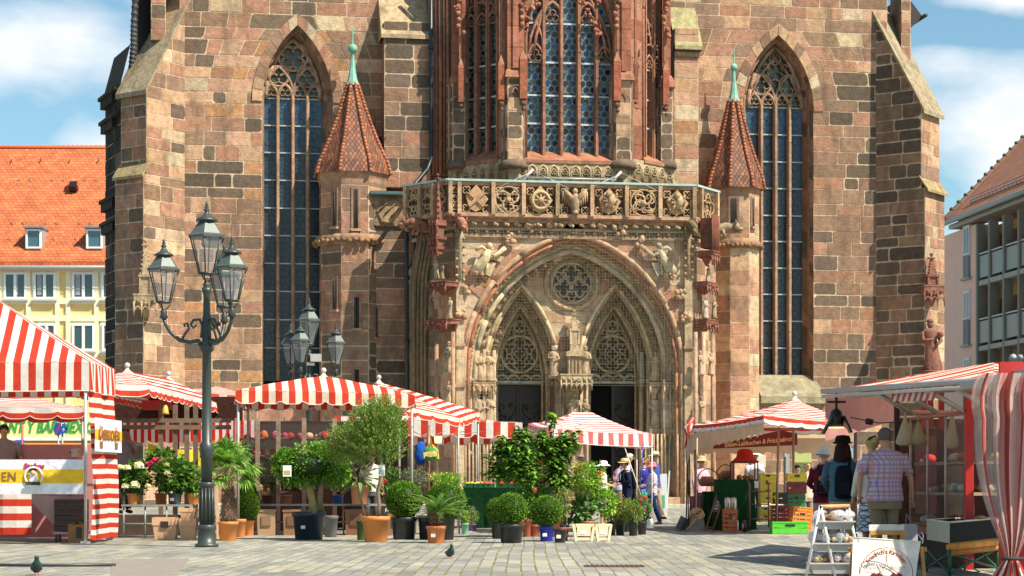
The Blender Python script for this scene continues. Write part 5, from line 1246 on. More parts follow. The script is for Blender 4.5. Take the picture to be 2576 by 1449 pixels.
# drifting patch of grey bird netting over porch and oriel
net = bpy.data.materials.new('bird_net'); net.use_nodes = True; nt = net.node_tree; N = nt.nodes; L = nt.links
uv = N.new('ShaderNodeUVMap'); br = N.new('ShaderNodeTexBrick'); br.offset = 0; L.new(uv.outputs[0], br.inputs[0])
for k, v in (('Scale', 1), ('Mortar Size', .005), ('Mortar Smooth', 0), ('Brick Width', .1), ('Row Height', .1)): br.inputs[k].default_value = v
tr = N.new('ShaderNodeBsdfTransparent'); ms = N.new('ShaderNodeMixShader'); b = N['Principled BSDF']; b.inputs['Base Color'].default_value = (.36, .32, .20, 1)
fm_ = mth('MULTIPLY', br.outputs['Fac'], .26, nt); L.new(fm_, ms.inputs[0]); L.new(tr.outputs[0], ms.inputs[1]); L.new(b.outputs[0], ms.inputs[2]); L.new(ms.outputs[0], N['Material Output'].inputs[0])
def netsheet(Fc, s0, s1, z0, z1, d):
    m = Fc.mb(); nx, nz = 8, 8; vs = []; fs = []; uvs = []
    for j in range(nz+1):
        for i in range(nx+1):
            s_, z_ = s0+(s1-s0)*i/nx, z0+(z1-z0)*j/nz; vs.append((s_, -d+.12*sin(i*1.3)*sin(j), z_))
    for j in range(nz):
        for i in range(nx):
            f = (j*(nx+1)+i, j*(nx+1)+i+1, (j+1)*(nx+1)+i+1, (j+1)*(nx+1)+i); fs.append(f); uvs.append([(vs[q][0], vs[q][2]) for q in f])
    m.add(vs, fs, uvs=uvs, smooth=True); return m.build('bird_net', net, CT)
z96 = PF.at(0, 962)[1]; netsheet(PF, -.1, PF.L+.1, z96, PF.at(0, 556)[1], .75)
netsheet(PF, -.1, PF.at(1246, 900)[0], PF.at(0, 1092)[1], z96, .75); netsheet(PF, PF.at(1612, 900)[0], PF.L+.1, PF.at(0, 1092)[1], z96, .75)
# ================= street lamps =================
IRON = (.045, .058, .052)
def lantern(mb, gm, c, s=1.0):
    x, y, z = c; h6 = pi/6; T_ = Matrix.Translation(c) @ Matrix.Scale(s, 4); x = y = z = 0; k0, k1 = len(mb.v), len(gm.v)
    mb.lathe([(.05, -.30), (.085, -.27), (.06, -.2), (.07, -.16), (.045, -.12)], (x, y, z), 10, col=IRON)
    for k in range(3):
        a = 2*pi*k/3; mb.tube([(x, y, z-.14), (x+.09*cos(a), y+.09*sin(a), z-.07), (x+.13*cos(a), y+.13*sin(a), z)], .012, 5, col=IRON)
    mb.lathe([(.15, 0), (.16, .02), (.15, .04)], (x, y, z), 6, col=IRON, rot=h6)
    rb, rt, hb = .14, .30, .64
    for k in range(6):
        a = h6+k*pi/3; mb.tube([(x+rb*cos(a), y+rb*sin(a), z+.03), (x+rt*cos(a), y+rt*sin(a), z+hb)], .015, 4, col=IRON)
        b = a+pi/3
        gm.add([(x+rb*cos(a), y+rb*sin(a), z+.03), (x+rb*cos(b), y+rb*sin(b), z+.03), (x+rt*cos(b), y+rt*sin(b), z+hb), (x+rt*cos(a), y+rt*sin(a), z+hb)], [(0, 1, 2, 3)])
    mb.lathe([(.33, hb-.02), (.335, hb+.02), (.29, hb+.05), (.14, hb+.26), (.13, hb+.27)], (x, y, z), 6, col=(.085, .11, .10), rot=h6, smooth=False)
    mb.lathe([(.19, hb+.27), (.18, hb+.30), (.09, hb+.35), (.045, hb+.41), (.035, hb+.43), (.06, hb+.46), (.025, hb+.49), (.04, hb+.51), (.02, hb+.54), (.03, hb+.56), (.01, hb+.60)], (x, y, z), 12, col=IRON)
    mb.tube([(x, y, z+hb+.3), (x, y, z+hb-.12)], .03, 6, col=(.6, .6, .58))
    for q_, k_ in ((mb, k0), (gm, k1)): q_.v[k_:] = [T_ @ p for p in q_.v[k_:]]
def lamp(label):
    g = G(520, 1376); t = thing('street_lamp', label, 'street lamp', g, 0, 'old style cast iron lamps'); z_ = lambda py: CH-(py-HY)/F*g.y
    m = MB(); m.lathe([(.2, 0), (.2, .05), (.155, .06), (.15, .28), (.165, .3), (.16, .36), (.145, .38)], n=20, col=IRON)
    m.lathe([(.125, .38), (.12, 1.02), (.14, 1.04), (.135, 1.09), (.12, 1.1)], n=20, col=IRON)
    for k in range(12): a = 2*pi*k/12; m.tube([(.125*cos(a), .125*sin(a), .42), (.118*cos(a), .118*sin(a), 1.0)], .016, 5, col=IRON)
    m.build('base', metal, t)
    m = MB(); m.lathe([(.095, 1.1), (.1, 1.5), (.12, 1.52), (.115, 1.6), (.13, 1.63), (.12, 1.75), (.085, 1.78), (.075, 3.3), (.12, 3.34), (.13, 3.38), (.12, 3.44), (.08, 3.48), (.075, 3.9), (.065, 3.92), (.058, 4.28), (.08, 4.33), (.085, 4.4)], n=16, col=IRON); m.build('pole', metal, t)
    for k, a in enumerate((R(-166), R(-46), R(74))):
        m = MB(); ca, sa = cos(a), sin(a)
        q = lambda r, z: (r*ca, r*sa, z)
        m.tube([q(.07, 3.40), q(.15, 3.5), q(.28, 3.47), q(.45, 3.50), q(.6, 3.62), q(.69, 3.76), q(.72, 3.88)], [.05, .04, .035, .035, .032, .03, .035], 8, col=IRON)
        m.tube([q(.09, 3.55), q(.07, 3.75), q(.12, 3.86), q(.22, 3.85), q(.27, 3.77), q(.22, 3.71), q(.18, 3.76)], [.03, .028, .026, .024, .022, .02, .018], 6, col=IRON)
        m.tube([q(.42, 3.51), q(.36, 3.62), q(.30, 3.70), q(.33, 3.80), q(.38, 3.78), q(.37, 3.73)], .02, 6, col=IRON)
        ar = m.build('arm', metal, t)
        m = MB(); gm = MB(); lantern(m, gm, (.72*ca, .72*sa, 4.12), .88); ln = m.build('lantern', metal, t); gm.build('lantern_glass', lglass, ln)
    m = MB(); gm = MB(); lantern(m, gm, (0, 0, 4.62)); ln = m.build('lantern', metal, t); gm.build('lantern_glass', lglass, ln)
    return t
L1 = lamp('tall four-lantern cast iron lamp standing in front of the plants, nearer to the camera')
L2 = clone(L1, (X(777, 52), 52, gz(52)), R(64), 'distant four-lantern lamp whose lanterns rise above the striped stall roofs')
m = MB(); m.box((.2, -.15, 4.28), (.28, .1, .2), col=(.5, .5, .46)); m.box((.06, -.1, 4.12), (.2, .16, .08), col=(.3, .3, .3)); m.tube([(0, 0, 4.1), (.2, -.12, 4.2)], .02, 6, col=(.1, .1, .1))
tag(m.build('floodlight', metal, None), 'grey box floodlight bracketed on the distant lamp post', 'floodlight').location = (X(777, 52), 52, gz(52))

# ================= striped market stalls =================
AWR, AWW = (.60, .055, .03), (.80, .76, .70)
awn = mat('striped_awning', (1, 1, 1), .85, noise=.16, ns=2.2, transl=.28, bump=.45, bs=7, spec=.15)
def lerp(a, b, t): return a+(b-a)*t
def panel(mb, A, B, T1, T2, mode, pitch, sag=.12, cols=(AWR, AWW), nv=7, wob=.012):
    e = B-A; ee = e.dot(e); a1 = (T1-A).dot(e)/ee; a2 = (T2-A).dot(e)/ee; q1 = T1-(A+e*a1); q2 = T2-(A+e*a2)
    def pt(u, v):
        q = q1.lerp(q2, 0 if a2 == a1 else max(0, min(1, (u-a1)/(a2-a1))))
        p = A+e*u+q*v; w = sin(pi*max(0, min(1, u)))
        p.z -= sag*(v*(1-v)*2.2)*(.4+.6*w)+sag*.35*w*(1-v)**2
        p.z += wob*sin(u*31+v*3)*(1-v); return p
    W_ = e.length; H_ = q1.length
    if mode == 'v':
        n = max(2, round(W_/pitch))
        for j in range(nv):
            v0, v1 = j/nv, (j+1)/nv; l0, l1 = a1*v0, a1*v1; h0, h1 = 1-(1-a2)*v0, 1-(1-a2)*v1
            for i in range(n):
                s0, s1 = i/n, (i+1)/n
                po = clip_poly(clip_poly([(s0, v0), (s1, v0), (s1, v1), (s0, v1)], -1, a1, 1e-9), 1, 1-a2, 1+1e-9)
                if len(po) > 2: mb.add([pt(*q) for q in po], [tuple(range(len(po)))], col=cols[i % 2], smooth=True)
    else:
        n = max(3, round(H_/pitch)); nc = 10
        for j in range(n):
            v0, v1 = j/n, (j+1)/n; l0, l1 = a1*v0, a1*v1; h0, h1 = 1-(1-a2)*v0, 1-(1-a2)*v1
            for i in range(nc):
                f0, f1 = i/nc, (i+1)/nc
                mb.add([pt(l0+(h0-l0)*f0, v0), pt(l0+(h0-l0)*f1, v0), pt(l1+(h1-l1)*f1, v1), pt(l1+(h1-l1)*f0, v1)], [(0, 1, 2, 3)], col=cols[j % 2], smooth=True)
def valance(mb, A, B, h, mode, pitch, scal=.35, sag=.12, cols=(AWR, AWW), amp=.28, trim=None):
    e = B-A; W_ = e.length; n = max(2, round(W_/pitch)); ns = max(1, round(W_/scal)); sub = max(1, int(math.ceil(ns*6/n))); out = Vector((e.y, -e.x, 0)).normalized()
    def ed(u): p = A+e*u; w = sin(pi*u); p.z -= sag*.35*w; return p
    tot = n*sub
    def bot(u):
        k = abs(sin(pi*ns*u)); p = ed(u)+out*(.02+.03*sin(u*23)); p.z -= h*(1-amp+amp*min(1, k*1.6)); return p
    for i in range(tot):
        u0, u1 = i/tot, (i+1)/tot; a, b, c, d = ed(u0), ed(u1), bot(u1), bot(u0)
        if mode == 'v': mb.add([a, b, c, d], [(0, 3, 2, 1)], col=cols[(i//sub) % 2], smooth=True)
        else:
            f = .5; m1, m2 = a.lerp(d, f), b.lerp(c, f); mb.add([a, b, m2, m1], [(0, 3, 2, 1)], col=cols[1], smooth=True); mb.add([m1, m2, c, d], [(0, 3, 2, 1)], col=cols[0], smooth=True)
        if trim: mb.tube([d, c], .012, 3, col=trim, cap=False)
def stall(name, label, cs, ridge, modes, pitch, val, vmode='v', vp=None, group='striped market canopies', knobs=True, posts=True, cols=(AWR, AWW), sag=.12, frame=True, scal=.35, pcol=(.35, .33, .30), postlist=(0, 1, 2, 3), amp=.28, cat='market stall'):
    """cs: near-left, near-right, far-right, far-left eave corners; ridge: one or two apex points"""
    NL, NR, FR, FL = cs; T = ridge if len(ridge) == 2 else (ridge[0], ridge[0]); ctr = (NL+NR+FR+FL)/4
    t = thing(name, label, cat, (ctr.x, ctr.y, gz(ctr.y)), 0, group); m = WB(t)
    T1, T2 = T
    if (T2-T1).length < .01 or abs((T2-T1).normalized().dot((NR-NL).normalized())) > .7:
        L_ = ((NL, NR, T1, T2), (NR, FR, T2, T2), (FR, FL, T2, T1), (FL, NL, T1, T1))
    else:
        L_ = ((NL, NR, T1, T1), (NR, FR, T1, T2), (FR, FL, T2, T2), (FL, NL, T2, T1))
    for (a, b, p, q), md in zip(L_, modes): panel(m, a, b, p, q, md, pitch, sag, cols)
    can = m.build('canopy', awn, t)
    if val:
        m = WB(t)
        for k, (a, b) in enumerate(((NL, NR), (NR, FR), (FR, FL), (FL, NL))):
            vm = vmode[k] if len(vmode) > 1 else vmode
            if vm != '-': valance(m, a, b, val, vm, vp or pitch, scal, sag, cols, amp, trim=(.8, .7, .6))
        m.build('valance', awn, t)
    if knobs:
        for k, p in enumerate({tuple(T1), tuple(T2)}): m = WB(t); p = Vector(p); m.lathe([(.16, -.06), (.05, .02), (.03, .06)], p, 10, col=(.75, .6, .45)); m.ball(p+Vector((0, 0, .12)), .06, 8, col=(.5, .5, .52)); m.build('knob', plain, can)
    if posts:
        for k in postlist:
            p = cs[k]; m = WB(t); q = p.lerp(ctr, .03); m.tube([(q.x, q.y, gz(q.y)), (q.x, q.y, p.z-.05)], .028, 8, col=pcol); m.box((q.x, q.y, gz(q.y)+.02), (.16, .16, .04), col=pcol); m.build('post', metal, t)
    if frame:
        m = WB(t)
        for a, b in ((NL, NR), (NR, FR), (FR, FL), (FL, NL)):
            dz_ = Vector((0, 0, -.06)); m.tube([a.lerp(ctr, .03)+dz_, b.lerp(ctr, .03)+dz_], .022, 6, col=pcol)
        for a in cs: m.tube([a.lerp(ctr, .03)+Vector((0, 0, -.08)), (T1+T2)/2+Vector((0, 0, -.12))], .018, 6, col=pcol)
        m.build('frame', metal, t)
    return t
def H(px, py, Y): return P(px, py, Y)
# 1: big near stall, front left
NR1, FR1 = H(224, 910, 35.6), H(290, 929, 37.9); U1 = Vector((-4.6, -.1, .0))
S1 = stall('market_stall', 'cheesecake stall at the far left with steep striped roof and striped side curtain', [NR1+U1, NR1, FR1, FR1+U1], [H(-30, 738, 36.75)], 'vvvv', .135, .52, pcol=(.55, .53, .48), scal=60, amp=.0, sag=.05)
m = WB(S1); za, zb = H(224, 985, 35.6).z, .06
n = 29
for i in range(n):
    z0, z1 = lerp(zb, za, i/n), lerp(zb, za, (i+1)/n); k = 10
    for j in range(k):
        f = lambda j, z: Vector((lerp(NR1.x, FR1.x, j/k)+.05*sin(j*1.3+z*1.5)+.02, lerp(NR1.y, FR1.y, j/k), z-.012*sin(j*.7)*(1-z/3)))
        m.add([f(j, z0), f(j+1, z0), f(j+1, z1), f(j, z1)], [(0, 1, 2, 3)], col=(AWR, AWW)[i % 2], smooth=True)
m.build('side_curtain', awn, S1)
# poster hung on the side curtain: faces the aisle
px0, px1 = H(226, 1100, 35.7), H(294, 1100, 37.8)
m = WB(S1); q = [Vector((px0.x+.09, px0.y, H(0, 1135, 35.7).z)), Vector((px1.x+.09, px1.y, H(0, 1135, 35.7).z)), Vector((px1.x+.09, px1.y, H(0, 1050, 35.7).z)), Vector((px0.x+.09, px0.y, H(0, 1050, 35.7).z))]
qq = lambda u, v, o=0: q[0].lerp(q[1], u).lerp(q[3].lerp(q[2], u), v)+Vector((o, -o*.1, 0))
m.add([qq(0, 0), qq(1, 0), qq(1, 1), qq(0, 1)], [(0, 1, 2, 3)], col=(.75, .75, .8)); m.add([qq(0, .36, .006), qq(1, .36, .006), qq(1, .66, .006), qq(0, .66, .006)], [(0, 1, 2, 3)], col=(.85, .45, .03))
for u in (.22, .78):
    m.add([qq(u-.05, .1, .012), qq(u+.05, .1, .012), qq(u+.06, .3, .012), qq(u-.06, .3, .012)], [(0, 1, 2, 3)], col=(.25, .14, .07)); m.add([qq(u-.05, .3, .012), qq(u+.05, .3, .012), qq(u+.05, .8, .012), qq(u-.05, .8, .012)], [(0, 1, 2, 3)], col=(.8, .45, .3))
po = m.build('banner', cloth, S1)
c0 = qq(.5, .5, .02); dirp = (px1-px0).normalized(); Tp = rel(S1) @ Matrix.Translation(c0) @ Matrix.Rotation(atan2(dirp.y, dirp.x), 4, 'Z')
text('KÄSEKUCHEN', .26, Tp, plain, 'banner_lettering', po, .002, col=(.25, .1, .03), bold=.006)
# front banner
m = WB(S1); ya = 35.35; z = lambda py: H(0, py, ya).z
def bq(x0, x1, pa, pb, col, o=0, m=None, y=ya):
    xa, xb = X(x0, y), X(x1, y); za, zb = z(pa), z(pb); m.add([(xa, y-o, zb), (xb, y-o, zb), (xb, y-o, za), (xa, y-o, za)], [(0, 1, 2, 3)], col=col)
xb0 = -260
for a, b, c in ((1156, 1181, (.74, .74, .80)), (1181, 1216, (.85, .50, .04)), (1216, 1243, (.78, .78, .82))):
    bq(xb0, 210, a, b, c, 0, m)
ban = m.build('front_banner', cloth, S1)
bi = rel(S1); Tb = lambda px, py, o=.01: bi @ Matrix.Translation((X(px, ya), ya-o, z(py)))
text('KÄSEKUCHEN', .23, Tb(-56, 1200), plain, 'banner_lettering', ban, .002, col=(.22, .11, .03), sx=.95)
text('Stefans', .13, Tb(85, 1173), plain, 'banner_lettering', ban, .002, .2, .006, col=(.45, .02, .06))
m = WB(S1); c = Vector((X(85, ya), ya-.02, z(1198))); m.tube([(c.x+.155*cos(a*pi/10), c.y, c.z+.155*sin(a*pi/10)) for a in range(21)], .02, 5, col=(.82, .82, .80), cap=False)
m.box((c.x, c.y-.01, c.z-.02), (.14, .02, .16), col=(.85, .85, .83)); m.ball((c.x, c.y-.01, c.z+.06), .055, 8, col=(.75, .45, .3)); m.box((c.x, c.y-.03, c.z+.115), (.13, .02, .03), col=(.03, .02, .02)); m.box((c.x, c.y-.04, z(1216)), (.26, .02, .06), col=(.08, .06, .04), ry=R(2)); m.build('banner_emblem', cloth, ban)
# counter, cloth below and back wall of the stall
m = WB(S1); m.box((X(-30, 37.2)+.3, 37.0, 1.05), (3.3, .8, .05), col=(.5, .4, .34))
for xk in (-10.8, -8.2): m.tube([(xk, 36.9, 0), (xk, 36.9, 1.03)], .03, 6, col=(.4, .4, .38))
m.build('counter', wood, S1)
m = WB(S1); n = 6
for i in range(n):
    z0, z1 = lerp(.15, .92, i/n), lerp(.15, .92, (i+1)/n)
    for j in range(8):
        f = lambda j, z: Vector((X(lerp(-200, 78, j/8), 36), 36+.05*sin(j*1.7), z)); m.add([f(j, z0), f(j+1, z0), f(j+1, z1), f(j, z1)], [(0, 1, 2, 3)], col=(AWR, AWW)[i % 2], smooth=True)
m.build('table_skirt', awn, S1)
m = WB(S1); m.box((X(95, 38.4), 38.4, .93), (2.9, .05, 1.8), col=(.50, .22, .21)); m.build('rear_panel', plain, S1)
m = WB(S1); m.add([H(78, 1245, 36.6), H(205, 1250, 36.6), H(150, 1335, 36.6), H(78, 1262, 36.6)], [(0, 1, 2, 3)], col=(.6, .5, .5)); m.build('hanging_sheet', awn, S1)
c0 = [H(-200, 1014, 42), H(214, 1024, 42), H(200, 1034, 47), H(-200, 1030, 47)]
S0 = stall('market_stall', 'low canopy seen under the cheesecake stall roof, its scalloped edge above the restaurant sign', c0, [H(60, 986, 44.5)], 'hhhh', .12, .25, 'h', .3, scal=.6, sag=.12, postlist=(1,), pcol=(.3, .2, .18), knobs=False)
# 2: long low stall row behind the lamp, stripes along the eaves
c2 = [H(190, 968, 38.0), H(374, 968, 38.5), H(570, 1021, 48.6), H(400, 1010, 48.6)]
S2 = stall('market_stall', 'flower stall canopy behind the near lamp, stripes along its eaves and two roof knobs', c2, [H(320, 934, 40.5), H(424, 953, 46.5)], 'hhhh', .13, .24, 'h', .3, scal=.62, sag=-.03, posts=False)
c2b = [H(452, 984, 50), H(650, 1000, 50.5), H(660, 1008, 54), H(470, 995, 54)]
S2b = stall('market_stall', 'rear canopy bridging the gap between the lamp and the middle stall, its stripes faded', c2b, [H(548, 972, 52)], 'hhhh', .12, .3, 'v', .2, scal=.6, sag=.0, posts=False, frame=False, knobs=False, cols=((.55, .10, .07), (.72, .62, .55)))
m = WB(S2); m.box((X(450, 47), 47, H(0, 1030, 47).z), (X(610, 47)-X(290, 47), .04, .6), col=(.05, .02, .015)); m.build('shade_sheet', cloth, S2)  # added dark sheet standing in for the shade under the roof
# 3: middle stall with bold upright stripes
c3 = [H(592, 983, 40), H(1043, 994, 40.5), H(1010, 1008, 44.2), H(618, 1000, 43.6)]
S3 = stall('market_stall', 'middle stall with bold upright red and cream stripes and scalloped edge behind the olive tree', c3, [H(814, 946, 42)], 'vvvv', .135, .26, 'v', sag=-.05, scal=.47, cols=(AWR, (.80, .70, .56)))
c4 = [H(940, 1008, 43), H(1156, 1052, 46), H(1207, 1037, 49), H(900, 1012, 49)]
S4 = stall('market_stall', 'canopy behind the middle stall, thin lengthwise stripes and a long pointed right corner', c4, [H(953, 962, 46.5)], 'hhhh', .11, .22, 'h', .3, scal=.6, sag=-.04, cols=(AWR, (.80, .70, .58)), postlist=(1, 2), pcol=(.3, .3, .28))
c5 = [H(840, 1047, 52), H(1314, 1063, 52), H(1300, 1079, 56), H(850, 1079, 56)]
S5 = stall('market_stall', 'wide low fruit stall canopy before the left church door, under the higher canopies', c5, [H(1080, 1040, 54)], 'vvvv', .19, .42, 'v', scal=.6, sag=.1, posts=False, frame=False, knobs=False)
m = WB(S5); px_ = X(1078, 50.5); m.tube([(px_, 50.5, gz(50.5)), (px_, 50.5, 2.55)], .045, 8, col=(.22, .10, .06))
for k in (-1.4, -.9, -.4, .4, .9, 1.4): m.tube([(px_, 50.5, 2.2), (px_+k, 50.5+(k*.3), 2.4)], .012, 4, col=(.2, .12, .1))
m.build('post', metal, S5)
c6 = [H(1376, 1076, 42.2), H(1643, 1093, 43.2), H(1600, 1098, 46.4), H(1328, 1066, 45.8)]
S6 = stall('market_umbrella', 'pale pink and white umbrella before the right church door, behind the fig tree', c6, [H(1440, 1038, 44.2), H(1490, 1038, 44.5)], 'hhhh', .085, .27, 'v', .12, scal=50, amp=0, sag=.1, cols=((.66, .16, .15), (.86, .80, .80)), knobs=False, posts=False, group='striped market canopies', cat='umbrella')
m = WB(S6); px_ = X(1473, 44.4); m.tube([(px_, 44.4, 0), (px_, 44.4, 2.6)], .03, 8, col=(.4, .3, .25)); m.build('post', metal, S6)
for a, b, c_ in ((1640, 1092, 1330), (1602, 1100, 1280)):
    m = WB(S6); p = H(a, b, 43.2); m.tube([p, (p.x, p.y, .15 if a > 1610 else .5)], .014, 5, col=(.75, .72, .66)); m.build('cord', plain, S6)
m = WB(S6)
for pxx, pyy in ((1572, 1128), (1598, 1275)): pass
m.tube([H(1568, 1115, 43), H(1618, 1262, 42.6)], .009, 5, col=(.8, .7, .55)); m.tube([H(1618, 1115, 43), H(1606, 1290, 43)], .012, 5, col=(.04, .07, .3)); m.build('rope', plain, S6)
# 7: gingerbread stall at the right
c7 = [H(1921, 1045, 40.3), H(2150, 1062, 41.5), H(2130, 1074, 49), H(1742, 1070, 47.5)]
S7 = stall('market_stall', 'gingerbread stall with low striped roof and beige underside right of the church doors', c7, [H(1999, 1004, 44.5)], 'hhhh', .11, .17, 'h', .3, scal=.47, sag=.1, cols=(AWW, AWR), postlist=(3,), pcol=(.25, .17, .12))
m = WB(S7); a, b = H(1728, 1092, 47.6), H(2130, 1092, 49.2); n = 30
for i in range(n):
    p, q_ = a.lerp(b, i/n), a.lerp(b, (i+1)/n); d1, d2 = .42+.07*abs(sin(i*pi/2.5)), .42+.07*abs(sin((i+1)*pi/2.5)); m.add([p, q_, q_-Vector((0, 0, d2)), p-Vector((0, 0, d1))], [(0, 1, 2, 3)], col=(.66, .48, .32), smooth=True)
a, b = H(1921, 1062, 40.4), H(1738, 1092, 47.4)
for i in range(12):
    p, q_ = a.lerp(b, i/12), a.lerp(b, (i+1)/12); m.add([p, q_, q_-Vector((.0, 0, .30+.1*(i+1)/12)), p-Vector((.0, 0, .18+.22*i/12))], [(0, 1, 2, 3)], col=(.62, .46, .31), smooth=True)
m.build('inner_cloth', awn, S7)
m = WB(S7)
for i in range(7): m.tube([H(1745+U(-5, 5), 1052, 47.3), H(1733+U(-10, 10), 1075, 47.2), H(1727+U(-6, 8), 1110+U(-10, 18), 47.2)], [.03, .05, .012], 6, col=rnd.choice((AWR, AWW, (.5, .3, .25))))
m.build('rolled_flap', awn, S7)
a, b = H(1794, 1126, 46.6), H(2006, 1106, 47.2); m = WB(S7); v = Vector((0, 0, .13)); mid = a.lerp(b, .8)+Vector((0, 0, .13))
m.add([a-v*.2, b-v, b+v*1.1, mid+v, a+v*.4], [(0, 1, 2, 3, 4)], col=(.20, .015, .015)); sg = m.build('name_board', plain, S7)
ang = atan2(b.z-a.z, (b-a).xy.length); dr_ = (b-a); Ts = rel(S7) @ Matrix.Translation(a.lerp(b, .53)+Vector((0, -.03, .03))) @ Matrix.Rotation(atan2(dr_.y, dr_.x), 4, 'Z') @ Matrix.Rotation(-ang, 4, 'Y')
text('Elisen-Lebkuchen & Früchtebrot', .15, Ts, plain, 'board_lettering', sg, .003, .25, .003, col=(.85, .55, .25), sx=.88)
for px, Y, t_, b_ in ((1996, 47, 1060, 1275), (1974, 49, 1072, 1270), (1959, 45, 1075, 1250)):
    m = WB(S7); p = H(px, t_, Y); m.tube([p, (p.x+(0 if px > 1960 else -.06), Y, gz(Y))], .03, 7, col=(.28, .20, .14)); m.build('post', metal, S7)
# leaning bundle of poles and dustpan left of the stall
m = MB(); Y = G(1740, 1334).y
for i, (a, b) in enumerate(((1725, 1740), (1731, 1742), (1737, 1746), (1742, 1738), (1727, 1744))): m.tube([(X(b-10, Y), Y+.1*i, 2.2-.1*i), (X(a, Y), Y-.1+.05*i, .05)], .016, 5, col=(.05, .035, .03))
m.box((X(1712, Y), Y-.1, .16), (.14, .2, .32), ry=R(25), col=(.12, .16, .15)); m.box((X(1722, Y), Y-.15, .14), (.12, .2, .28), ry=R(25), col=(.05, .05, .05))
tag(m.build('broom_and_dustpan', plain), 'bundle of dark handled brooms and a dustpan left of the gingerbread stall', 'brooms')
m = MB(); Y = G(1755, 1336).y; m.box((X(1754, Y), Y, .16), (.27, .25, .32), col=(.26, .24, .19), taper=1.25); w8 = m.build('weight_block', stone); tag(w8, 'grey concrete tent weight with coiled rope on top beside the brooms', 'weight')
m = MB()
for i in range(6):
    c = Vector((X(1752, Y), Y-.1, .35)); r_ = U(.12, .2); m.tube([(c.x+r_*cos(a), c.y+.1*sin(a*2), c.z+r_*.5*sin(a)+.02*i) for a in [x*pi/6+i for x in range(12)]], .014, 5, col=(.62, .42, .22))
m.tube([(X(1752, Y), Y-.13, .3), (X(1725, Y), Y-.15, .02)], .016, 5, col=(.62, .42, .22)); m.tube([(X(1751, Y), Y, .3), (X(1757, Y), Y+.3, 2.1)], .012, 5, col=(.6, .45, .3))
tag(m.build('rope_coil', plain), 'tan rope coiled over the concrete tent weight', 'rope')
# 8: large stall at the right, roof edge of metal and striped top
c8 = [H(2070, 985, 28.2), H(2500, 955, 22.8), H(2760, 925, 27), H(2220, 975, 34)]
S8 = stall('market_stall', 'large food stall at the right with metal roof edge, striped top and glazed counter', c8, [H(2290, 945, 29.5), H(2500, 912, 26.5)], 'vvvv', .28, 0, posts=False, frame=False, knobs=False, sag=.03, cols=(AWR, (.82, .72, .58)))
m = WB(S8)
for k, (dz_, t_, cc) in enumerate(((0, .05, (.42, .40, .40)), (-.07, .03, (.55, .5, .48)))):
    m.tube([c8[0]+Vector((0, 0, dz_)), c8[1]+Vector((0, 0, dz_))], t_, 4, col=cc)
a, b = c8[0]+Vector((0, 0, -.05)), c8[1]+Vector((0, 0, -.05)); m.add([a, b, b+Vector((.5, .25, -.03)), a+Vector((.5, .25, -.03))], [(0, 1, 2, 3)], col=(.45, .42, .42))
for f in (.35, .5, .65, .8): p = a.lerp(b, f); m.tube([p, p+Vector((.55, .3, -.28))], .035, 4, col=(.5, .47, .42))
m.build('roof_edge', metal, S8)
m = WB(S8); f0, f1 = H(2250, 974, 25.9), H(2362, 968, 24.5)
for i in range(15):
    p, q_ = f0.lerp(f1, i/15), f0.lerp(f1, (i+1)/15); sh = Vector((-.06, 0, -.19)); m.add([p, q_, q_+sh, p+sh], [(0, 3, 2, 1)], col=((.7, .12, .08), (.82, .75, .75))[i % 2], smooth=True)
m.build('folded_flap', awn, S8)
m = WB(S8); a, b = H(2076, 1002, 28.7), H(2262, 994, 31)
for i in range(12):
    p, q_ = a.lerp(b, i/12), a.lerp(b, (i+1)/12); p = p+Vector((.0, .05*sin(i), 0)); q_ = q_+Vector((0, .05*sin(i+1), 0)); m.add([p, q_, q_-Vector((0, 0, .62-.02*(i+1))), p-Vector((0, 0, .62-.02*i))], [(0, 1, 2, 3)], col=(.55, .28, .26), smooth=True)
m.build('side_sheet', awn, S8)
m = WB(S8); p = H(2152, 985, 31.5); m.tube([(p.x, p.y, 0), p], .03, 8, col=(.16, .12, .1)); m.build('post', metal, S8)
m = WB(S8); p = H(2256, 1100, 27.8); m.box((p.x, p.y, 1.25), (.07, .07, 2.5), col=(.04, .02, .02)); m.build('post', metal, S8)
m = WB(S8); p = H(2437, 1100, 25); m.box((p.x, p.y, 1.15), (.10, .12, 2.5), col=(.50, .02, .02)); m.build('post', metal, S8)
for px in (2355, 2372, 2400): m = WB(S8); p = H(px, 1010, 27); m.box((p.x, p.y+.8, 2.2), (.07, .07, .7), col=(.42, .03, .03)); m.build('post', metal, S8)
# glazed counter: from far-left to near-right
ga, gb = Vector((X(2290, 27.4), 27.4, 0)), Vector((X(2428, 25.2), 25.2, 0)); zt_, zb_ = H(0, 1048, 26.5).z, H(0, 1325, 25.5).z
m = WB(S8); m.add([ga+Vector((0, 0, zb_)), gb+Vector((0, 0, zb_)), gb+Vector((0, 0, zt_)), ga+Vector((0, 0, zt_))], [(0, 1, 2, 3)]); m.build('counter_glass', clear, S8)
m = WB(S8)
for f in (0, .33, .66, 1): p = ga.lerp(gb, f); m.tube([p+Vector((0, 0, zb_)), p+Vector((0, 0, zt_))], .018, 5, col=(.55, .45, .38))
for zz_ in (zb_, zt_): m.tube([ga+Vector((0, 0, zz_)), gb+Vector((0, 0, zz_))], .025, 5, col=(.42, .20, .12))
m.tube([H(2290, 1037, 27.6), H(2470, 1040, 25)], .03, 6, col=(.6, .33, .25)); m.build('counter_frame', metal, S8)
m = WB(S8); d_ = (gb-ga).normalized(); nrm = Vector((-d_.y, d_.x, 0))
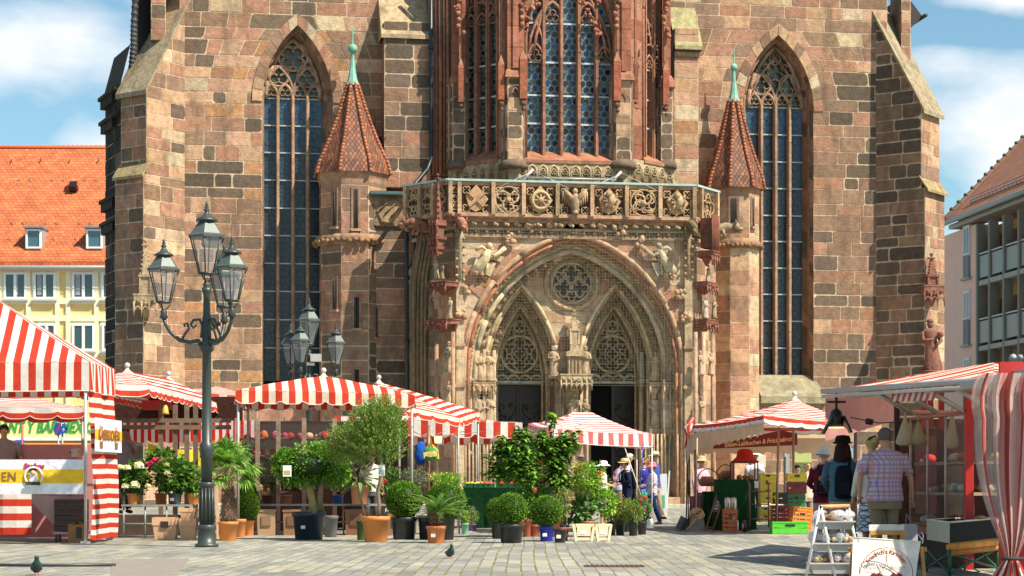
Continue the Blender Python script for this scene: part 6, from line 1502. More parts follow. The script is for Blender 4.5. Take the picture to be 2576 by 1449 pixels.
for k, (zz_, c) in enumerate(((zb_, (.30, .13, .07)), (.95, (.35, .25, .18)), (1.35, (.3, .2, .15)))):
    ctr = ga.lerp(gb, .5)+nrm*.4; m.box((ctr.x, ctr.y, zz_), ((gb-ga).length, .7, .04), rz=atan2(d_.y, d_.x), col=c)
m.build('shelf', wood, S8)
m = WB(S8); ctr = ga.lerp(gb, .5)+nrm*1.1; m.box((ctr.x, ctr.y, 1.2), ((gb-ga).length+.9, .05, 2.3), rz=atan2(d_.y, d_.x), col=(.16, .07, .05)); m.build('rear_wall', wood, S8)
m = WB(S8); m.box(((X(2262, 28.4)+X(2480, 28.4))/2, 28.4, 1.0), (X(2480, 28.4)-X(2262, 28.4), .06, 2.0), col=(.13, .06, .045)); m.box((X(2330, 28.3), 28.33, 1.2), (.3, .04, 1.1), col=(.30, .12, .10)); m.box((X(2400, 28.3), 28.33, .9), (.24, .04, .9), col=(.22, .15, .08)); m.build('end_wall', wood, S8)
for i in range(26):
    if i % 2: continue
m = WB(S8); r_ = random.Random(4)
for i in range(60):
    p = ga.lerp(gb, r_.random())+nrm*r_.uniform(.15, .6); zz_ = r_.choice((zb_, .95, 1.35)); s_ = r_.uniform(.05, .11); m.ball((p.x, p.y, zz_+s_*.7), s_, 7, col=r_.choice(((.45, .25, .1), (.6, .5, .35), (.5, .05, .04), (.6, .35, .12), (.7, .65, .55), (.3, .14, .06))), sz=.7)
m.build('bread_and_pastry', cloth, S8, kind='stuff')
m = WB(S8); p = Vector((X(2300, 27.2), 27.2, 0)); ctr = ga.lerp(gb, .45)+nrm*.15; m.box((ctr.x, ctr.y, zb_-.06), ((gb-ga).length+.5, .9, .09), rz=atan2(d_.y, d_.x), col=(.36, .14, .06)); m.build('counter_top', wood, S8)
m = WB(S8); m.box((ctr.x, ctr.y+.2, (zb_-.1)/2), ((gb-ga).length+.3, .6, zb_-.12), rz=atan2(d_.y, d_.x), col=(.05, .03, .02)); m.build('counter_base', wood, S8)
# things hanging in the opening
for i, (px, py, w, h, c, lb) in enumerate(((2277, 1085, .26, .38, (.62, .55, .38), 'bundle of creamy carrier bags hanging beside the dark post of the food stall'), (2395, 1085, .2, .46, (.66, .60, .46), 'creamy carrier bag hanging nearest the red post'), (2310, 1090, .24, .3, (.52, .46, .26), 'yellowish looped string bag hanging in the middle of the stall opening'))):
    m = MB(); p = H(px, py, 26.6); n = 12; pr = [(.02, h*.5), (.03, h*.38), (w*.25, h*.15), (w*.42, -h*.2), (w*.5, -h*.42), (w*.3, -h*.5), (.01, -h*.5)]
    vs = [(p.x+r_*cos(2*pi*j/n)*(1+.15*sin(j*2.1)), p.y+r_*.5*sin(2*pi*j/n), p.z+z_) for r_, z_ in pr for j in range(n)]
    m.add(vs, [(a*n+j, a*n+(j+1) % n, (a+1)*n+(j+1) % n, (a+1)*n+j) for a in range(len(pr)-1) for j in range(n)], col=c, smooth=True); m.tube([(p.x, p.y, p.z+h*.45), (p.x, p.y, p.z+h*.5+.1)], .012, 5, col=c)
    tag(m.build('carrier_bag', awn), lb, 'bag', 'bags hanging in the food stall')
m = MB(); p = H(2104, 1050, 28.3); K_ = (.02, .02, .022)
m.tube([(p.x, p.y, p.z+.36), (p.x, p.y, p.z+.05)], .02, 6, col=K_); m.lathe([(.10, -.14), (.11, -.02), (.08, .08), (.04, .12)], (p.x, p.y, p.z), 10, col=K_); m.box((p.x-.13, p.y, p.z-.12), (.03, .2, .26), ry=R(30), col=K_); m.box((p.x+.15, p.y, p.z-.1), (.03, .2, .26), ry=R(-25), col=K_); m.box((p.x, p.y, p.z+.22), (.26, .05, .03), col=K_)
m.tube([(p.x+.2, p.y, p.z), (p.x+.6, p.y, p.z-.08), (p.x+1.7, p.y-.3, p.z-.04)], .01, 4, col=K_); m.tube([(p.x+.42, p.y, p.z-.05), (p.x+.52, p.y, p.z-.07)], .045, 6, col=K_)
fl = tag(m.build('stage_floodlight', metal), 'black barn-door floodlight glowing under the metal roof edge of the food stall', 'floodlight'); m = MB(); m.lathe([(.11, 0), (.11, .01)], (0, 0, 0), 12, col=(1, .8, .35)); o = m.build('lens', mat('lit_lens', (1, 1, 1), .5, emit=1.6), fl); o.location = (p.x, p.y, p.z-.15)
# open steel trough on an orange rail with green legs
t9 = thing('steel_trough', 'open brushed steel trough with black inside on an orange beam and green trestle', 'trough', (X(2400, 23.5), 23.5, 0))
def S9(px, py, Y): return H(px, py, Y)
A9, B9 = S9(2389, 1314, 22.8), S9(2331, 1294, 24.3); C9 = S9(2590, 1268, 22.8)+Vector((0, 1.5, 0)); C9.z = A9.z+.02; D9 = C9+(B9-A9); hz = Vector((0, 0, -.24))
B9.z = A9.z; D9.z = A9.z
m = WB(t9); st = (.45, .42, .36); bk = (.02, .014, .01)
m.add([A9, B9, B9+hz, A9+hz], [(0, 1, 2, 3)], col=st); m.add([A9, C9, C9+hz, A9+hz], [(0, 3, 2, 1)], mi=1)
inn = .02; A8, B8, C8, D8 = [q.lerp((A9+C9+B9+D9)/4, .03) for q in (A9, B9, C9, D9)]
[m.add([p, q, q+hz*.9, p+hz*.9], [(0, 1, 2, 3)], mi=1) for p, q in ((A8, B8), (B8, D8), (C8, D8))]; m.add([A8+hz*.9, B8+hz*.9, D8+hz*.9, C8+hz*.9], [(0, 1, 2, 3)], mi=1)
m.add([B9, D9, D9+hz, B9+hz], [(0, 1, 2, 3)], col=st); m.add([C9, D9, D9+hz, C9+hz], [(0, 1, 2, 3)], col=st)
for a, b in ((A9, B9), (A9, C9), (B9, D9), (C9, D9)): m.tube([a, b], .012, 5, col=(.7, .62, .5))
m.build('trough', [metal, dark], t9)
m = WB(t9); m.tube([A9+hz*1.2, C9+hz*1.2], .05, 6, col=(.75, .30, .04)); m.tube([A9+hz*1.5, C9+hz*1.5], .04, 4, col=(.5, .18, .03)); m.build('beam', wood, t9)
for q in (A9, B9, C9): m = WB(t9); m.tube([(q.x, q.y, 0), q+hz*1.3], .022, 4, col=(.02, .12, .05)); m.build('leg', metal, t9)
m = WB(t9)
for a, b in ((A9, B9), (A9, C9), (C9, D9)): m.tube([Vector((a.x, a.y, .05)), b+hz*1.5], .016, 4, col=(.02, .10, .05)); m.tube([Vector((b.x, b.y, .05)), a+hz*1.5], .016, 4, col=(.02, .10, .05))
m.build('cross_brace', metal, t9)
# second cloth-topped roof plate and the clear/striped curtains at the right margin
t10 = thing('market_stall', 'nearest stall at the right margin with grey roof plate and tied plastic curtains', 'market stall', (X(2600, 21), 21, 0), 0, 'striped market canopies')
m = WB(t10); a, b = H(2415, 962, 23.5), H(2700, 900, 19.5); bk_ = Vector((1.8, 1.2, 0)); m.add([a, b, b+bk_, a+bk_, a-Vector((0, 0, .09)), b-Vector((0, 0, .09))], [(0, 1, 2, 3), (0, 4, 5, 1)], col=(.34, .33, .33)); m.build('roof_plate', metal, t10)
p = H(2555, 922, 22.5); m = WB(t10); m.box((p.x, p.y, p.z+.04), (.14, .1, .1), col=(.05, .05, .06)); m.ball((p.x-.03, p.y, p.z+.1), .045, 8, col=(.3, .32, .36)); m.ball((p.x+.05, p.y, p.z+.1), .04, 8, col=(.2, .2, .22)); m.build('lamp_fitting', metal, t10)
m = WB(t10); g2 = WB(t10); rc = random.Random(2)
top0, top1 = 2452, 2600; Yc = 20.6; nstr = 34
def cpt(u, v):     # u across, v 0 top .. 1 tie
    xt = lerp(2462, 2640, u)-12*sin(min(1, v*4)*pi)*(1-u); xb = lerp(2528, 2560, u); k = v**2.6; bulge = -22*sin(pi*min(1, v*1.1))*(1-u)
    px = lerp(xt, xb, k)+bulge*.8; Yq = Yc+.12*sin(u*34+.5*sin(v*3))*(1-.6*v); return H(px, lerp(938, 1404, v), Yq)
nu, nv = 72, 16
for i in range(nu):
    for j in range(nv):
        red = (i*27//nu) in (3, 11, 12, 17, 24)
        mm = m if red or (i*27//nu) in (7, 20) else g2
        mm.add([cpt(i/nu, j/nv), cpt((i+1)/nu, j/nv), cpt((i+1)/nu, (j+1)/nv), cpt(i/nu, (j+1)/nv)], [(0, 3, 2, 1)], col=(.46, .09, .07) if red else (.55, .46, .44) if mm is m else (.8, .68, .66), smooth=True)
for i in range(20):
    for j in range(4):
        f = lambda u, v: H(lerp(2528, 2560, u)+(u-.5)*90*v-8*v, 1404+v*70, Yc+.08*sin(u*20)); mm = (i//2) % 2
        m.add([f(i/20, j/4), f((i+1)/20, j/4), f((i+1)/20, (j+1)/4), f(i/20, (j+1)/4)], [(0, 3, 2, 1)], col=AWR if mm else (.7, .68, .7), smooth=True)
m.build('striped_curtain', awn, t10); g2.build('clear_curtain', mat('curtain_film', (.85, .78, .76), .15, noise=.15, alpha=.62, spec=1), t10)
m = WB(t10); m.tube([H(2520, 1405, Yc-.15), H(2580, 1406, Yc-.1)], .02, 6, col=(.02, .02, .02)); m.build('curtain_tie', plain, t10)
m = WB(t10); pp = H(2590, 1100, 21.2); m.box((pp.x, pp.y+.3, 1.2), (.5, .06, 2.4), col=(.45, .02, .02)); m.build('side_panel', plain, t10)

# ---------------- signs near the camera ----------------
t11 = thing('sign_board', 'white canvas cherry sign with red lettering hooked on a wooden frame in the foreground', 'sign', (X(2232, 21), 21, 0))
Ys = 21.0; a, b, c, d = H(2146, 1352, Ys), H(2316, 1363, Ys+.1), H(2296, 1500, Ys-.05), H(2140, 1500, Ys-.15)
m = WB(t11); n = 8
for i in range(n):
    for j in range(n):
        f = lambda u, v: a.lerp(b, u).lerp(d.lerp(c, u), v)+Vector((0, .012*sin(u*pi)*sin(v*5), 0)); m.add([f(i/n, j/n), f((i+1)/n, j/n), f((i+1)/n, (j+1)/n), f(i/n, (j+1)/n)], [(0, 3, 2, 1)], col=(.74, .68, .60), smooth=True)
m.tube([a, b], .008, 5, col=(.78, .74, .68)); cv = m.build('canvas', cloth, t11)
ctr = H(2229, 1449, Ys-.06); sgnred = (.20, .008, .012); bi = rel(t11); rm = .278
m = WB(t11); m.tube([(ctr.x+rm*cos(t_*pi/20), ctr.y-.02, ctr.z+.02+rm*sin(t_*pi/20)) for t_ in range(-10, 31)], .0045, 4, col=sgnred, cap=False)
m.tube([(ctr.x, ctr.y-.02, ctr.z+.225), (ctr.x-.002, ctr.y-.02, ctr.z+.17)], .005, 5, col=sgnred)
for k in (-1, 1): m.tube([(ctr.x, ctr.y-.02, ctr.z+.17), (ctr.x+k*.012, ctr.y-.02, ctr.z+.11), (ctr.x+k*.04, ctr.y-.02, ctr.z+.06), (ctr.x+k*.085, ctr.y-.02, ctr.z+.02)], .003, 4, col=sgnred)
for k in (-1, 1):
    poly = [(ctr.x+k*.105+.078*cos(t_*pi/10)*(1+.08*cos(2*t_*pi/10)), ctr.z-.035+.075*sin(t_*pi/10)-(.02 if t_ in (5,) else 0)) for t_ in range(20)]; m.add([(x, ctr.y-.02, z_) for x, z_ in poly], [tuple(range(20))], col=sgnred)
m.build('cherry_emblem', plain, cv)
s_ = "Friedrich's Kirschen"; ra = rm-.045
wd = {'i': .5, 'r': .7, "'": .45, ' ': .6, 'K': 1.15, 'F': 1.0}
tot = sum(wd.get(ch, .95) for ch in s_); acc_ = 0; span = R(118)
for ch in s_:
    w_ = wd.get(ch, .95); an = pi/2+span/2-(acc_+w_/2)/tot*span; acc_ += w_
    if ch == ' ': continue
    text(ch, .066, bi @ Matrix.Translation((ctr.x+ra*cos(an), ctr.y-.022, ctr.z+.02+ra*sin(an))) @ Matrix.Rotation(-(an-pi/2), 4, 'Y'), plain, 'letter', cv, .001, 0, .002, col=sgnred)
text('fränkisch', .055, bi @ Matrix.Translation((ctr.x-.125, ctr.y-.022, ctr.z+.085)), plain, 'lettering', cv, .001, .35, col=sgnred); text('frisch !', .055, bi @ Matrix.Translation((ctr.x+.11, ctr.y-.022, ctr.z+.085)), plain, 'lettering', cv, .001, .35, col=sgnred)
for px in (2156, 2318):
    m = WB(t11); q = H(px, 1356, Ys); m.tube([q+Vector((-.03 if px < 2200 else .02, 0, -.03)), q+Vector((-.03, 0, .05)), q+Vector((0, 0, .07)), q+Vector((.02, .0, .04)), q+Vector((.01, 0, -.05))], .006, 5, col=(.6, .62, .7)); m.build('hook', metal, t11)
m = WB(t11)
for px in (2140, 2325): q = H(px, 1375, Ys+.1); m.box((q.x, q.y, q.z/2-.1), (.035, .03, q.z+.2), ry=R(4 if px < 2200 else -5), col=(.52, .24, .06))
q = H(2232, 1382, Ys+.14); m.box((q.x, q.y, q.z), (.84, .03, .045), col=(.5, .22, .06)); m.build('frame', wood, t11)
t12 = thing('folding_stand', 'wooden folding stand with white canvas top just behind the cherry sign', 'stand', (X(2235, 22.3), 22.3, 0))
m = WB(t12); q = H(2235, 1340, 22.3); m.box((q.x, q.y, q.z), (.42, .05, .05), col=(.62, .30, .08)); 
for k in (-1, 1): m.box((q.x+k*.13, q.y, q.z/2), (.035, .03, q.z), ry=R(k*5), col=(.6, .28, .07)); m.box((q.x+k*.13, q.y+.35, q.z/2), (.035, .03, q.z), rx=R(18), col=(.5, .22, .06))
m.build('frame', wood, t12); m = WB(t12); m.box((q.x-.02, q.y+.02, q.z+.055), (.39, .05, .07), col=(.78, .72, .66)); m.build('canvas_top', cloth, t12)
# three tier white rack
t13 = thing('tiered_rack', 'white A-frame rack with three trays of bagged sweets in the right foreground', 'rack', (X(2095, 23.3), 23.3, 0)); Yr_ = 23.3
for px, Yq in ((2064, Yr_), (2133, Yr_+.35)):
    m = WB(t13); ap = H(px, 1272, Yq)
    for dx_ in (-.17, .17): m.tube([ap, (ap.x+dx_, Yq, .0)], .022, 4, col=(.78, .78, .76))
    m.build('side_frame', metal, t13)
m = WB(t13); m.tube([H(2064, 1275, Yr_), H(2135, 1273, Yr_+.35)], .026, 8, col=(.55, .33, .15)); m.build('rod', wood, t13)
for (py, x0, x1, h) in ((1321, 2050, 2150, .09), (1377, 2038, 2156, .1), (1429, 2026, 2156, .12)):
    m = WB(t13); c = H((x0+x1)/2, py, Yr_+.15); w = (x1-x0)/F*Yr_; m.box(c, (w*.86, .34, h), taper=.9, col=(.50, .48, .46)); m.box(c+Vector((0, 0, h*.5)), (w*.92, .38, .015), col=(.6, .58, .56)); tr_ = m.build('tray', metal, t13)
    g2 = WB(t13); m = WB(t13)
    for i in range(30): q = c+Vector((U(-.4, .4)*w, U(-.12, .12), h*.5+.05)); m.ball(q, U(.035, .05), 7, col=rnd.choice(((.42, .24, .12), (.5, .3, .16), (.3, .12, .07), (.25, .3, .12), (.6, .45, .3))), sz=.8)
    m.build('sweets', cloth, tr_, kind='stuff')
    for i in range(14):
        q = c+Vector((U(-.44, .44)*w, U(-.14, .14), h*.5+.07)); n = 8; r_ = U(.05, .075)
        vs = [(q.x+r_*(1+U(-.25, .25))*sin(pi*(a+.5)/5)*cos(2*pi*b/n), q.y+r_*(1+U(-.25, .25))*sin(pi*(a+.5)/5)*sin(2*pi*b/n), q.z-r_*cos(pi*(a+.5)/5)) for a in range(5) for b in range(n)]
        g2.add(vs, [(a*n+b, a*n+(b+1) % n, (a+1)*n+(b+1) % n, (a+1)*n+b) for a in range(4) for b in range(n)])
    g2.build('cellophane_bags', mat('cellophane', (.8, .8, .9), .1, noise=.2, alpha=.35, spec=1), tr_, kind='stuff')
# ================= small goods =================
def crate(px, pyb, w, d, h, col, label, rz=0, Y=None, z=None, slots=True, group=None, tilt=0, name='crate', cat='crate', taper=.95):
    g = G(px, pyb) if Y is None else Vector((X(px, Y), Y, gz(Y) if z is None else z))
    t = MB(); th = .018
    t.box((0, 0, .015), (w*taper, d*taper, .03), col=col)
    T0 = [(0, -d/2, w, 1), (0, d/2, w, 1), (-w/2, 0, d, 0), (w/2, 0, d, 0)]
    n = max(2, int(h/.09))
    for x, y, l, ax in T0:
        for i in range(n):
            zc_ = h*(i+.5)/n; hh_ = h/n*(.62 if slots and i not in (0, n-1) else .86)
            t.box((x, y, zc_), (l, th, hh_) if ax else (th, l-.03, hh_), col=cj(col, .06))
        k = max(3, int(l/.14))
        for i in range(k+1): t.box(((x-l/2+l*i/k), y, h/2), (.02, th*1.3, h*.97), col=col) if ax else t.box((x, y-l/2+l*i/k, h/2), (th*1.3, .02, h*.97), col=col)
    for x, y, l, ax in T0: t.box((x, y, h-.012), (l+.02, th*1.8, .03) if ax else (th*1.8, l-.03, .03), col=cj(col, .05))
    t.box((0, -d/2-.012, h*.72), (w*.28, .012, .045), col=(.02, .02, .02))
    o = t.build(name, plast); o.location = g; o.rotation_euler = (0, tilt, rz); return tag(o, label, cat, group)
GR_Y = 'yellow stacking crates of the gingerbread stall'
names4 = ['topmost yellow crate of the tall stack in the gingerbread stall', 'yellow crate second from the top of the tall stack', 'yellow crate second from the bottom of the tall stack', 'lowest yellow crate of the tall stack, above the red crates']
Yt = 45.5; sc_y = F/Yt
for i, py in enumerate((1210, 1229, 1247, 1266)): crate(1930, 0, .34, .3, .165, (.72, .62, .03), names4[i], Y=Yt, z=H(0, py, Yt).z, slots=False, group=GR_Y)
for i, py in enumerate((1293, 1312)): crate(1924, 0, .28, .3, .165, (.66, .56, .03), ('upper of the two low yellow crates below the red crate', 'lower of the two low yellow crates standing behind the hand truck')[i], Y=Yt, z=H(0, py, Yt).z, slots=False, group=GR_Y)
crate(2003, 0, .42, .32, .19, (.72, .62, .03), 'yellow crate on top of the dark red one behind the thin posts', Y=Yt, z=H(0, 1212, Yt).z, slots=False, group=GR_Y)
crate(2003, 0, .40, .32, .26, (.20, .015, .015), 'dark red crate between the yellow and the green crate', Y=Yt, z=H(0, 1242, Yt).z)
crate(2001, 0, .38, .32, .29, (.02, .20, .06), 'dark green crate under the dark red crate', Y=Yt, z=H(0, 1275, Yt).z)
crate(1963, 0, .42, .34, .36, (.22, .02, .015), 'deep red crate on the ground beside the low yellow crates', Y=Yt, z=H(0, 1311, Yt).z, slots=False)
crate(1965, 0, .4, .3, .26, (.03, .025, .02), 'black crate holding paper bags above the red crate', Y=Yt, z=H(0, 1268, Yt).z)
crate(2010, 1342, .42, .3, .55, (.75, .26, .04), 'orange lattice crate leaning behind the bright green crate', rz=.15, Y=44.2, tilt=.1, z=0)
crate(1984, 1343, .73, .45, .26, (.10, .55, .04), 'bright green slatted crate on the paving before the gingerbread stall')
crate(1836, 1338, .28, .3, .5, (.50, .12, .03), 'rusty orange crate with a white can inside beside the green table cloth')
m = MB(); g = G(1843, 1337); m.lathe([(.09, 0), (.11, .02), (.11, .22), (.04, .28), (.04, .31)], (g.x, g.y-.19, g.z+.02), 12, col=(.7, .7, .68)); tag(m.build('water_canister', plast), 'white translucent water canister in front of the rusty orange crate', 'canister')
# cloth covered tables
def clothtable(px0, px1, pyt, pyb, dep, col, label, Y=None, wob=.05):
    g0, g1 = G(px0, pyb), G(px1, pyb); Y = Y or g0.y; zt = H(0, pyt, Y).z; w = X(px1, Y)-X(px0, Y); t = thing('covered_table', label, 'table', ((X(px0, Y)+X(px1, Y))/2, Y, gz(Y)))
    m = MB(); m.box((0, dep/2, zt-gz(Y)), (w, dep, .03), col=col); m.build('table_top', cloth, t)
    m = MB(); per = [(-w/2, dep), (-w/2, 0), (w/2, 0), (w/2, dep)]; n = 40; zt2 = zt-gz(Y)+.014; L_ = [dep, w, dep]; tot = sum(L_)
    def pp(u):
        s_ = u*tot
        for i, l in enumerate(L_):
            if s_ <= l or i == 2: f = min(1, s_/l); a, b = per[i], per[i+1]; return Vector((lerp(a[0], b[0], f), lerp(a[1], b[1], f), 0))
            s_ -= l
    for i in range(n):
        for j in range(4):
            def f(i, j): p = pp(i/n); k = j/4; o = Vector((p.x, p.y-dep/2, 0)).normalized()*wob*k*(sin(i*1.7)+.6); return Vector((p.x, p.y, lerp(zt2, .02, k)))+o
            m.add([f(i, j), f(i+1, j), f(i+1, j+1), f(i, j+1)], [(0, 1, 2, 3)], col=col, smooth=True)
    m.build('table_cloth', cloth, t); return t
clothtable(1806, 1898, 1208, 1336, .9, (.008, .05, .016), 'tall table hung with dark green cloth under the gingerbread sign', Y=44.6)
clothtable(1772, 1800, 1238, 1330, .6, (.008, .05, .016), 'narrow dark green covered table behind the leaning wooden price board', Y=46)
clothtable(1742, 1768, 1250, 1322, .7, (.26, .10, .13), 'mauve covered table end at the left of the gingerbread stall', Y=47)
clothtable(1165, 1420, 1228, 1342, 1.2, (.004, .03, .009), 'fruit table hung with dark green cloth behind the round box shrubs', Y=47.5)
# lantern house with red hat-shaped roof
t = thing('display_case', 'small glazed case with a red hat-shaped roof standing on the green table', 'display case', (X(1872, 45), 45, 0)); g = H(1872, 1210, 45)
m = WB(t); w = .55
for a in (-1, 1):
    for b in (-1, 1): m.box((g.x+a*w/2, g.y+b*w/2, g.z+.21), (.03, .03, .42), col=(.16, .03, .02))
for b in (-1, 1): m.box((g.x, g.y+b*w/2, g.z+.42), (w, .03, .03), col=(.16, .03, .02)); m.box((g.x, g.y+b*w/2, g.z+.02), (w, .03, .04), col=(.16, .03, .02))
m.box((g.x-w/2+.02, g.y, g.z+.21), (.02, w, .4), col=(.55, .32, .26)); m.build('case_frame', wood, t)
m = WB(t); m.lathe([(.34, 0), (.26, .05), (.2, .12), (.17, .24), (.12, .29), (.03, .30)], (g.x+.02, g.y, g.z+.43), 14, col=(.42, .03, .02)); m.build('roof', cloth, t)
m = WB(t)
for i in range(9): m.ball((g.x+U(-.18, .18), g.y+U(-.15, .15), g.z+.08), .06, 7, col=(.35, .15, .07))
m.build('gingerbread', cloth, t, kind='stuff')
# leaning price board, urns, hand truck
m = MB(); g = G(1795, 1337); a, b = Vector((X(1783, g.y), g.y, .0)), H(1826, 1205, g.y+.5); d = b-a
for k in (-.08, .08): m.tube([a+Vector((k, 0, 0)), b+Vector((k, 0, 0))], .018, 4, col=(.28, .12, .05))
for i in range(4): q = a.lerp(b, .08+.3*i); m.tube([q+Vector((-.08, 0, 0)), q+Vector((.08, 0, 0))], .014, 4, col=(.28, .12, .05))
q0, q1 = a.lerp(b, .4), a.lerp(b, .97); m.add([q0+Vector((-.06, -.02, 0)), q0+Vector((.06, -.02, 0)), q1+Vector((.06, -.02, 0)), q1+Vector((-.06, -.02, 0))], [(0, 1, 2, 3)], col=(.16, .14, .12))
for i in range(9): q = q0.lerp(q1, (i+.5)/9); m.box(q+Vector((0, -.03, 0)), (.08, .004, .02), col=(.55, .5, .42))
tag(m.build('price_board', wood), 'narrow wooden price board with chalk lines leaning against the green table cloth', 'price board')
for k, px in enumerate((1831, 1845)):
    m = MB(); g = H(px, 1283, 44.3); m.lathe([(.07, 0), (.075, .01), (.075, .24), (.06, .27), (.02, .29)], g, 14, col=(1.1, .95, .75)); m.box(g+Vector((.0, -.08, .12)), (.02, .03, .1), col=(.1, .1, .1)); tag(m.build('steel_urn', steel), ('left', 'right')[k]+' one of two polished steel urns on the rusty orange crate', 'urn', 'polished steel urns')
def handtruck(g, h, col, label, rz, w=.42):
    t = thing('hand_truck', label, 'hand truck', g, rz)
    m = MB()
    for k in (-1, 1): m.tube([(k*w/2, 0, .12), (k*w/2, .02, h-.1), (k*w/2, .1, h)], .018, 6, col=col)
    for z in (.3, .62, .9): m.tube([(-w/2, 0, z), (w/2, 0, z)], .014, 6, col=col)
    m.box((0, -.12, .05), (w, .24, .02), col=(.5, .5, .5)); m.build('frame', metal, t)
    for k in (-1, 1):
        m = MB(); m.tube([(k*(w/2+.07), .1, .14), (k*(w/2+.13), .1, .14)], .14, 18, col=(.02, .02, .02), smooth=False); m.tube([(k*(w/2+.065), .1, .14), (k*(w/2+.135), .1, .14)], .06, 10, col=(.6, .6, .6), smooth=False); m.build('wheel', plast, t)
    for k in (-1, 1): m = MB(); m.tube([(k*w/2, .1, h-.03), (k*w/2, .18, h+.03)], .024, 6, col=(.02, .02, .02)); m.build('grip', plast, t)
handtruck(G(1910, 1340), 1.1, (.20, .06, .04), 'dark red hand truck standing before the yellow crates', .1)
handtruck(G(843, 1334), 1.02, (.60, .015, .012), 'bright red hand truck between the laurel pot and the olive pot', -.05, .34)
m = MB(); g = G(1671, 1277+6); Yb = 55; h = 1.3
for px in (1658, 1680): m.box((X(px, Yb), Yb, gz(Yb)+.65), (.04, .04, 1.3), ry=R(4 if px > 1670 else -1), col=(.7, .66, .6))
m.box((X(1667, Yb), Yb-.02, gz(Yb)+.72), (.24, .03, 1.0), col=(.62, .68, .72)); m.box((X(1665, Yb), Yb-.04, gz(Yb)+.45), (.16, .01, .35), col=(.12, .35, .2)); m.box((X(1667, Yb), Yb+.2, gz(Yb)+.6), (.2, .03, 1.25), rx=R(-12), col=(.5, .48, .42))
tag(m.build('sandwich_board', plast), 'pale blue and green sandwich board with wooden frame beside the church door', 'sandwich board')
m = MB(); g = H(1914, 1160, 61); m.box(g, (.30, .06, .38), col=(.66, .58, .46)); tag(m.build('wall_plaque', plain), 'blank pale plaque on the church wall behind the gingerbread stall', 'plaque')
# window hut far right behind the customers
t = thing('sales_hut', 'grey framed sales window seen between the posts of the gingerbread stall', 'hut', (X(2020, 52), 52, gz(52)))
m = WB(t); a, b = X(1980, 52), X(2140, 52); z0, z1 = H(0, 1205, 52).z, H(0, 1128, 52).z
m.box(((a+b)/2, 52, (z0+z1)/2-.9), (b-a, .1, .9), col=(.12, .08, .06)); m.box(((a+b)/2, 52, z1), (b-a, .2, .12), col=(.3, .4, .42)); m.box((a, 52, (z0+z1)/2), (.1, .14, z1-z0), col=(.3, .38, .4)); m.box((b, 52, (z0+z1)/2), (.1, .14, z1-z0), col=(.3, .38, .4)); m.build('hut_frame', plain, t)
m = WB(t); m.box(((a+b)/2-.4, 52.3, (z0+z1)/2), ((b-a)*.3, .03, (z1-z0)*.9), col=(.5, .55, .2)); m.box(((a+b)/2+.4, 52.3, (z0+z1)/2), ((b-a)*.45, .03, (z1-z0)*.9), col=(.28, .16, .14)); m.build('display', plain, t)
# bread baskets on the gingerbread tables
for px, py, Y, r_, lb in ((1781, 1218, 46.5, .24, 'wicker basket wrapped in film at the left end of the gingerbread stall'), (1825, 1204, 45.5, .2, 'low round wooden basket on the green table left of the glazed case')):
    m = MB(); g = H(px, py, Y); m.lathe([(r_*.7, -.05), (r_*.95, .02), (r_, .12), (r_*.9, .12), (r_*.6, .05)], g, 14, col=(.26, .13, .06))
    for i in range(8): m.ball(g+Vector((U(-.6, .6)*r_, U(-.6, .6)*r_, .13)), .06, 6, col=(.38, .2, .1))
    m.tube([(g.x+r_*cos(a), g.y, g.z+.1+r_*1.1*sin(a)) for a in [x*pi/8 for x in range(9)]], .012, 5, col=(.12, .07, .04)); tag(m.build('basket', wood), lb, 'basket')
# fruit boxes on the green table
frt = [((.60, .03, .015), 'tomatoes'), ((.60, .05, .02), 'red peppers'), ((.68, .42, .05), 'yellow fruit'), ((.5, .25, .1), 'onions')]
for i, px in enumerate((1178, 1204, 1230, 1262, 1294)):
    c, nm = frt[(2, 2, 1, 0, 0)[i]]; Y = 47.8
    o = crate(px, 0, .25, .34, .10, (.015, .12, .03), f'low green box of {nm}, '+('first', 'second', 'third', 'fourth', 'fifth')[i]+' from the left on the fruit table', Y=Y, z=H(0, 1227, Y).z, group='produce boxes on the fruit table')
    m = MB()
    for k in range(22): m.ball((U(-.1, .1), U(-.14, .14), .09+U(0, .03)), .036, 7, col=cj(c))
    m.build('fruit', plast, o, kind='stuff')
# shelving, booth and goods under the middle stalls
t = thing('sales_booth', 'dark wooden sales booth with film windows under the middle striped stall', 'booth', (X(735, 44.8), 44.8, 0))
m = WB(t); x0, x1 = X(596, 44.8), X(842, 44.8); m.box(((x0+x1)/2+.8, 45.6, 1.25), (x1-x0+1.6, .06, 2.5), col=(.035, .02, .015)); m.box(((x0+x1)/2, 44.9, .45), (x1-x0, .06, .9), col=(.14, .06, .04)); m.build('booth_wall', wood, t)  # back wall widened and near-black: shade under the stalls put into its colour
for px in (596, 648, 700, 765, 842): m = WB(t); m.box((X(px, 44.8), 44.8, 1.27), (.09, .09, 2.55), col=(.34, .24, .18)); m.build('booth_post', wood, t)
for z in (1.25, 1.7, 2.1): m = WB(t); m.box(((x0+x1)/2, 45.2, z), (x1-x0, .5, .03), col=(.2, .1, .06)); m.build('booth_shelf', wood, t)
m = WB(t); r_ = random.Random(9)
for i in range(150): q = Vector((r_.uniform(x0, x1), 45.2+r_.uniform(-.2, .2), r_.choice((.95, 1.3, 1.75, 2.15)))); m.ball(q, r_.uniform(.04, .1), 6, col=r_.choice(((.35, .03, .02), (.4, .12, .04), (.12, .09, .07), (.5, .35, .2), (.05, .09, .04), (.3, .05, .08))), sz=r_.uniform(.7, 1.6))
m.build('booth_goods', cloth, t, kind='stuff')
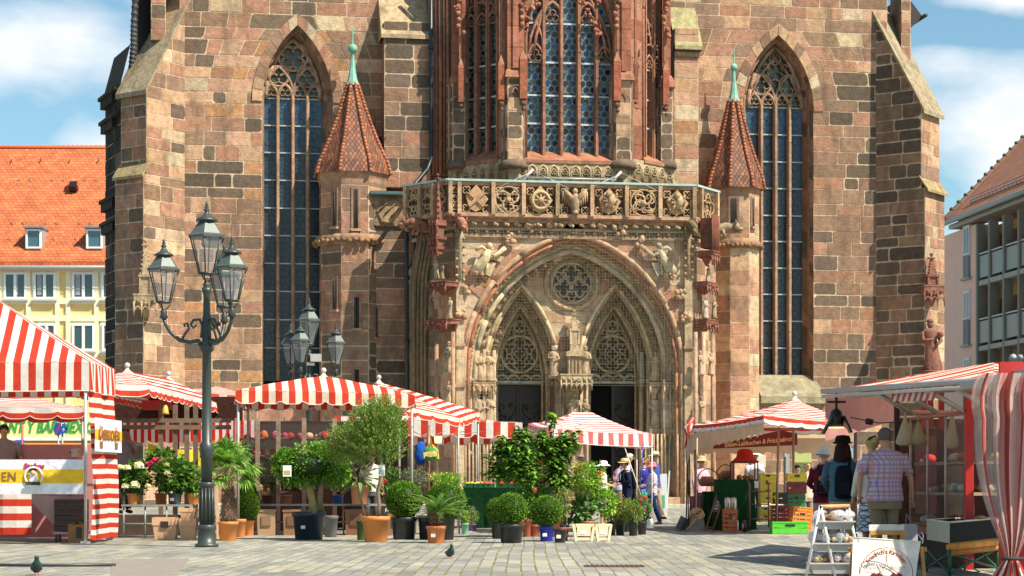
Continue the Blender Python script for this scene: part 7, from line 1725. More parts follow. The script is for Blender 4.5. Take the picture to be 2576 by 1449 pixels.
m = WB(t); m.box(((x0+x1)/2, 44.7, 1.75), (x1-x0-.2, .01, 1.3)); m.build('film_window', mat('thin_film', (.12, .11, .11), .1, noise=.1, alpha=.08, spec=1), t)
def bench(px0, px1, pyt, pyb, label, Y=None):
    g = G(px0, pyb); Y = Y or g.y; x0, x1 = X(px0, Y), X(px1, Y); zt = H(0, pyt, Y).z; t = thing('plant_bench', label, 'bench', ((x0+x1)/2, Y, gz(Y)), 0, 'metal plant benches')
    m = WB(t); m.box(((x0+x1)/2, Y+.35, zt-.02), (x1-x0, .8, .035), col=(.30, .32, .30)); m.build('bench_top', metal, t)
    m = WB(t); m.tube([(x0, Y, zt*.42), (x1, Y, zt*.42)], .018, 6, col=(.3, .32, .3)); m.build('rail', metal, t)
    for i in range(4): m = WB(t); x = lerp(x0+.04, x1-.04, i/3); m.tube([(x, Y, 0), (x, Y, zt-.03)], .018, 6, col=(.25, .27, .25)); m.build('leg', metal, t)
    return zt
zb1 = bench(306, 478, 1269, 1352, 'long metal plant bench carrying hydrangeas at the left', 39.2)
zb2 = bench(648, 975, 1268, 1345, 'long metal plant bench behind the laurel and olive pots', 41.5)
bench(985, 1160, 1262, 1340, 'metal plant bench behind the round box shrubs', 42)
m = MB(); m.box((X(385, 41.3), 41.4, .21), (X(500, 41.3)-X(296, 41.3), .9, .42), col=(.07, .045, .03)); tag(m.build('wooden_platform', wood), 'dark wooden platform under the flower seller behind the hydrangea bench', 'platform')  # wide dark box added under the seller, also to darken below the bench
# timber posts of the flower stall
t = thing('timber_rack', 'row of weathered timber uprights and rails above the hydrangeas', 'rack', (X(440, 41), 41, 0))
for px in (405, 441, 470, 492, 520): m = WB(t); m.box((X(px, 41), 41, 1.35), (.09, .08, 2.7), col=cj((.15, .10, .065))); m.build('upright', wood, t)
for py in (1058, 1075): z = H(0, py, 41).z; m = WB(t); m.box((X(430, 41), 40.94, z), (2.5, .05, .09), col=(.17, .12, .08)); m.build('rail', wood, t)
m = MB(); m.lathe([(.085, 0), (.065, .05), (.05, .15), (.02, .19)], H(416, 1042, 40.6), 12, col=(.75, .45, .06)); tag(m.build('bell', metal), 'small golden bell hanging among the timber uprights', 'bell')
for (px, py, w, h, c, lb) in ((345, 1009, .5, .12, (.45, .03, .02), 'red box shelf hanging under the flower stall canopy'),):
    m = MB(); m.box(H(px+50, py+10, 42), (.6, .2, .2), col=c); tag(m.build('hanging_box', metal), lb, 'box')
# rear striped cloth of the flower stall and yellow banner
m = MB(); a, b = H(300, 1058, 45), H(640, 1058, 45); n = 38
for i in range(n):
    p, q_ = a.lerp(b, i/n), a.lerp(b, (i+1)/n); d1, d2 = .45+.06*abs(sin(i*pi/4)), .45+.06*abs(sin((i+1)*pi/4)); m.add([p, q_, q_-Vector((0, 0, d2)), p-Vector((0, 0, d1))], [(0, 1, 2, 3)], col=((.62, .03, .02), (.82, .72, .68))[i % 2], smooth=True)
tag(m.build('striped_valance', awn), 'broad striped cloth hanging at the back of the flower stall above the yellow banner', 'awning')
m = MB(); a, b = H(372, 1115, 44), H(520, 1128, 44)
for i in range(10):
    f = lambda i, z: a.lerp(b, i/10)+Vector((0, .06*sin(i*.9), -z-.08*sin(i/10*pi))); m.add([f(i, 0), f(i+1, 0), f(i+1, .38), f(i, .38)], [(0, 3, 2, 1)], col=(.66, .58, .04), smooth=True)
tag(m.build('yellow_banner', cloth), 'yellow banner sagging behind the hydrangeas', 'banner')
# crates and tubs on the ground at the left
BEI = (.62, .40, .24)
def tub(px, pyb, w, h, col, label, name='tub', n=4, rot=pi/4, lid=False, group=None, taper=.82, hole_=False):
    g = G(px, pyb); m = MB(); r_ = w/2*(1.414 if n == 4 else 1); m.lathe([(r_*taper, 0), (r_*.97, h*.62), (r_*1.0, h*.63), (r_*1.03, h*.64), (r_*1.03, h), (r_*.95, h), (r_*.93, h*.7), (r_*.8, h*.5)], n=n, rot=rot, col=col, smooth=n > 4, sy=.75)
    if hole_: m.box((0, -w*.75/2-.0, h*.68), (.15, .04, .12), col=(.03, .02, .02))
    o = m.build(name, plast); o.location = g; return tag(o, label, name.replace('_', ' '), group)
tub(418, 1356, .47, .42, BEI, 'beige plastic tub with a dark hand hole below the hydrangea bench', hole_=True)
tub(474, 1356, .33, .40, (.66, .42, .25), 'tall beige tub under a second one beside the near lamp', hole_=False)
o = tub(474, 1300, .30, .2, (.66, .42, .25), 'beige tub stacked on top of the tall one beside the near lamp'); o.location = G(474, 1356)+Vector((0, 0, .40))
g = G(527, 1356); m = MB(); w, h = .30, 1.17; m.box((0, 0, h/2), (w, .36, h), col=(.60, .40, .26))
for i in range(11): m.box((-.03, -.19, .45+i*.06), (w*.45, .03, .02), col=(.42, .27, .17)) 
m.box((0, -.185, .05), (w+.02, .03, .1), col=(.6, .4, .26)); o = m.build('louvred_box', plast); o.location = g; tag(o, 'tall beige louvred plastic box between the near lamp and the palm', 'box')
for i, (px, w, c) in enumerate(((672, .38, (.45, .29, .17)), (735, .34, (.30, .16, .08)), (895, .42, (.22, .10, .05)), (1000, .4, (.28, .16, .09)))):
    g = Vector((X(px, 41.4), 41.4, 0)); m = MB(); m.box((0, 0, .25), (w, .35, .5), col=c, taper=.92); m.box((0, 0, .51), (w+.03, .38, .05), col=c); m.box((0, -.185, .3), (w*.5, .02, .2), col=tuple(x*.6 for x in c)); o = m.build('storage_box', plast); o.location = g
    tag(o, ('beige storage box below the bench right of the cone shrub', 'brown storage box under the bench behind the laurel pot', 'rusty brown box under the bench behind the red hand truck', 'tan storage box under the bench right of the orange olive pot')[i], 'box', 'boxes under the plant bench')
for i, (py, lb) in enumerate(((1333, 'lowest dark brown crate of the stack on a dolly under the cheesecake banner'), (1306, 'middle dark brown crate of the stack under the cheesecake banner'), (1279, 'topmost dark brown crate of the stack under the cheesecake banner'))):
    crate(180, 0, .52, .4, .19, (.045, .015, .012), lb, Y=36.6, z=.2+.195*i, group='dark brown bakery crates')
t = thing('dolly', 'low wheeled dolly under the dark brown crates', 'dolly', (X(180, 36.6), 36.6, 0)); m = MB(); m.box((0, 0, .17), (.6, .42, .04), col=(.4, .38, .35)); m.build('platform', metal, t)
for k in (-1, 1):
    for q in (-1, 1): m = MB(); m.tube([(k*.24-.015, q*.15, .07), (k*.24+.015, q*.15, .07)], .07, 12, col=(.05, .05, .05), smooth=False); m.build('wheel', plast, t)
m = MB(); g = G(196, 1364); m.box((0, 0, .165), (.30, .3, .33), col=(.42, .22, .10)); m.box((.05, -.155, .18), (.1, .01, .2), col=(.08, .09, .10)); m.box((-.08, -.05, .34), (.14, .3, .012), ry=R(-20), col=(.45, .25, .12)); m.box((.1, 0, .345), (.12, .3, .012), ry=R(25), col=(.4, .22, .1)); o = m.build('cardboard_box', cloth); o.location = g; tag(o, 'open cardboard box in front of the brown crates beside the stall pole', 'box')
m = MB(); g = G(100, 1352); m.lathe([(.16, 0), (.20, .22), (.215, .23), (.215, .27), (.19, .27)], n=20, col=(.55, .35, .36), sx=1); o = m.build('white_tub', plast); o.location = g; tag(o, 'round white plastic tub in the shade under the cheesecake stall', 'tub')
m = MB(); g = H(192, 1152, 37.6); m.lathe([(.1, 0), (.105, .02), (.105, .14), (.11, .15), (.06, .18), (.015, .19), (.02, .22)], g, 16, col=(1.2, 1.1, 1)); m.tube([g+Vector((-.14, 0, .1)), g+Vector((-.1, 0, .1))], .012, 5, col=(.1, .1, .1)); tag(m.build('cooking_pot', steel), 'lidded steel cooking pot on the cheesecake stall counter', 'pot')
# white trapezoid plant stands
for i, (px, w) in enumerate(((1468, .42), (1517, .30))):
    g = G(px, 1361); m = MB(); h = .32; col = (.80, .68, .46)
    m.box((0, 0, h-.03), (w*.72, .34, .06), col=col)
    for k in (-1, 1):
        for q in (-1, 1): m.box((k*w*.40, q*.16, h/2), (.05, .05, h), ry=R(k*9), col=col)
        m.box((k*w*.36, 0, h*.55), (.03, .3, h*.7), ry=R(k*9), col=cj(col, .05))
    m.box((0, -.165, .2), (w*.6, .02, .2), col=cj(col, .05)); m.box((0, -.16, .04), (w*.8, .03, .05), col=col); m.box((-.02, -.178, .17), (.1, .004, .07), col=(.85, .85, .85))
    o = m.build('plant_stand', plast); o.location = g; tag(o, ('wider cream plastic plant stand carrying the large-leaved pot plant', 'narrower cream plastic plant stand left of the black rose pots')[i], 'stand', 'cream plastic plant stands')
# hanging bags on the umbrella post, hanging weight can
m = MB(); p = H(1083, 1140, 50.2); m.add([p+Vector((-.22, 0, -.12)), p+Vector((.22, -.02, -.16)), p+Vector((.2, .02, .08)), p+Vector((.02, 0, .26)), p+Vector((-.12, 0, .14))], [(0, 1, 2, 3, 4)], col=(.55, .45, .1)); m.ball(p+Vector((0, 0, -.02)), .2, 8, sz=.9, col=(.06, .22, .05)); m.box(p+Vector((0, -.19, -.03)), (.34, .03, .14), ry=R(-8), col=(.70, .60, .22)); m.box(p+Vector((.04, -.19, -.14)), (.34, .03, .06), ry=R(12), col=(.02, .12, .03)); m.tube([p+Vector((-.03, 0, .15)), p+Vector((0, 0, .4)), p+Vector((.05, 0, .15))], .015, 5, col=(.8, .45, .05)); tag(m.build('shopping_bag', cloth), 'green and yellow landscape-printed bag hanging on the fruit stall post', 'bag')
m = MB(); p = H(1058, 1140, 50.5); m.lathe([(.02, .35), (.12, .2), (.16, -.1), (.1, -.28), (.01, -.3)], p, 9, col=(.02, .10, .42), sy=.5); tag(m.build('blue_bag', cloth), 'bright blue bag hanging left of the printed bag', 'bag')
m = MB(); p = H(1102, 1106, 50.4); m.box(p, (.2, .1, .18), taper=.8, col=(1, .85, .5)); tag(m.build('stall_lamp', mat('warm_lamp', (1, .9, .6), .5, emit=.8)), 'small warm lamp box shining on the fruit stall post', 'lamp')
m = MB(); g = H(1636, 1334, 43.2); g.z = .1; m.lathe([(.08, 0), (.085, .01), (.085, .17), (.07, .19), (.07, .2)], g, 14, col=(1.3, 1.3, 1.35)); m.tube([g+Vector((-.06, 0, .19)), g+Vector((0, 0, .27)), g+Vector((.06, 0, .19))], .008, 5, col=(.6, .6, .6)); tag(m.build('weight_can', steel), 'silver can hanging as a weight from the pink umbrella cord', 'can')
# street signs seen under the left stall
t = thing('parking_sign', 'blue parking sign on a post in the far street under the left stall roof', 'sign', (X(158, 90), 90, 0)); m = WB(t); m.tube([(X(157, 90), 90, 0), (X(157, 90), 90, 4)], .05, 6, col=(.3, .3, .3)); m.build('post', metal, t)
m = WB(t); p = H(158, 1073, 89.9); m.box(p, (.26, .03, .62), col=(.01, .09, .45)); pl = m.build('panel', plain, t); text('P', .34, rel(t) @ Matrix.Translation(p+Vector((0, -.03, .12))), plain, 'sign_letter', pl, .003, col=(.85, .85, .85)); text('→', .24, rel(t) @ Matrix.Translation(p+Vector((0, -.03, -.15))), plain, 'sign_letter', pl, .003, col=(.85, .85, .85))
t = thing('round_sign', 'round no-stopping sign left of the parking sign', 'sign', (X(146, 88), 88, 0)); m = WB(t); p = H(147, 1080, 88); m.tube([(p.x, 88, 0), (p.x, 88, p.z)], .04, 6, col=(.3, .3, .3)); m.build('post', metal, t); m = WB(t); m.add([(p.x+.18*cos(a*pi/8), 87.9, p.z+.3*sin(a*pi/8)) for a in range(16)], [tuple(range(16))], col=(.02, .06, .35)); m.box(p+Vector((0, -.12, 0)), (.05, .01, .55), ry=R(25), col=(.5, .03, .03)); m.build('panel', plain, t)
t = thing('blue_sign', 'small blue rectangular sign on a red post above the cheesecake counter', 'sign', (X(50, 80), 80, 0)); m = WB(t); p = H(50, 1113, 80); m.tube([(p.x+.1, 80, 0), (p.x+.1, 80, 3.4)], .05, 6, col=(.4, .1, .08)); m.box(p, (.36, .04, .2), col=(.03, .14, .5)); m.build('sign_plate', plain, t)
# iron grate and kerb details on the paving
g0 = G(1545, 1425); m = MB(); m.box((g0.x, g0.y, .006), (.78, .5, .012), col=(.16, .07, .05))
for i in range(12): m.box((g0.x-.35+.064*i, g0.y, .014), (.02, .44, .006), col=(.05, .03, .025))
tag(m.build('drain_grate', metal), 'rusty rectangular drain grate set in the paving', 'drain')
m = MB(); ya = G(200, 1425).y; m.tube([(X(-40, ya), ya, .02), (X(120, ya), ya-.1, .02), (X(290, ya), ya+.05, .02)], .02, 6, col=(.05, .05, .045)); tag(m.build('cable', plast), 'dark cable lying on the paving behind the left pigeon', 'cable')

# ================= plants =================
GRN = (.10, .22, .02)
def leaf(mb, p, d, L, w, col, droop=.3, n=2):
    d = Vector(d).normalized(); s_ = d.cross(Vector((U(-.4, .4), U(-.4, .4), 1)));
    if s_.length < .05: s_ = Vector((1, 0, 0))
    s_.normalize(); m1 = p+d*L*.5+Vector((0, 0, -droop*L*.12)); e = p+d*L+Vector((0, 0, -droop*L*.45)); s_ = s_*w*.5
    mb.add([p, m1-s_, e, m1+s_], [(0, 1, 2, 3)], col=col)
def blob_leaves(mb, c, r, n, L, w, cols, shell=.55, jag=.12, seed=0, up=.3, T=None):
    """leaves spread through an ellipsoid crown, more of them near its uneven surface"""
    rr = random.Random(seed); ph = [rr.uniform(0, 6) for _ in range(6)]
    for i in range(n):
        a, z = rr.uniform(0, 2*pi), rr.uniform(-1, 1); q = sqrt(1-z*z); u = Vector((q*cos(a), q*sin(a), z))
        k = 1+jag*(sin(a*3+ph[0]+z*2)+sin(a*5+ph[1])*cos(z*4+ph[2])+.7*sin(z*7+ph[3]))
        t = shell+(1-shell)*rr.random()**.6
        p = Vector(c)+Vector((u.x*r[0], u.y*r[1], u.z*r[2]))*k*t
        d = u*.8+Vector((rr.uniform(-1, 1), rr.uniform(-1, 1), rr.uniform(-1, 1)+up)); col = rr.choice(cols); kk = rr.uniform(.7, 1.3)
        leaf(mb, p, d, L*rr.uniform(.7, 1.3), w*rr.uniform(.8, 1.2), (col[0]*kk, col[1]*kk, col[2]*kk), .4)
def pot(t, r, h, col, x=0, y=0, z=0, tag_=True, name='pot', sticker=False):
    m = MB(); m.lathe([(r*.76, 0), (r*.8, .01), (r*.93, h*.82), (r*1.0, h*.83), (r*1.03, h*.99), (r*1.0, h), (r*.93, h*.99), (r*.9, h*.88), (.001, h*.86)], (x, y, z), 24, col=col, cap=False)
    if sticker: m.box((x-.05*r/.2, y-r*.86, z+h*.45), (.08, .02, .06), col=(.85, .85, .85))
    pt = m.build(name, plast, t); m = MB(); m.lathe([(r*.9, 0), (r*.5, .012), (.01, .016)], (x, y, z+h*.86), 12, col=(.05, .035, .025), cap=False); m.build('soil', stone, pt)
OR_, BK_ = (.68, .24, .06), (.022, .024, .028)
BOX = [(.09, .21, .014), (.13, .27, .02), (.06, .15, .012), (.16, .30, .03)]
def plant(name, label, cat, px, pyb, group=None): g = G(px, pyb); return thing(name, label, cat, g, 0, group)
def boxball(px, pyb, pyc, rpx, potr, poth, pcol, label, seed, Yo=0, sticker=False):
    g = G(px, pyb); g.y += Yo; g.x = X(px, g.y); g.z = gz(g.y); t = thing('box_ball', label, 'shrub', g, 0, 'round clipped box shrubs'); s_ = F/g.y; r = rpx/s_; zc_ = CH-(pyc-HY)/s_-g.z
    pot(t, potr/s_, poth/s_, pcol, sticker=sticker)
    m = MB(); m.tube([(0, 0, poth/s_*.8), (0, 0, zc_)], .02, 6, col=(.15, .1, .06)); m.build('trunk', wood, t)
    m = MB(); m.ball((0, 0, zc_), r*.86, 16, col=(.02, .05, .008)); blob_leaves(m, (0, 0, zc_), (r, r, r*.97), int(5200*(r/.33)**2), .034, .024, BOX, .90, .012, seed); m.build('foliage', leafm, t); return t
boxball(1016, 1357, 1256, 47, 33, 56, BK_, 'round box shrub in a black pot just right of the orange olive pot', 1)
boxball(1121, 1358, 1260, 50, 25, 62, BK_, 'round box shrub in a black pot behind the sago palm', 2)
boxball(1256, 1357, 1285, 34, 22, 42, BK_, 'half hidden box ball behind and left of the broader front one', 3, .5)
boxball(1286, 1366, 1279, 40, 32, 47, BK_, 'broad box ball in a dark grey pot with a round sticker, nearest to the camera', 4)
boxball(1375, 1362, 1285, 39, 19, 38, (.02, .03, .42), 'box ball in the bright blue pot', 5, sticker=True)
m = MB(); g = G(1070, 1357); t = thing('empty_pot', 'black plant pot between the two box shrubs behind the sago palm', 'pot', g); pot(t, .14, .42, BK_)
# cone shrub
t = plant('box_cone', 'cone-shaped clipped box in an orange pot right of the palm', 'shrub', 624, 1347); s_ = F/G(624, 1347).y
pot(t, 17/s_, 40/s_, OR_); m = MB(); zb, zt = 38/s_, 168/s_; R0 = 27/s_
for i in range(9000):
    v = rnd.random()**.8; a = U(0, 2*pi); rad = R0*(sin(pi*min(1, (v+.06)*1.0)**.75)**.7 if v < .3 else (1-((v-.3)/.7)**1.35)*.98+.02)*U(.92, 1.03); p = Vector((rad*cos(a), rad*sin(a), lerp(zb, zt, v))); c = rnd.choice(BOX); k = U(.7, 1.25); leaf(m, p, (cos(a)+U(-.7, .7), sin(a)+U(-.7, .7), U(-.2, .9)), .034, .024, (c[0]*k, c[1]*k, c[2]*k))
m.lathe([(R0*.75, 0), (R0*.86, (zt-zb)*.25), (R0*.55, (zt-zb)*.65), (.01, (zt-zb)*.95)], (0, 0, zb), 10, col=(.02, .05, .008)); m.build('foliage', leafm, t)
# fan palm
t = plant('fan_palm', 'fan palm with shaggy trunk in an orange pot right of the near lamp', 'palm', 574, 1360); s_ = F/G(574, 1360).y; pot(t, 26/s_, 48/s_, OR_)
m = MB(); H0, H1 = 46/s_, 172/s_
m.lathe([(.14, H0), (.13, H0+.2), (.10, (H0+H1)/2), (.07, H1), (.03, H1+.15)], n=12, col=(.16, .10, .06))
for i in range(420): a, v = U(0, 2*pi), rnd.random(); r_ = lerp(.14, .07, v); m.tube([(r_*cos(a), r_*sin(a), lerp(H0, H1, v)), ((r_+.035)*cos(a+U(-.3, .3)), (r_+.035)*sin(a), lerp(H0, H1, v)+U(-.1, .08))], .006, 3, col=cj((.22, .14, .08), .4), cap=False)
m.build('trunk', wood, t)
m = MB(); rp_ = random.Random(3)
for k in range(36):
    a = rp_.uniform(0, 2*pi); el = rp_.uniform(-.5, 1.4); d = Vector((cos(a)*cos(el), sin(a)*cos(el)*.8, sin(el))); Ls = rp_.uniform(.28, .5); b = Vector((0, 0, H1)); e = b+d*Ls
    m.tube([b, e], .007, 4, col=(.12, .22, .04), cap=False); s1 = d.cross(Vector((0, 0, 1))); s1 = s1.normalized() if s1.length > .05 else Vector((1, 0, 0)); s2 = s1.cross(d)
    nf = 22
    for j in range(nf):
        th = lerp(-1.75, 1.75, j/(nf-1)); dd = d*cos(th)+s1*sin(th)*1.0+s2*(.25*cos(th*2)-.1); Lf = rp_.uniform(.32, .44)*(1-.18*abs(th)/1.7); c = rp_.choice(((.12, .27, .03), (.18, .36, .05), (.07, .17, .02), (.26, .44, .10))); m1 = e+dd*Lf*.5; e2 = e+dd*Lf+Vector((0, 0, -.07-.05*rp_.random())); sd = dd.cross(s2).normalized()*.016
        m.add([e, m1-sd, e2, m1+sd], [(0, 1, 2, 3)], col=c)
m.build('fronds', leafm, t)
g = G(603, 1351); t = thing('empty_pot', 'orange pot squeezed between the palm pot and the cone shrub pot', 'pot', g); pot(t, .13, .36, OR_)
# laurel bush with two thick trunks
t = plant('laurel_bush', 'broad dense laurel with thick trunks in the largest dark blue pot', 'bush', 777, 1357); s_ = F/G(777, 1357).y; pot(t, 43/s_, 70/s_, (.018, .03, .05), sticker=True)
m = MB(); z0 = 62/s_
m.tube([(.05, 0, z0), (.09, 0, z0+.12), (.06, 0, z0+.3), (.0, 0, z0+.6), (-.1, 0, z0+.95)], [.13, .09, .07, .08, .05], 9, col=(.34, .27, .10)); m.tube([(.22, .05, z0), (.2, .05, z0+.3), (.24, 0, z0+.6), (.3, 0, z0+.9)], [.09, .06, .06, .04], 8, col=(.22, .17, .09)); m.tube([(.0, 0, z0+.5), (-.25, 0, z0+.8)], [.05, .03], 6, col=(.28, .22, .1)); m.build('trunk', wood, t)
LAU = [(.10, .25, .02), (.16, .34, .035), (.05, .13, .015), (.21, .40, .06)]
m = MB(); zc_ = CH-(1172-HY)/s_
for i, (ox, oz, r_) in enumerate(((-.33, -.06, .37), (.05, .08, .44), (.42, .05, .40), (-.05, -.12, .36), (.5, -.16, .30), (-.45, .1, .26), (.25, .2, .3))): blob_leaves(m, (ox, 0, zc_+oz), (r_, r_*.95, r_*.85), 1500, .065, .032, LAU, .62, .08, 10+i)
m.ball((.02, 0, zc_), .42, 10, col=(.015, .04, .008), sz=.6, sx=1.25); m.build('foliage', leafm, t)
m = MB(); m.box((-.36, -.50, zc_-.1), (.16, .01, .21), col=(.8, .82, .85)); m.box((-.36, -.508, zc_-.13), (.12, .004, .08), col=(.45, .38, .1)); m.build('plant_tag', plain, t)
g = G(832, 1351); t = thing('empty_pot', 'light grey pot behind the right edge of the dark blue laurel pot', 'pot', g); pot(t, .15, .43, (.12, .14, .14))
# olives
OLV = [(.12, .24, .04), (.19, .33, .06), (.07, .14, .03), (.28, .42, .12), (.15, .30, .03)]
t = plant('olive_tree', 'tall olive standard with feathery round crown in the big orange pot', 'tree', 946, 1363); s_ = F/G(946, 1363).y; pot(t, 35/s_, 64/s_, OR_)
z = lambda py: CH-(py-HY)/s_
m = MB(); m.tube([(.04, 0, z(1305)), (.06, 0, z(1270)), (.03, .02, z(1235)), (.1, 0, z(1200)), (.1, 0, z(1170)), (.05, 0, z(1120))], [.04, .035, .036, .034, .03, .02], 7, col=(.24, .17, .11))
for i in range(12): m.tube([(.07, 0, z(1165-i*5)), (.07+U(-.4, .4), U(-.3, .3), z(1120-i*5))], [.014, .006], 5, col=(.22, .16, .1))
m.build('trunk', wood, t)
def olive(m, cx_, cz_, R_, n, seed):
    rr = random.Random(seed)
    for i in range(n):
        a, zz = rr.uniform(0, 2*pi), rr.uniform(-.9, 1); q = sqrt(max(0, 1-zz*zz)); k = rr.uniform(.35, 1.08); b = Vector((cx_+q*cos(a)*R_[0]*k, q*sin(a)*R_[1]*k, cz_+zz*R_[2]*k)); d = Vector((q*cos(a)*.6+rr.uniform(-.3, .3), q*sin(a)*.6, .75+zz*.5+rr.uniform(-.3, .3))).normalized(); Ls = rr.uniform(.10, .24)
        m.tube([b, b+d*Ls], .003, 3, col=(.2, .2, .08), cap=False)
        for j in range(9): p = b+d*Ls*j/8; aa = j*2.4+a; c = rr.choice(OLV); leaf(m, p, d*.7+Vector((cos(aa), sin(aa), .2)), .062, .019, c, .2)
m = MB(); olive(m, 0, z(1105), (.52, .5, .60), 1050, 1); olive(m, .12, z(1060), (.36, .3, .42), 260, 5); m.build('foliage', leafm, t)
m = MB(); m.box((.11, -.1, z(1183)), (.12, .01, .2), col=(.75, .8, .85)); m.box((.11, -.108, z(1187)), (.08, .004, .09), col=(.2, .3, .3)); m.build('plant_tag', plain, t)
t = plant('olive_tree', 'smaller leaning olive with a slanting stem left of the tall one', 'tree', 908, 1360); s2_ = F/G(908, 1360).y
m = MB(); m.tube([(.06, .1, z(1300)), (-.02, .1, z(1250)), (-.14, .12, z(1180)), (-.2, .15, z(1140))], [.022, .02, .018, .012], 6, col=(.26, .18, .11)); m.build('trunk', wood, t)
m = MB(); olive(m, -.24, z(1128), (.40, .35, .40), 520, 2); m.build('foliage', leafm, t)
pot(t, .10, .37, (.05, .10, .02), x=-.01, y=.25)
# big-leaved fatsia behind
t = thing('fatsia', 'big-leaved variegated pot plant between the two olive stems', 'pot plant', (X(905, 41.2), 41.2, 0)); pot(t, .2, .4, (.45, .2, .1), z=zb2)
m = MB()
for i in range(46): a, el = U(0, 2*pi), U(-.5, .9); d = Vector((cos(a)*cos(el), sin(a)*cos(el), sin(el))); p = Vector((0, 0, 1.15))+d*U(.1, .35); leaf(m, p, d, .28, .12, rnd.choice(((.05, .14, .03), (.09, .21, .05), (.16, .28, .10))), .9)
m.tube([(0, 0, zb2+.3), (0, 0, 1.2)], .02, 5, col=(.15, .2, .05)); m.build('foliage', leafm, t)
# sago palm
t = plant('sago_palm', 'sago palm with stiff arching fronds in a small orange pot in front', 'palm', 1097, 1366); s_ = F/G(1097, 1366).y; pot(t, 25/s_, 43/s_, (.66, .2, .07), sticker=True)
m = MB(); m.lathe([(.06, .3), (.10, .36), (.11, .45), (.06, .55)], n=12, col=(.13, .08, .04))
for i in range(150): a, v = U(0, 2*pi), rnd.random(); m.tube([(.1*cos(a), .1*sin(a), .33+.2*v), (.14*cos(a), .14*sin(a), .37+.2*v)], .01, 3, col=cj((.18, .11, .05), .3))
m.build('trunk', wood, t); m = MB(); c0 = Vector((0.05, 0, .53))
for k in range(34):
    a = 2*pi*k/34*2.618; el = .15+1.15*((k*7) % 34)/34; L_ = .58; pts = []
    for j in range(9): u = j/8; e2 = el-.75*u*u; pts.append(c0+Vector((cos(a)*cos(e2)*L_*u, sin(a)*cos(e2)*L_*u, (sin(el)*u-.32*u*u)*L_)))
    m.tube(pts, .006, 4, col=(.14, .22, .05), cap=False); sd = Vector((-sin(a), cos(a), 0)); c = rnd.choice(((.09, .21, .03), (.14, .29, .05), (.05, .13, .02)))
    for j in range(26):
        u = .12+.86*j/26; i0 = min(7, int(u*8)); p = pts[i0].lerp(pts[i0+1], u*8-i0); tn = (pts[i0+1]-pts[i0]).normalized()
        for sgn_ in (-1, 1): leaf(m, p, sd*sgn_*.8+tn*.7+Vector((0, 0, .25)), .13*(1-.5*u), .012, c, .1)
m.build('fronds', leafm, t)
# fig trees / vines
FIG = [(.08, .21, .02), (.13, .29, .025), (.04, .11, .012), (.22, .40, .05), (.06, .15, .02), (.03, .08, .01)]
def figleaf(m, p, d, L, col):
    d = Vector(d).normalized(); s_ = d.cross(Vector((0, 0, 1))); s_ = s_.normalized() if s_.length > .05 else Vector((1, 0, 0)); nn = s_.cross(d); f = lambda a, b, c=0: p+d*a*L+s_*b*L-Vector((0, 0, 1))*L*(.25*a*a)+nn*c*L
    m.add([f(0, 0), f(.15, .3, .05), f(.5, .48, .02), f(.52, .22, .05), f(1, .1), f(1, -.1), f(.52, -.22, .05), f(.5, -.48, .02), f(.15, -.3, .05)], [(0, 1, 2, 3), (0, 3, 4, 5, 6), (0, 6, 7, 8)], col=col)
def fig(t, blobs_, stems, seed, L=.13):
    rr = random.Random(seed); m = MB()
    for s in stems: m.tube(s, .014, 5, col=(.22, .17, .08))
    m.build('trunk', wood, t); m = MB()
    for (x, z_, rx, rz, n) in blobs_:
        for i in range(n):
            a, v = rr.uniform(0, 2*pi), rr.uniform(-1, 1); q = sqrt(1-v*v); k = rr.uniform(.3, 1.08)*(1+.18*sin(a*3+x)); p = Vector((x+q*cos(a)*rx*k, q*sin(a)*rx*.8*k, z_+v*rz*k)); c = rr.choice(FIG); kk = rr.uniform(.75, 1.3)
            figleaf(m, p, (q*cos(a)+rr.uniform(-.5, .5), q*sin(a)-.3, rr.uniform(-.5, .6)), L*rr.uniform(.6, 1.25), (c[0]*kk, c[1]*kk, c[2]*kk))
    m.build('foliage', leafm, t)
t = plant('fig_tree', 'tall fig tree with lobed leaves reaching over the pink umbrella', 'tree', 1398, 1350); Yg = G(1398, 1350).y; s_ = F/Yg; z = lambda py: CH-(py-HY)/s_; x = lambda px: (px-1398)/s_
fig(t, [(x(1395), z(1150), .36, .42, 620), (x(1425), z(1115), .26, .25, 260), (x(1388), z(1055), .10, .18, 60), (x(1365), z(1110), .22, .25, 220), (x(1405), z(1205), .32, .25, 320), (x(1452), z(1085), .07, .12, 26)], [[(0, 0, .3), (0, 0, z(1200)), (x(1390), 0, z(1050))], [(0, 0, z(1200)), (x(1430), 0, z(1100))], [(0, 0, z(1200)), (x(1370), 0, z(1110))]], 4)
pot(t, .2, .38, (.45, .13, .07))
t = plant('fig_tree', 'broader fig bush with trailing left shoots beside the tallest fig', 'tree', 1296, 1352); Yg = G(1296, 1352).y; s_ = F/Yg; z = lambda py: CH-(py-HY)/s_; x = lambda px: (px-1296)/s_
fig(t, [(x(1300), z(1155), .40, .42, 700), (x(1262), z(1130), .20, .26, 170), (x(1250), z(1185), .24, .25, 200), (x(1310), z(1095), .2, .2, 150), (x(1330), z(1190), .25, .25, 200), (x(1228), z(1150), .08, .1, 20)], [[(0, 0, .3), (.02, 0, z(1220)), (0, 0, z(1110))], [(0, 0, z(1220)), (x(1260), 0, z(1140))]], 8)
pot(t, .17, .36, (.4, .12, .05))
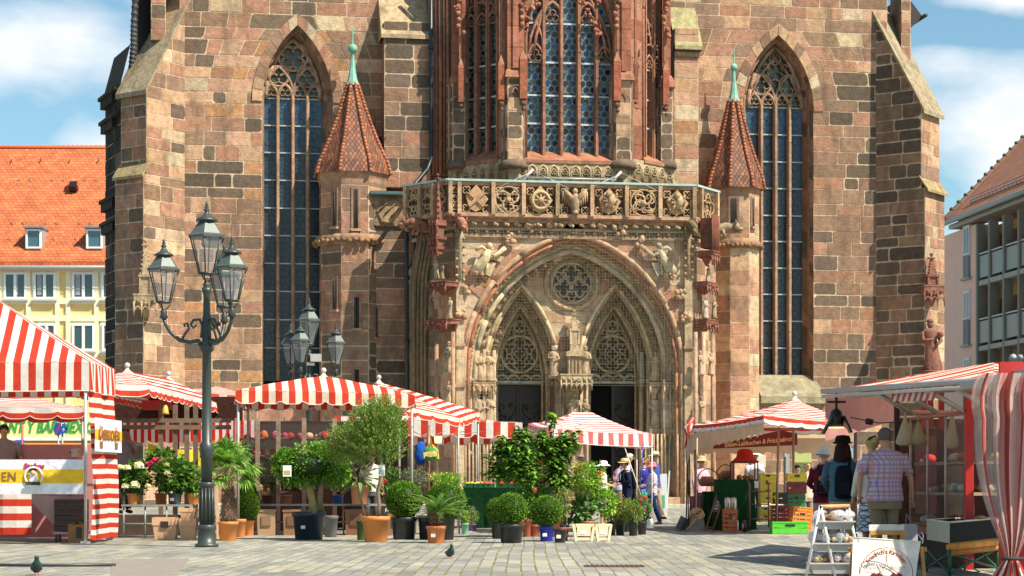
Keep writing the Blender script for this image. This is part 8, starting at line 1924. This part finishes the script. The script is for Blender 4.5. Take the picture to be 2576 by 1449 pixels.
# leafy pots between
def bushy(name, label, cat, px, pyb, pyc, rx, rz, n, L, w, cols, potr, poth, pcol, seed, flowers=None, Yo=0, group=None, base=None):
    g = G(px, pyb); g.y += Yo; g.x = X(px, g.y); g.z = gz(g.y); t = thing(name, label, cat, g, 0, group); s_ = F/g.y; zc_ = CH-(pyc-HY)/s_-g.z
    if base is None: base = 0
    if poth: pot(t, potr/s_, poth/s_, pcol, z=base)
    m = MB(); m.tube([(0, 0, base+poth/s_*.8), (0, 0, zc_)], .012, 5, col=(.18, .14, .06)); m.build('stem', wood, t)
    m = MB(); blob_leaves(m, (0, 0, zc_), (rx/s_, rx/s_*.8, rz/s_), n, L, w, cols, .35, .14, seed); m.build('foliage', leafm, t)
    if flowers:
        for (fx, fy, fr, fc, fk) in flowers:
            m = MB(); c = Vector(((fx-px)/s_, -rx/s_*.62, CH-(fy-HY)/s_-g.z)); r_ = fr/s_
            if fk == 'h':
                for _ in range(70): a, v = U(0, 2*pi), U(-.4, 1); q = sqrt(max(0, 1-v*v)); m.box(c+Vector((q*cos(a)*r_, q*sin(a)*r_, v*r_*.75)), (r_*.3, r_*.3, .006), rx=U(-1, 1), ry=U(-1, 1), rz=U(0, 3), col=cj(fc, .12))
                m.ball(c, r_*.85, 8, col=tuple(q_*.7 for q_ in fc), sz=.7)
            else:
                for _ in range(14): a = U(0, 2*pi); m.box(c+Vector((cos(a)*r_*.4, U(-.4, .2)*r_, sin(a)*r_*.4)), (r_*.8, .006, r_*.8), rx=U(-.8, .8), rz=U(-.8, .8), col=cj(fc, .15))
            m.build('flower', leafm, t)
    return t
LG = [(.20, .38, .04), (.28, .46, .07), (.12, .26, .03)]; DG = [(.04, .11, .018), (.07, .18, .03), (.10, .23, .03), (.03, .08, .015)]; RS = [(.09, .20, .03), (.16, .28, .05), (.24, .13, .06), (.12, .28, .04)]
RDF, WHF, PKF = (.62, .015, .02), (.82, .84, .72), (.62, .03, .16)
bushy('hibiscus', 'yellow-green bushy hibiscus with small red blooms right of the fig', 'pot plant', 1478, 1352, 1205, 46, 42, 1300, .075, .045, LG, 20, 40, (.4, .12, .06), 21, [(1448, 1180, 5, RDF, 'r'), (1505, 1190, 5, RDF, 'r'), (1460, 1172, 4, RDF, 'r')], .4)
bushy('hibiscus', 'light green shrub above the narrower cream stand', 'pot plant', 1522, 1350, 1262, 30, 34, 700, .085, .05, LG, 0, 0, OR_, 22, None, .3)
bushy('broadleaf_plant', 'plant with large round leaves spilling over the wider cream stand', 'pot plant', 1462, 1350, 1283, 34, 34, 240, .17, .12, [(.06, .16, .04), (.1, .24, .06), (.05, .12, .03), (.16, .3, .1)], 0, 0, OR_, 23, [(1474, 1268, 9, (.7, .7, .45), 'r')], 0)
bushy('rose_bush', 'leafy rose with a pink bloom between the two figs', 'rose', 1345, 1352, 1235, 30, 48, 800, .07, .04, LG+DG, 14, 30, (.4, .1, .05), 24, [(1346, 1233, 8, (.75, .16, .18), 'r'), (1356, 1163, 7, RDF, 'r')], .6)
bushy('spiky_grass', 'spiky pale green grass plant under the tallest fig', 'pot plant', 1418, 1352, 1235, 22, 30, 420, .20, .016, [(.25, .36, .14), (.16, .28, .08)], 14, 30, BK_, 25, None, .5)
bushy('red_leaved_shrub', 'small reddish leaved shrub right of the blue pot', 'pot plant', 1415, 1362, 1270, 24, 42, 650, .05, .03, RS+[(.3, .12, .05)], 16, 34, (.35, .09, .05), 26, None, .35)
t = plant('empty_pot', 'small black pot with a white label right of the bright blue pot', 'pot', 1409, 1365); pot(t, .118, .25, BK_, sticker=True)
bushy('green_shrub', 'upright leafy shrub behind the box ball in the blue pot', 'pot plant', 1325, 1352, 1265, 28, 46, 900, .055, .035, LG+DG, 12, 44, (.42, .11, .05), 27, None, .5)
for i, (px, pyb, pyc, lb) in enumerate(((1538, 1346, 1285, 'black-potted rose bush nearest to the cream stands'), (1560, 1347, 1286, 'second black-potted rose bush from the cream stands'), (1593, 1348, 1290, 'black-potted rose bush standing nearest to the camera in the rose row'), (1615, 1345, 1275, 'black-potted rose bush with red blooms at the right end of the row'), (1578, 1338, 1280, 'black-potted rose bush half hidden behind the rose row'))):
    bushy('rose_bush', lb, 'rose', px, pyb, pyc, 23, 31, 900, .05, .034, RS, 12.5, 33, BK_, 30+i, [(px-6, pyc-6, 3, (.6, .2, .2), 'r'), (px+8, pyc+3, 3, (.5, .12, .1), 'r')]+([(1611, 1258, 5, RDF, 'r'), (1622, 1252, 5, RDF, 'r')] if i == 3 else []), 0, 'roses in black pots')
bushy('lavender', 'small lavender in a mint green pot beside the black shrub pots', 'pot plant', 1170, 1344, 1298, 12, 18, 300, .05, .012, LG, 10, 28, (.2, .5, .32), 40)
bushy('lavender', 'lavender with faded spikes in a purple pot on a plastic tray', 'pot plant', 1188, 1336, 1296, 16, 22, 480, .06, .010, LG+[(.3, .22, .3)], 12, 18, (.22, .08, .3), 41)
# hydrangeas on and around the left bench
HG = [(.05, .14, .02), (.08, .20, .03), (.12, .28, .04), (.035, .09, .015)]
def hyd(name, label, px, pyc, rx, rz, n, Y, fl, potpx, pcol, seed):
    g = Vector((X(px, Y), Y, 0)); t = thing(name, label, 'hydrangea', g, 0, 'hydrangeas on the plant bench'); s_ = F/Y; zc_ = CH-(pyc-HY)/s_
    pot(t, potpx/s_, 28/s_, pcol, z=zb1, sticker=pcol != OR_); m = MB(); blob_leaves(m, (0, 0, zc_), (rx/s_, rx/s_*.8, rz/s_), n, .13, .085, HG, .35, .12, seed); m.build('foliage', leafm, t)
    for fx, fy, fr, fc in fl:
        m = MB(); c = Vector(((fx-px)/s_, -rx/s_*.7-.02, CH-(fy-HY)/s_)); r_ = fr/s_; m.ball(c, r_*.85, 8, col=tuple(q*.75 for q in fc), sz=.75)
        for _ in range(60): a, v = U(0, 2*pi), U(-.6, 1); q = sqrt(max(0, 1-v*v)); m.box(c+Vector((q*cos(a)*r_, q*sin(a)*r_, v*r_*.78)), (r_*.33, r_*.33, .006), rx=U(-1, 1), ry=U(-1, 1), rz=U(0, 3), col=cj(fc, .1))
        m.build('flower_head', leafm, t)
hyd('hydrangea', 'white hydrangea in an orange pot at the left end of the bench', 337, 1205, 38, 36, 520, 39.5, [(321, 1223, 9, WHF), (345, 1221, 12, WHF), (355, 1172, 12, WHF), (325, 1177, 9, WHF), (308, 1176, 8, WHF)], 18, OR_, 50)
hyd('hydrangea', 'large dark-leaved hydrangea with greenish white heads in a grey pot', 440, 1195, 58, 45, 900, 39.5, [(429, 1190, 9, (.7, .72, .42)), (380, 1223, 7, (.75, .76, .5)), (427, 1170, 7, (.45, .55, .2))], 18, (.05, .07, .09), 51)
hyd('hydrangea', 'deep pink hydrangea flowering above the large dark-leaved one', 405, 1160, 40, 28, 420, 39.9, [(385, 1168, 12, PKF), (400, 1162, 13, PKF), (418, 1166, 12, PKF), (430, 1158, 9, PKF), (410, 1172, 10, (.45, .02, .1))], 16, OR_, 52)
hyd('hydrangea', 'small hydrangea with a single pink bloom beside the near lamp', 486, 1215, 22, 28, 240, 39.6, [(481, 1198, 5, PKF)], 16, OR_, 53)
for i, (px, pyc, rx, rz, cols, fl, lb) in enumerate(((672, 1208, 36, 36, DG, [], 'feathery dark green plant on the bench left of the laurel'), (720, 1180, 26, 30, DG, [(700, 1165, 7, PKF), (690, 1178, 5, RDF)], 'dark plant with pink and red blooms behind the laurel'), (850, 1190, 26, 40, DG, [], 'dark green bushy plant behind the small olive stem'), (985, 1215, 22, 34, DG, [(968, 1212, 4, RDF)], 'dark leafy plant right of the tall olive stem'), (1040, 1205, 30, 20, [(.12, .16, .1), (.2, .16, .22), (.1, .2, .06)], [], 'greyish lavender clump above the first box ball'), (1125, 1205, 34, 12, LG, [], 'low green bedding plants above the second box ball'))):
    Y = 42.2; g = Vector((X(px, Y), Y, 0)); t = thing('bench_plant', lb, 'pot plant', g, 0, 'plants on the rear bench'); s_ = F/Y; pot(t, 15/s_, 22/s_, ((.1, .03, .02), (.4, .15, .08), (.03, .1, .3))[i % 3], z=zb2)
    m = MB(); blob_leaves(m, (0, 0, CH-(pyc-HY)/s_), (rx*1.3/s_, .3, rz*1.25/s_), 900, .08, .03 if i else .012, cols, .2, .15, 70+i); m.build('foliage', leafm, t)
    for fx, fy, fr, fc in fl: m = MB(); c = Vector(((fx-px)/s_, -.25, CH-(fy-HY)/s_)); [m.ball(c+Vector((U(-.05, .05), 0, U(-.05, .05))), fr/s_*.6, 6, col=cj(fc)) for _ in range(6)]; m.build('flower', leafm, t)
# ================= people =================
def skinned(pts, edges, rad, root, sub=1):
    me = bpy.data.meshes.new('s'); me.from_pydata(pts, edges, []); o = bpy.data.objects.new('s', me); C.objects.link(o)
    sk = o.modifiers.new('k', 'SKIN'); sk.use_smooth_shade = True; sk.branch_smoothing = .4
    if sub: sb = o.modifiers.new('b', 'SUBSURF'); sb.levels = sub; sb.render_levels = sub
    for i, v in enumerate(me.skin_vertices[0].data): v.radius = rad[i] if isinstance(rad[i], tuple) else (rad[i], rad[i]); v.use_root = (i == root)
    bpy.context.view_layer.update(); r = bpy.data.meshes.new_from_object(o.evaluated_get(bpy.context.evaluated_depsgraph_get())); C.objects.unlink(o); bpy.data.objects.remove(o)
    return r
def patt(name, base, l1, l2, f1, f2, diag=False, thr=.75):
    m = mat(name, (1, 1, 1), .9, noise=.1, ns=10, bump=.2, bs=14); nt = m.node_tree; N = nt.nodes; L = nt.links; tc = N.new('ShaderNodeTexCoord'); sp = N.new('ShaderNodeSeparateXYZ'); L.new(tc.outputs['Object'], sp.inputs[0])
    h = mth('ADD', sp.outputs[0], mth('MULTIPLY', sp.outputs[1], .8, nt), nt); v = sp.outputs[2]
    if diag: h, v = mth('ADD', h, v, nt), mth('SUBTRACT', h, v, nt)
    cur = None
    for a, f, c in ((h, f1, l1), (v, f1, l1), (h, f2, l2), (v, f2, l2)):
        g = mth('GREATER_THAN', mth('SINE', mth('MULTIPLY', a, f, nt), None, nt), thr, nt); g = mth('MULTIPLY', g, .62, nt); x = N.new('ShaderNodeMix'); x.data_type = 'RGBA'; L.new(g, x.inputs[0])
        if cur is None: x.inputs[6].default_value = (*base, 1)
        else: L.new(cur, x.inputs[6])
        x.inputs[7].default_value = (*c, 1); cur = x.outputs[2]
    L.new(cur, N['Principled BSDF'].inputs['Base Color']); return m
PLAID = patt('plaid_shirt', (.50, .40, .46), (.08, .10, .42), (.55, .20, .14), 110, 73); LATT = patt('lattice_skirt', (.6, .62, .66), (.03, .04, .09), (.03, .04, .09), 75, 75, True, .7); PRNT = patt('print_blouse', (.72, .74, .78), (.12, .16, .35), (.5, .25, .3), 90, 61, True, .6)
SKN = (.56, .31, .20)
def person(label, px, Y, pytop, rz, top, bottom, skin_c=SKN, sleeve='short', hair=(.05, .03, .02), hat=None, hatc=(.7, .62, .48), legs='trousers', larm=None, rarm=None, lean=0, bulk=1.0, stride=.0, pack=None, z0=None, topmat=None, botmat=None, hairlen='short', group=None, shoe=(.03, .02, .02), hunch=0):
    z0 = gz(Y) if z0 is None else z0; ztop = H(px, pytop, Y).z-z0; k = (ztop-(.05 if hat else 0))/1.75
    t = thing('person', label, 'person', (X(px, Y), Y, z0), rz, group); Sx = Matrix.Scale(k, 4)
    def L_(x, y, z): return Vector((x, y-lean*max(0, z-.95)-hunch*max(0, z-1.25), z))*k
    b = bulk
    def fin(m, name, m_, parent=t):
        return m.build(name, m_, parent)
    la = larm or ((.25*b, .02, 1.14), (.27*b, -.04, .90)); ra = rarm or ((-.25*b, .02, 1.14), (-.27*b, -.04, .90))
    pts = [L_(0, .0, .95), L_(0, .01, 1.12), L_(0, .01, 1.30), L_(0, .01, 1.44), L_(0, -.0, 1.51), L_(0, -.015, 1.57), L_(0, -.015, 1.645), L_(0, -.005, 1.70)]
    rad = [(.13*b, .1), (.12*b, .09), (.14*b, .095), (.09, .07), .05, .062, (.074, .09), (.058, .066)]; ed = [(i, i+1) for i in range(7)]
    for s_, (el, hd) in ((1, la), (-1, ra)):
        i = len(pts); sh = (s_*.165*b, .01, 1.41); pts += [L_(*sh), L_(*el), L_(*hd)]; rad += [.052, .040, .026]; ed += [(3, i), (i, i+1), (i+1, i+2)]
        H_ = Vector(hd); d = (H_-Vector(el)).normalized(); sd = d.cross(Vector((0, 1, .2))).normalized(); pl = H_+d*.055; pts.append(L_(*pl)); rad.append((.034, .020)); ed.append((i+2, i+3))
        for f in range(4):
            o = sd*(f-1.5)*.019; q1 = pl+d*.045+o; q2 = q1+(d*(.03+.006*(1.5-abs(f-1.5)))+Vector((0, -.016, 0))); j = len(pts); pts += [L_(*q1), L_(*q2)]; rad += [.0095, .008]; ed += [(i+3, j), (j, j+1)]
        th = H_+d*.03-sd*.03*s_; j = len(pts); pts += [L_(*th), L_(*(th+d*.035-sd*.012*s_))]; rad += [.011, .009]; ed += [(i+3, j), (j, j+1)]
    lp = []
    for s_ in (1, -1):
        i = len(pts); st = stride*s_; lg = [(s_*.09, .0, .90), (s_*.10, -st*.5-.01, .50), (s_*.10, -st+.02, .09), (s_*.11, -st-.10, .035)]; lp.append(lg); pts += [Vector(q)*k for q in lg]; rad += [.085, .055, .038, .03]; ed += [(0, i), (i, i+1), (i+1, i+2), (i+2, i+3)]
    me = skinned([tuple(p) for p in pts], ed, [tuple(c*k for c in r) if isinstance(r, tuple) else r*k for r in rad], 0)
    ca = me.color_attributes.new('Col', 'FLOAT_COLOR', 'CORNER'); ca.data.foreach_set('color', list((*skin_c, 1))*len(me.loops)); me.materials.clear(); me.materials.append(skin)
    for p in me.polygons: p.use_smooth = True
    bo = bpy.data.objects.new('body', me); C.objects.link(bo); bo.parent = t
    # face
    m = MB(); hc = L_(0, -.015, 1.64); m.tube([hc+Vector((0, -.085, .02))*k, hc+Vector((0, -.112, -.018))*k, hc+Vector((0, -.09, -.026))*k], [.010*k, .015*k, .010*k], 6, col=skin_c)
    for s_ in (-1, 1): m.ball(hc+Vector((s_*.03, -.083, .018))*k, .012*k, 6, col=(.03, .02, .015)); m.ball(hc+Vector((s_*.078, .005, -.0))*k, .022*k, 6, col=skin_c, sz=1.3); m.tube([hc+Vector((s_*.015, -.088, .036))*k, hc+Vector((s_*.045, -.078, .038))*k], .005*k, 4, col=hair)
    m.tube([hc+Vector((-.022, -.083, -.048))*k, hc+Vector((.022, -.083, -.048))*k], .006*k, 4, col=(.4, .12, .1)); m.build('face', skin, t)
    # hair
    if hair:
        m = MB(); vs = []; n = 14; hr = hc+Vector((0, .012, .02))*k
        for i in range(8):
            for j in range(n):
                el = pi/2-i*pi/2/7*(1.45); a = 2*pi*j/n; fr = max(0, -sin(a)); e2 = max(el, .35*fr*1.3) if fr > .2 else el; r_ = (.098+.006*sin(j*2.7+i))*k
                vs.append(hr+Vector((cos(a)*cos(e2)*r_*.92, sin(a)*cos(e2)*r_*1.06, sin(e2)*r_*.98)))
        m.add(vs, [(i*n+j, i*n+(j+1) % n, (i+1)*n+(j+1) % n, (i+1)*n+j) for i in range(7) for j in range(n)], col=hair, smooth=True)
        if hairlen == 'long':
            for i in range(16): a = pi*(.05+.9*i/15); p = hr+Vector((cos(a)*.085, sin(a)*.085, -.02))*k; m.tube([p, p+Vector((cos(a)*.02, .03, -.13))*k, p+Vector((cos(a)*.05, .035, -.28+.04*sin(i*2.1)))*k], [.022*k, .024*k, .008*k], 5, col=cj(hair, .2))
        if hairlen == 'bun': m.ball(hr+Vector((0, .085, .04))*k, .05*k, 8, col=cj(hair)); m.tube([hr+Vector((-.08, .03, .05))*k, hr+Vector((0, .07, .095))*k, hr+Vector((.08, .03, .05))*k], .018*k, 6, col=(.05, .04, .04))
        m.build('hair', cloth, t)
    if hat:
        m = MB(); hz_ = hc+Vector((0, .005, .045))*k; br = {'sun': .19, 'bucket': .145, 'straw': .175, 'bowler': .15}[hat]; cr = .108 if hat != 'bowler' else .115; n = 18
        pr = [(br, -.03 if hat in ('bucket', 'sun') else .0), (cr+.02, .012), (cr, .015), (cr*.97, .06), (cr*.8, .105), (.02, .115)]
        vs = [hz_+Vector((r_*cos(2*pi*j/n), r_*1.08*sin(2*pi*j/n), z_+(.012*sin(4*pi*j/n) if i == 0 else 0)))*k for i, (r_, z_) in enumerate(pr) for j in range(n)]
        m.add(vs, [(i*n+j, i*n+(j+1) % n, (i+1)*n+(j+1) % n, (i+1)*n+j) for i in range(5) for j in range(n)], col=hatc, smooth=True); m.add(vs[-n:], [tuple(range(n))], col=hatc)
        if hat in ('straw',): m.tube([hz_+Vector(((cr+.004)*cos(a), (cr+.01)*sin(a), .03))*k for a in [x*pi/9 for x in range(18)]], .008*k, 4, col=(.12, .08, .05), closed=True)
        m.build('hat', cloth, t)
    # clothes
    def ringloft(m, rings, col, n=20, fold=.02, mi=0):
        vs = []
        for (z_, rx, ry, oy) in rings:
            c = L_(0, oy, z_)
            for j in range(n): a = 2*pi*j/n; f = 1+fold*sin(a*5+z_*9); vs.append(c+Vector((cos(a)*rx*f*k, sin(a)*ry*f*k, 0)))
        m.add(vs, [(i*n+j, i*n+(j+1) % n, (i+1)*n+(j+1) % n, (i+1)*n+j) for i in range(len(rings)-1) for j in range(n)], col=col, smooth=True)
    m = MB(); hem = .84
    ringloft(m, [(hem, .185*b, .135*b, 0), (.95, .178*b, .135*b, 0), (1.06, .165*b, .128*b, .0), (1.2, .178*b, .13*b, .01), (1.32, .19*b, .128*b, .01), (1.40, .185*b, .11, .01), (1.45, .13*b, .085, .01), (1.49, .066, .062, .005)], top)
    for s_, (el, hd) in ((1, la), (-1, ra)):
        sh = Vector((s_*.16*b, .01, 1.405)); el = Vector(el); hd = Vector(hd)
        if sleeve == 'short': q = sh.lerp(el, .82); m.tube([L_(*sh), L_(*sh.lerp(el, .4)), L_(*q)], [.068*k*b, .068*k, .066*k], 10, col=top)
        elif sleeve == 'long': m.tube([L_(*sh), L_(*el), L_(*el.lerp(hd, .9))], [.068*k*b, .054*k, .042*k], 10, col=top)
    m.build('shirt' if legs != 'dress' else 'dress_top', topmat or cloth, t)
    m = MB()
    if legs == 'trousers':
        ringloft(m, [(.74, .165*b, .12*b, 0), (.86, .172*b, .128*b, 0), (.98, .155*b, .118*b, 0)], bottom, fold=.01); 
        for lg in lp: m.tube([Vector(lg[0])*k, Vector(lg[0]).lerp(Vector(lg[1]), .5)*k, Vector(lg[1])*k, Vector(lg[2])*k], [.098*k*b, .088*k, .072*k, .060*k], 10, col=bottom)
        m.build('trousers', botmat or cloth, t)
    else: ringloft(m, [(.42, .23, .19, 0), (.6, .215, .17, 0), (.8, .195, .145, 0), (.98, .15, .115, 0)], bottom, fold=.06); m.build('skirt', botmat or cloth, t)
    for lg in lp:
        m = MB(); p = Vector(lg[2])*k; m.tube([p+Vector((0, .05, -.04))*k, p+Vector((0, -.06, -.05))*k, p+Vector((0, -.16, -.062))*k], [.042*k, .045*k, .032*k], 8, col=shoe); m.build('shoe', cloth, t)
    if pack:
        c, c2, (w, h, d_), (ox, oz) = pack; g = Matrix.Translation(L_(ox, .13+d_/2, oz)); pk = thing('backpack', '', '', (0, 0, 0)); bpy.data.objects.remove(pk)
        m = MB(); n = 16; vs = []
        for (f, zz_) in ((.6, 0), (.92, .06), (1, .3), (.98, .7), (.75, .95), (.3, 1)):
            for j in range(n): a = 2*pi*j/n; sx_ = (abs(cos(a))**.55)*(1 if cos(a) > 0 else -1); sy_ = (abs(sin(a))**.55)*(1 if sin(a) > 0 else -1); vs.append(L_(ox, .13+d_/2, oz-h/2+h*zz_)+Vector((sx_*w/2*f, sy_*d_/2*f, 0))*k)
        m.add(vs, [(i*n+j, i*n+(j+1) % n, (i+1)*n+(j+1) % n, (i+1)*n+j) for i in range(5) for j in range(n)]+[tuple(range(5*n, 6*n)), tuple(range(n))[::-1]], col=c, smooth=True)
        m.box(L_(ox, .13+d_+.005, oz-h*.18), (w*.7*k, .03*k, h*.36*k), col=c2)
        if c2[0] > .4: m.box(L_(ox, .13+d_+.004, oz+h*.22), (w*.72*k, .02*k, h*.16*k), col=c2); m.box(L_(ox, .13+d_+.022, oz-h*.18), (w*.72*k, .012*k, h*.34*k), col=(.02, .02, .02))
        for s_ in ((-1, 1) if abs(ox) < .02 else (1 if ox > 0 else -1,)): m.tube([L_(ox+s_*w*.25, .15, oz+h*.42), L_(s_*.11, .11, 1.44), L_(s_*.10, -.03, 1.475), L_(s_*.13, -.14, 1.36), L_(s_*.16, -.13, 1.15), L_(s_*.19, .06, 1.02)], .018*k, 6, col=c)
        o = m.build('backpack', cloth, None); o.matrix_world = t.matrix_world.copy(); o.location = (X(px, Y), Y, z0); o.rotation_euler = (0, 0, rz); tag(o, label.split(',')[0][:0]+PACKL.pop(0), 'backpack')
    return t
PACKL = ['black and orange backpack worn by the person in the white bucket hat', 'black sling rucksack on the denim-jacket person in the black hat', 'pale pink drawstring bag on the back of the man in the light blue shirt', 'black backpack on the back of the person in the navy jacket']
person('person in white bucket hat and maroon top, leftmost customer at the food stall', 2074, 31, 1121, R(172), (.14, .012, .03), (.40, .27, .24), hat='bucket', hatc=(.70, .64, .54), sleeve='long', pack=((.015, .015, .025), (.62, .16, .02), (.28, .42, .13), (0, 1.16)), hair=(.3, .25, .2), bulk=1.05, larm=((.25, -.05, 1.15), (.2, -.22, 1.1)))
person('person in round black hat and blue denim shirt with long dark hair, back turned', 2120, 28.2, 1094, R(168), (.07, .15, .20), (.52, .40, .22), hat='bowler', hatc=(.02, .014, .012), sleeve='long', hairlen='long', hair=(.045, .025, .018), pack=((.012, .014, .022), (.02, .02, .03), (.26, .48, .13), (-.02, 1.12)), bulk=1.12, larm=((.27, -.02, 1.14), (.2, -.2, 1.0)))
person('woman with pinned-up blonde hair and white blouse over a lattice-print skirt', 2194, 27.2, 1099, R(200), (.74, .68, .60), (.6, .6, .65), sleeve='long', hair=(.46, .32, .13), hairlen='bun', legs='skirt', botmat=LATT, bulk=1.02)
P4 = person('grey-haired man in blue and red plaid short-sleeved shirt holding a carrier bag', 2226, 25.4, 1077, R(184), (1, 1, 1), (.25, .19, .12), hair=(.13, .11, .09), topmat=PLAID, bulk=1.28, skin_c=(.50, .25, .16), larm=((-.0+.32, .0, 1.14), (.30, -.08, .92)), rarm=((-.33, .0, 1.12), (-.36, -.05, .88)))
m = MB(); p = H(2288, 1352, 25.2); m.box((p.x, p.y, p.z+.0), (.17, .12, .34), col=(.62, .58, .62), taper=1.15); m.tube([p+Vector((-.05, 0, .16)), p+Vector((-.04, 0, .30)), p+Vector((.03, 0, .17))], .006, 4, col=(.7, .66, .7)); tag(m.build('carrier_bag', awn), 'white carrier bag in the right hand of the plaid-shirted man', 'bag')
UA = ((.26, -.02, 1.18), (.14, -.24, 1.12)); UB = ((-.26, -.02, 1.18), (-.14, -.24, 1.12))
person('woman in white sun hat and sleeveless white dress beside the rose pots', 1517, 48.4, 1158, R(75), (.76, .78, .74), (.76, .78, .74), hat='sun', hatc=(.82, .82, .80), sleeve='none', legs='dress', larm=UA, rarm=UB, bulk=.92)
person('man in light blue shirt and khaki trousers bending forward, before the dark church door', 1556, 50.5, 1141, R(105), (.42, .52, .68), (.27, .20, .12), hair=(.55, .5, .42), lean=.42, bulk=1.12, pack=((.50, .30, .34), (.5, .32, .36), (.24, .36, .1), (0, 1.2)), larm=UA, rarm=UB)
person('person in straw hat and long navy jacket looking down at the roses', 1578, 49.2, 1152, R(-70), (.012, .016, .05), (.012, .016, .05), hat='straw', hatc=(.62, .46, .26), sleeve='long', larm=UA, rarm=UB, lean=.1, pack=((.02, .02, .02), (.03, .03, .03), (.28, .44, .14), (0, 1.2)))
person('fair-haired woman in royal blue top between the navy jacket and the pink hat', 1620, 51.5, 1153, R(-100), (.03, .035, .28), (.05, .3, .26), hair=(.36, .2, .09), hairlen='bun', larm=UA, rarm=UB)
person('tall man in straw hat and blue shirt behind the woman in the pink hat', 1647, 54, 1135, R(60), (.05, .08, .30), (.35, .28, .2), hat='straw', hatc=(.68, .58, .36), stride=.15, bulk=1.08)
person('woman in coral pink hat, printed white blouse and navy trousers walking', 1641, 50, 1161, R(-72), (1, 1, 1), (.012, .03, .10), hat='bucket', hatc=(.72, .16, .18), sleeve='long', topmat=PRNT, stride=.26, larm=UA, rarm=UB, hair=(.1, .06, .04))
person('grey-haired man in red and white shirt half hidden behind the hibiscus', 1462, 46.5, 1143, R(-75), (.62, .3, .26), (.1, .1, .12), hair=(.22, .2, .19), skin_c=(.55, .22, .14))
person('woman in floppy straw hat and pale pink top at the left of the gingerbread stall', 1763, 50, 1146, R(40), (.72, .42, .50), (.02, .02, .025), hat='sun', hatc=(.52, .38, .22), sleeve='long', larm=UA)
person('seller in wide cream straw hat behind the red-roofed display case', 1899, 49, 1130, R(20), (.68, .66, .70), (.1, .1, .12), hat='sun', hatc=(.76, .68, .48), z0=.12)
person('dark-haired person in black seen behind the yellow crate stack', 2005, 50, 1170, R(30), (.03, .03, .04), (.05, .04, .04), hair=(.015, .01, .01), z0=-.1)
person('blond-haired person in pale clothes beside the dark-haired one', 2030, 50.8, 1166, R(200), (.6, .5, .42), (.3, .25, .2), hair=(.55, .38, .18), hairlen='bun', z0=-.1)
person('flower seller in grey T-shirt, one hand raised to his mouth, behind the white hydrangeas', 312, 41.6, 1074, R(35), (.30, .24, .24), (.05, .05, .06), hair=(.03, .02, .015), skin_c=(.42, .22, .13), z0=.45, larm=((.24, -.1, 1.2), (.06, -.17, 1.5)), bulk=1.1)
person('stallkeeper in grey T-shirt cut by the left edge, behind the cheesecake banner', 10, 38.2, 1068, R(20), (.32, .24, .22), (.1, .1, .1), skin_c=(.55, .25, .16), z0=.35, bulk=1.2)
person('woman seller in white apron partly hidden behind the tall olive', 934, 43.6, 1138, R(10), (.66, .64, .58), (.1, .1, .1), hair=(.3, .12, .04), skin_c=(.6, .28, .2), z0=.1)
person('person in dark maroon bending over the fruit behind the hanging bags', 1090, 51.5, 1178, R(-60), (.09, .012, .012), (.03, .02, .02), hair=(.05, .02, .02), lean=.25, z0=-.05, sleeve='long')
# ================= pigeons =================
def pigeon(px, pyb, h, rz, label):
    g = G(px, pyb); t = thing('pigeon', label, 'pigeon', g, rz, 'pigeons on the paving'); s_ = h/.30
    V = lambda *a: (Vector(a)*s_)
    m = MB(); pm = mat('pigeon_feather', (1, 1, 1), .5, noise=.3, ns=30)
    pts = [(.24, .05, .004), (.20, .06, .018), (.14, .075, .04), (.09, .09, .062), (.03, .11, .078), (-.02, .13, .080), (-.055, .16, .062), (-.07, .19, .044), (-.078, .22, .034), (-.082, .245, .033), (-.09, .265, .033), (-.10, .28, .024), (-.105, .29, .004)]
    n = 12; vs = []
    for y, z, r_ in pts:
        for j in range(n): a = 2*pi*j/n; tl = min(1, max(0, (-y-.02)/.06)); vs.append(V(cos(a)*r_, y+sin(a)*r_*tl*.9, z+sin(a)*r_*(1-tl*.75)))
    fs = [(i*n+j, i*n+(j+1) % n, (i+1)*n+(j+1) % n, (i+1)*n+j) for i in range(len(pts)-1) for j in range(n)]
    m.add(vs, fs, col=[(.035, .04, .045) if i > 9 else (.012, .06, .04) if i > 5 else (.04, .045, .055) for i in range(len(pts)-1) for j in range(n)], smooth=True)
    m.build('body', pm, t)
    for k in (-1, 1):
        m = MB(); m.ball(V(k*.066, .05, .11), .06*s_, 8, col=(.08, .088, .10), sx=.35, sy=1.5, sz=.75); m.tube([V(k*.045, .1, .11), V(k*.02, .2, .085)], [.018*s_, .008*s_], 5, col=(.03, .03, .035)); m.build('wing', plain, t)
        m = MB(); m.tube([V(k*.022, .01, .07), V(k*.024, .0, .0)], .006*s_, 5, col=(.5, .10, .09))
        for q in (-.02, 0, .02): m.tube([V(k*.024, 0, .004), V(k*.024+q, -.035, .004)], .004*s_, 4, col=(.5, .1, .09))
        m.build('leg', plain, t)
    m = MB(); m.tube([V(0, -.115, .262), V(0, -.14, .25)], [.009*s_, .003*s_], 5, col=(.05, .05, .05)); m.ball(V(0, -.118, .27), .007*s_, 5, col=(.6, .6, .6)); m.build('beak', plain, t)
    for k in (-1, 1): m = MB(); m.ball(V(k*.026, -.09, .268), .006*s_, 6, col=(.6, .15, .02)); m.build('eye', plain, t)
pigeon(92, 1447, .25, R(15), 'greenish dark pigeon at the lower left corner facing the camera')
pigeon(1133, 1405, .22, R(18), 'grey pigeon with pale wing edge standing before the sago palm')
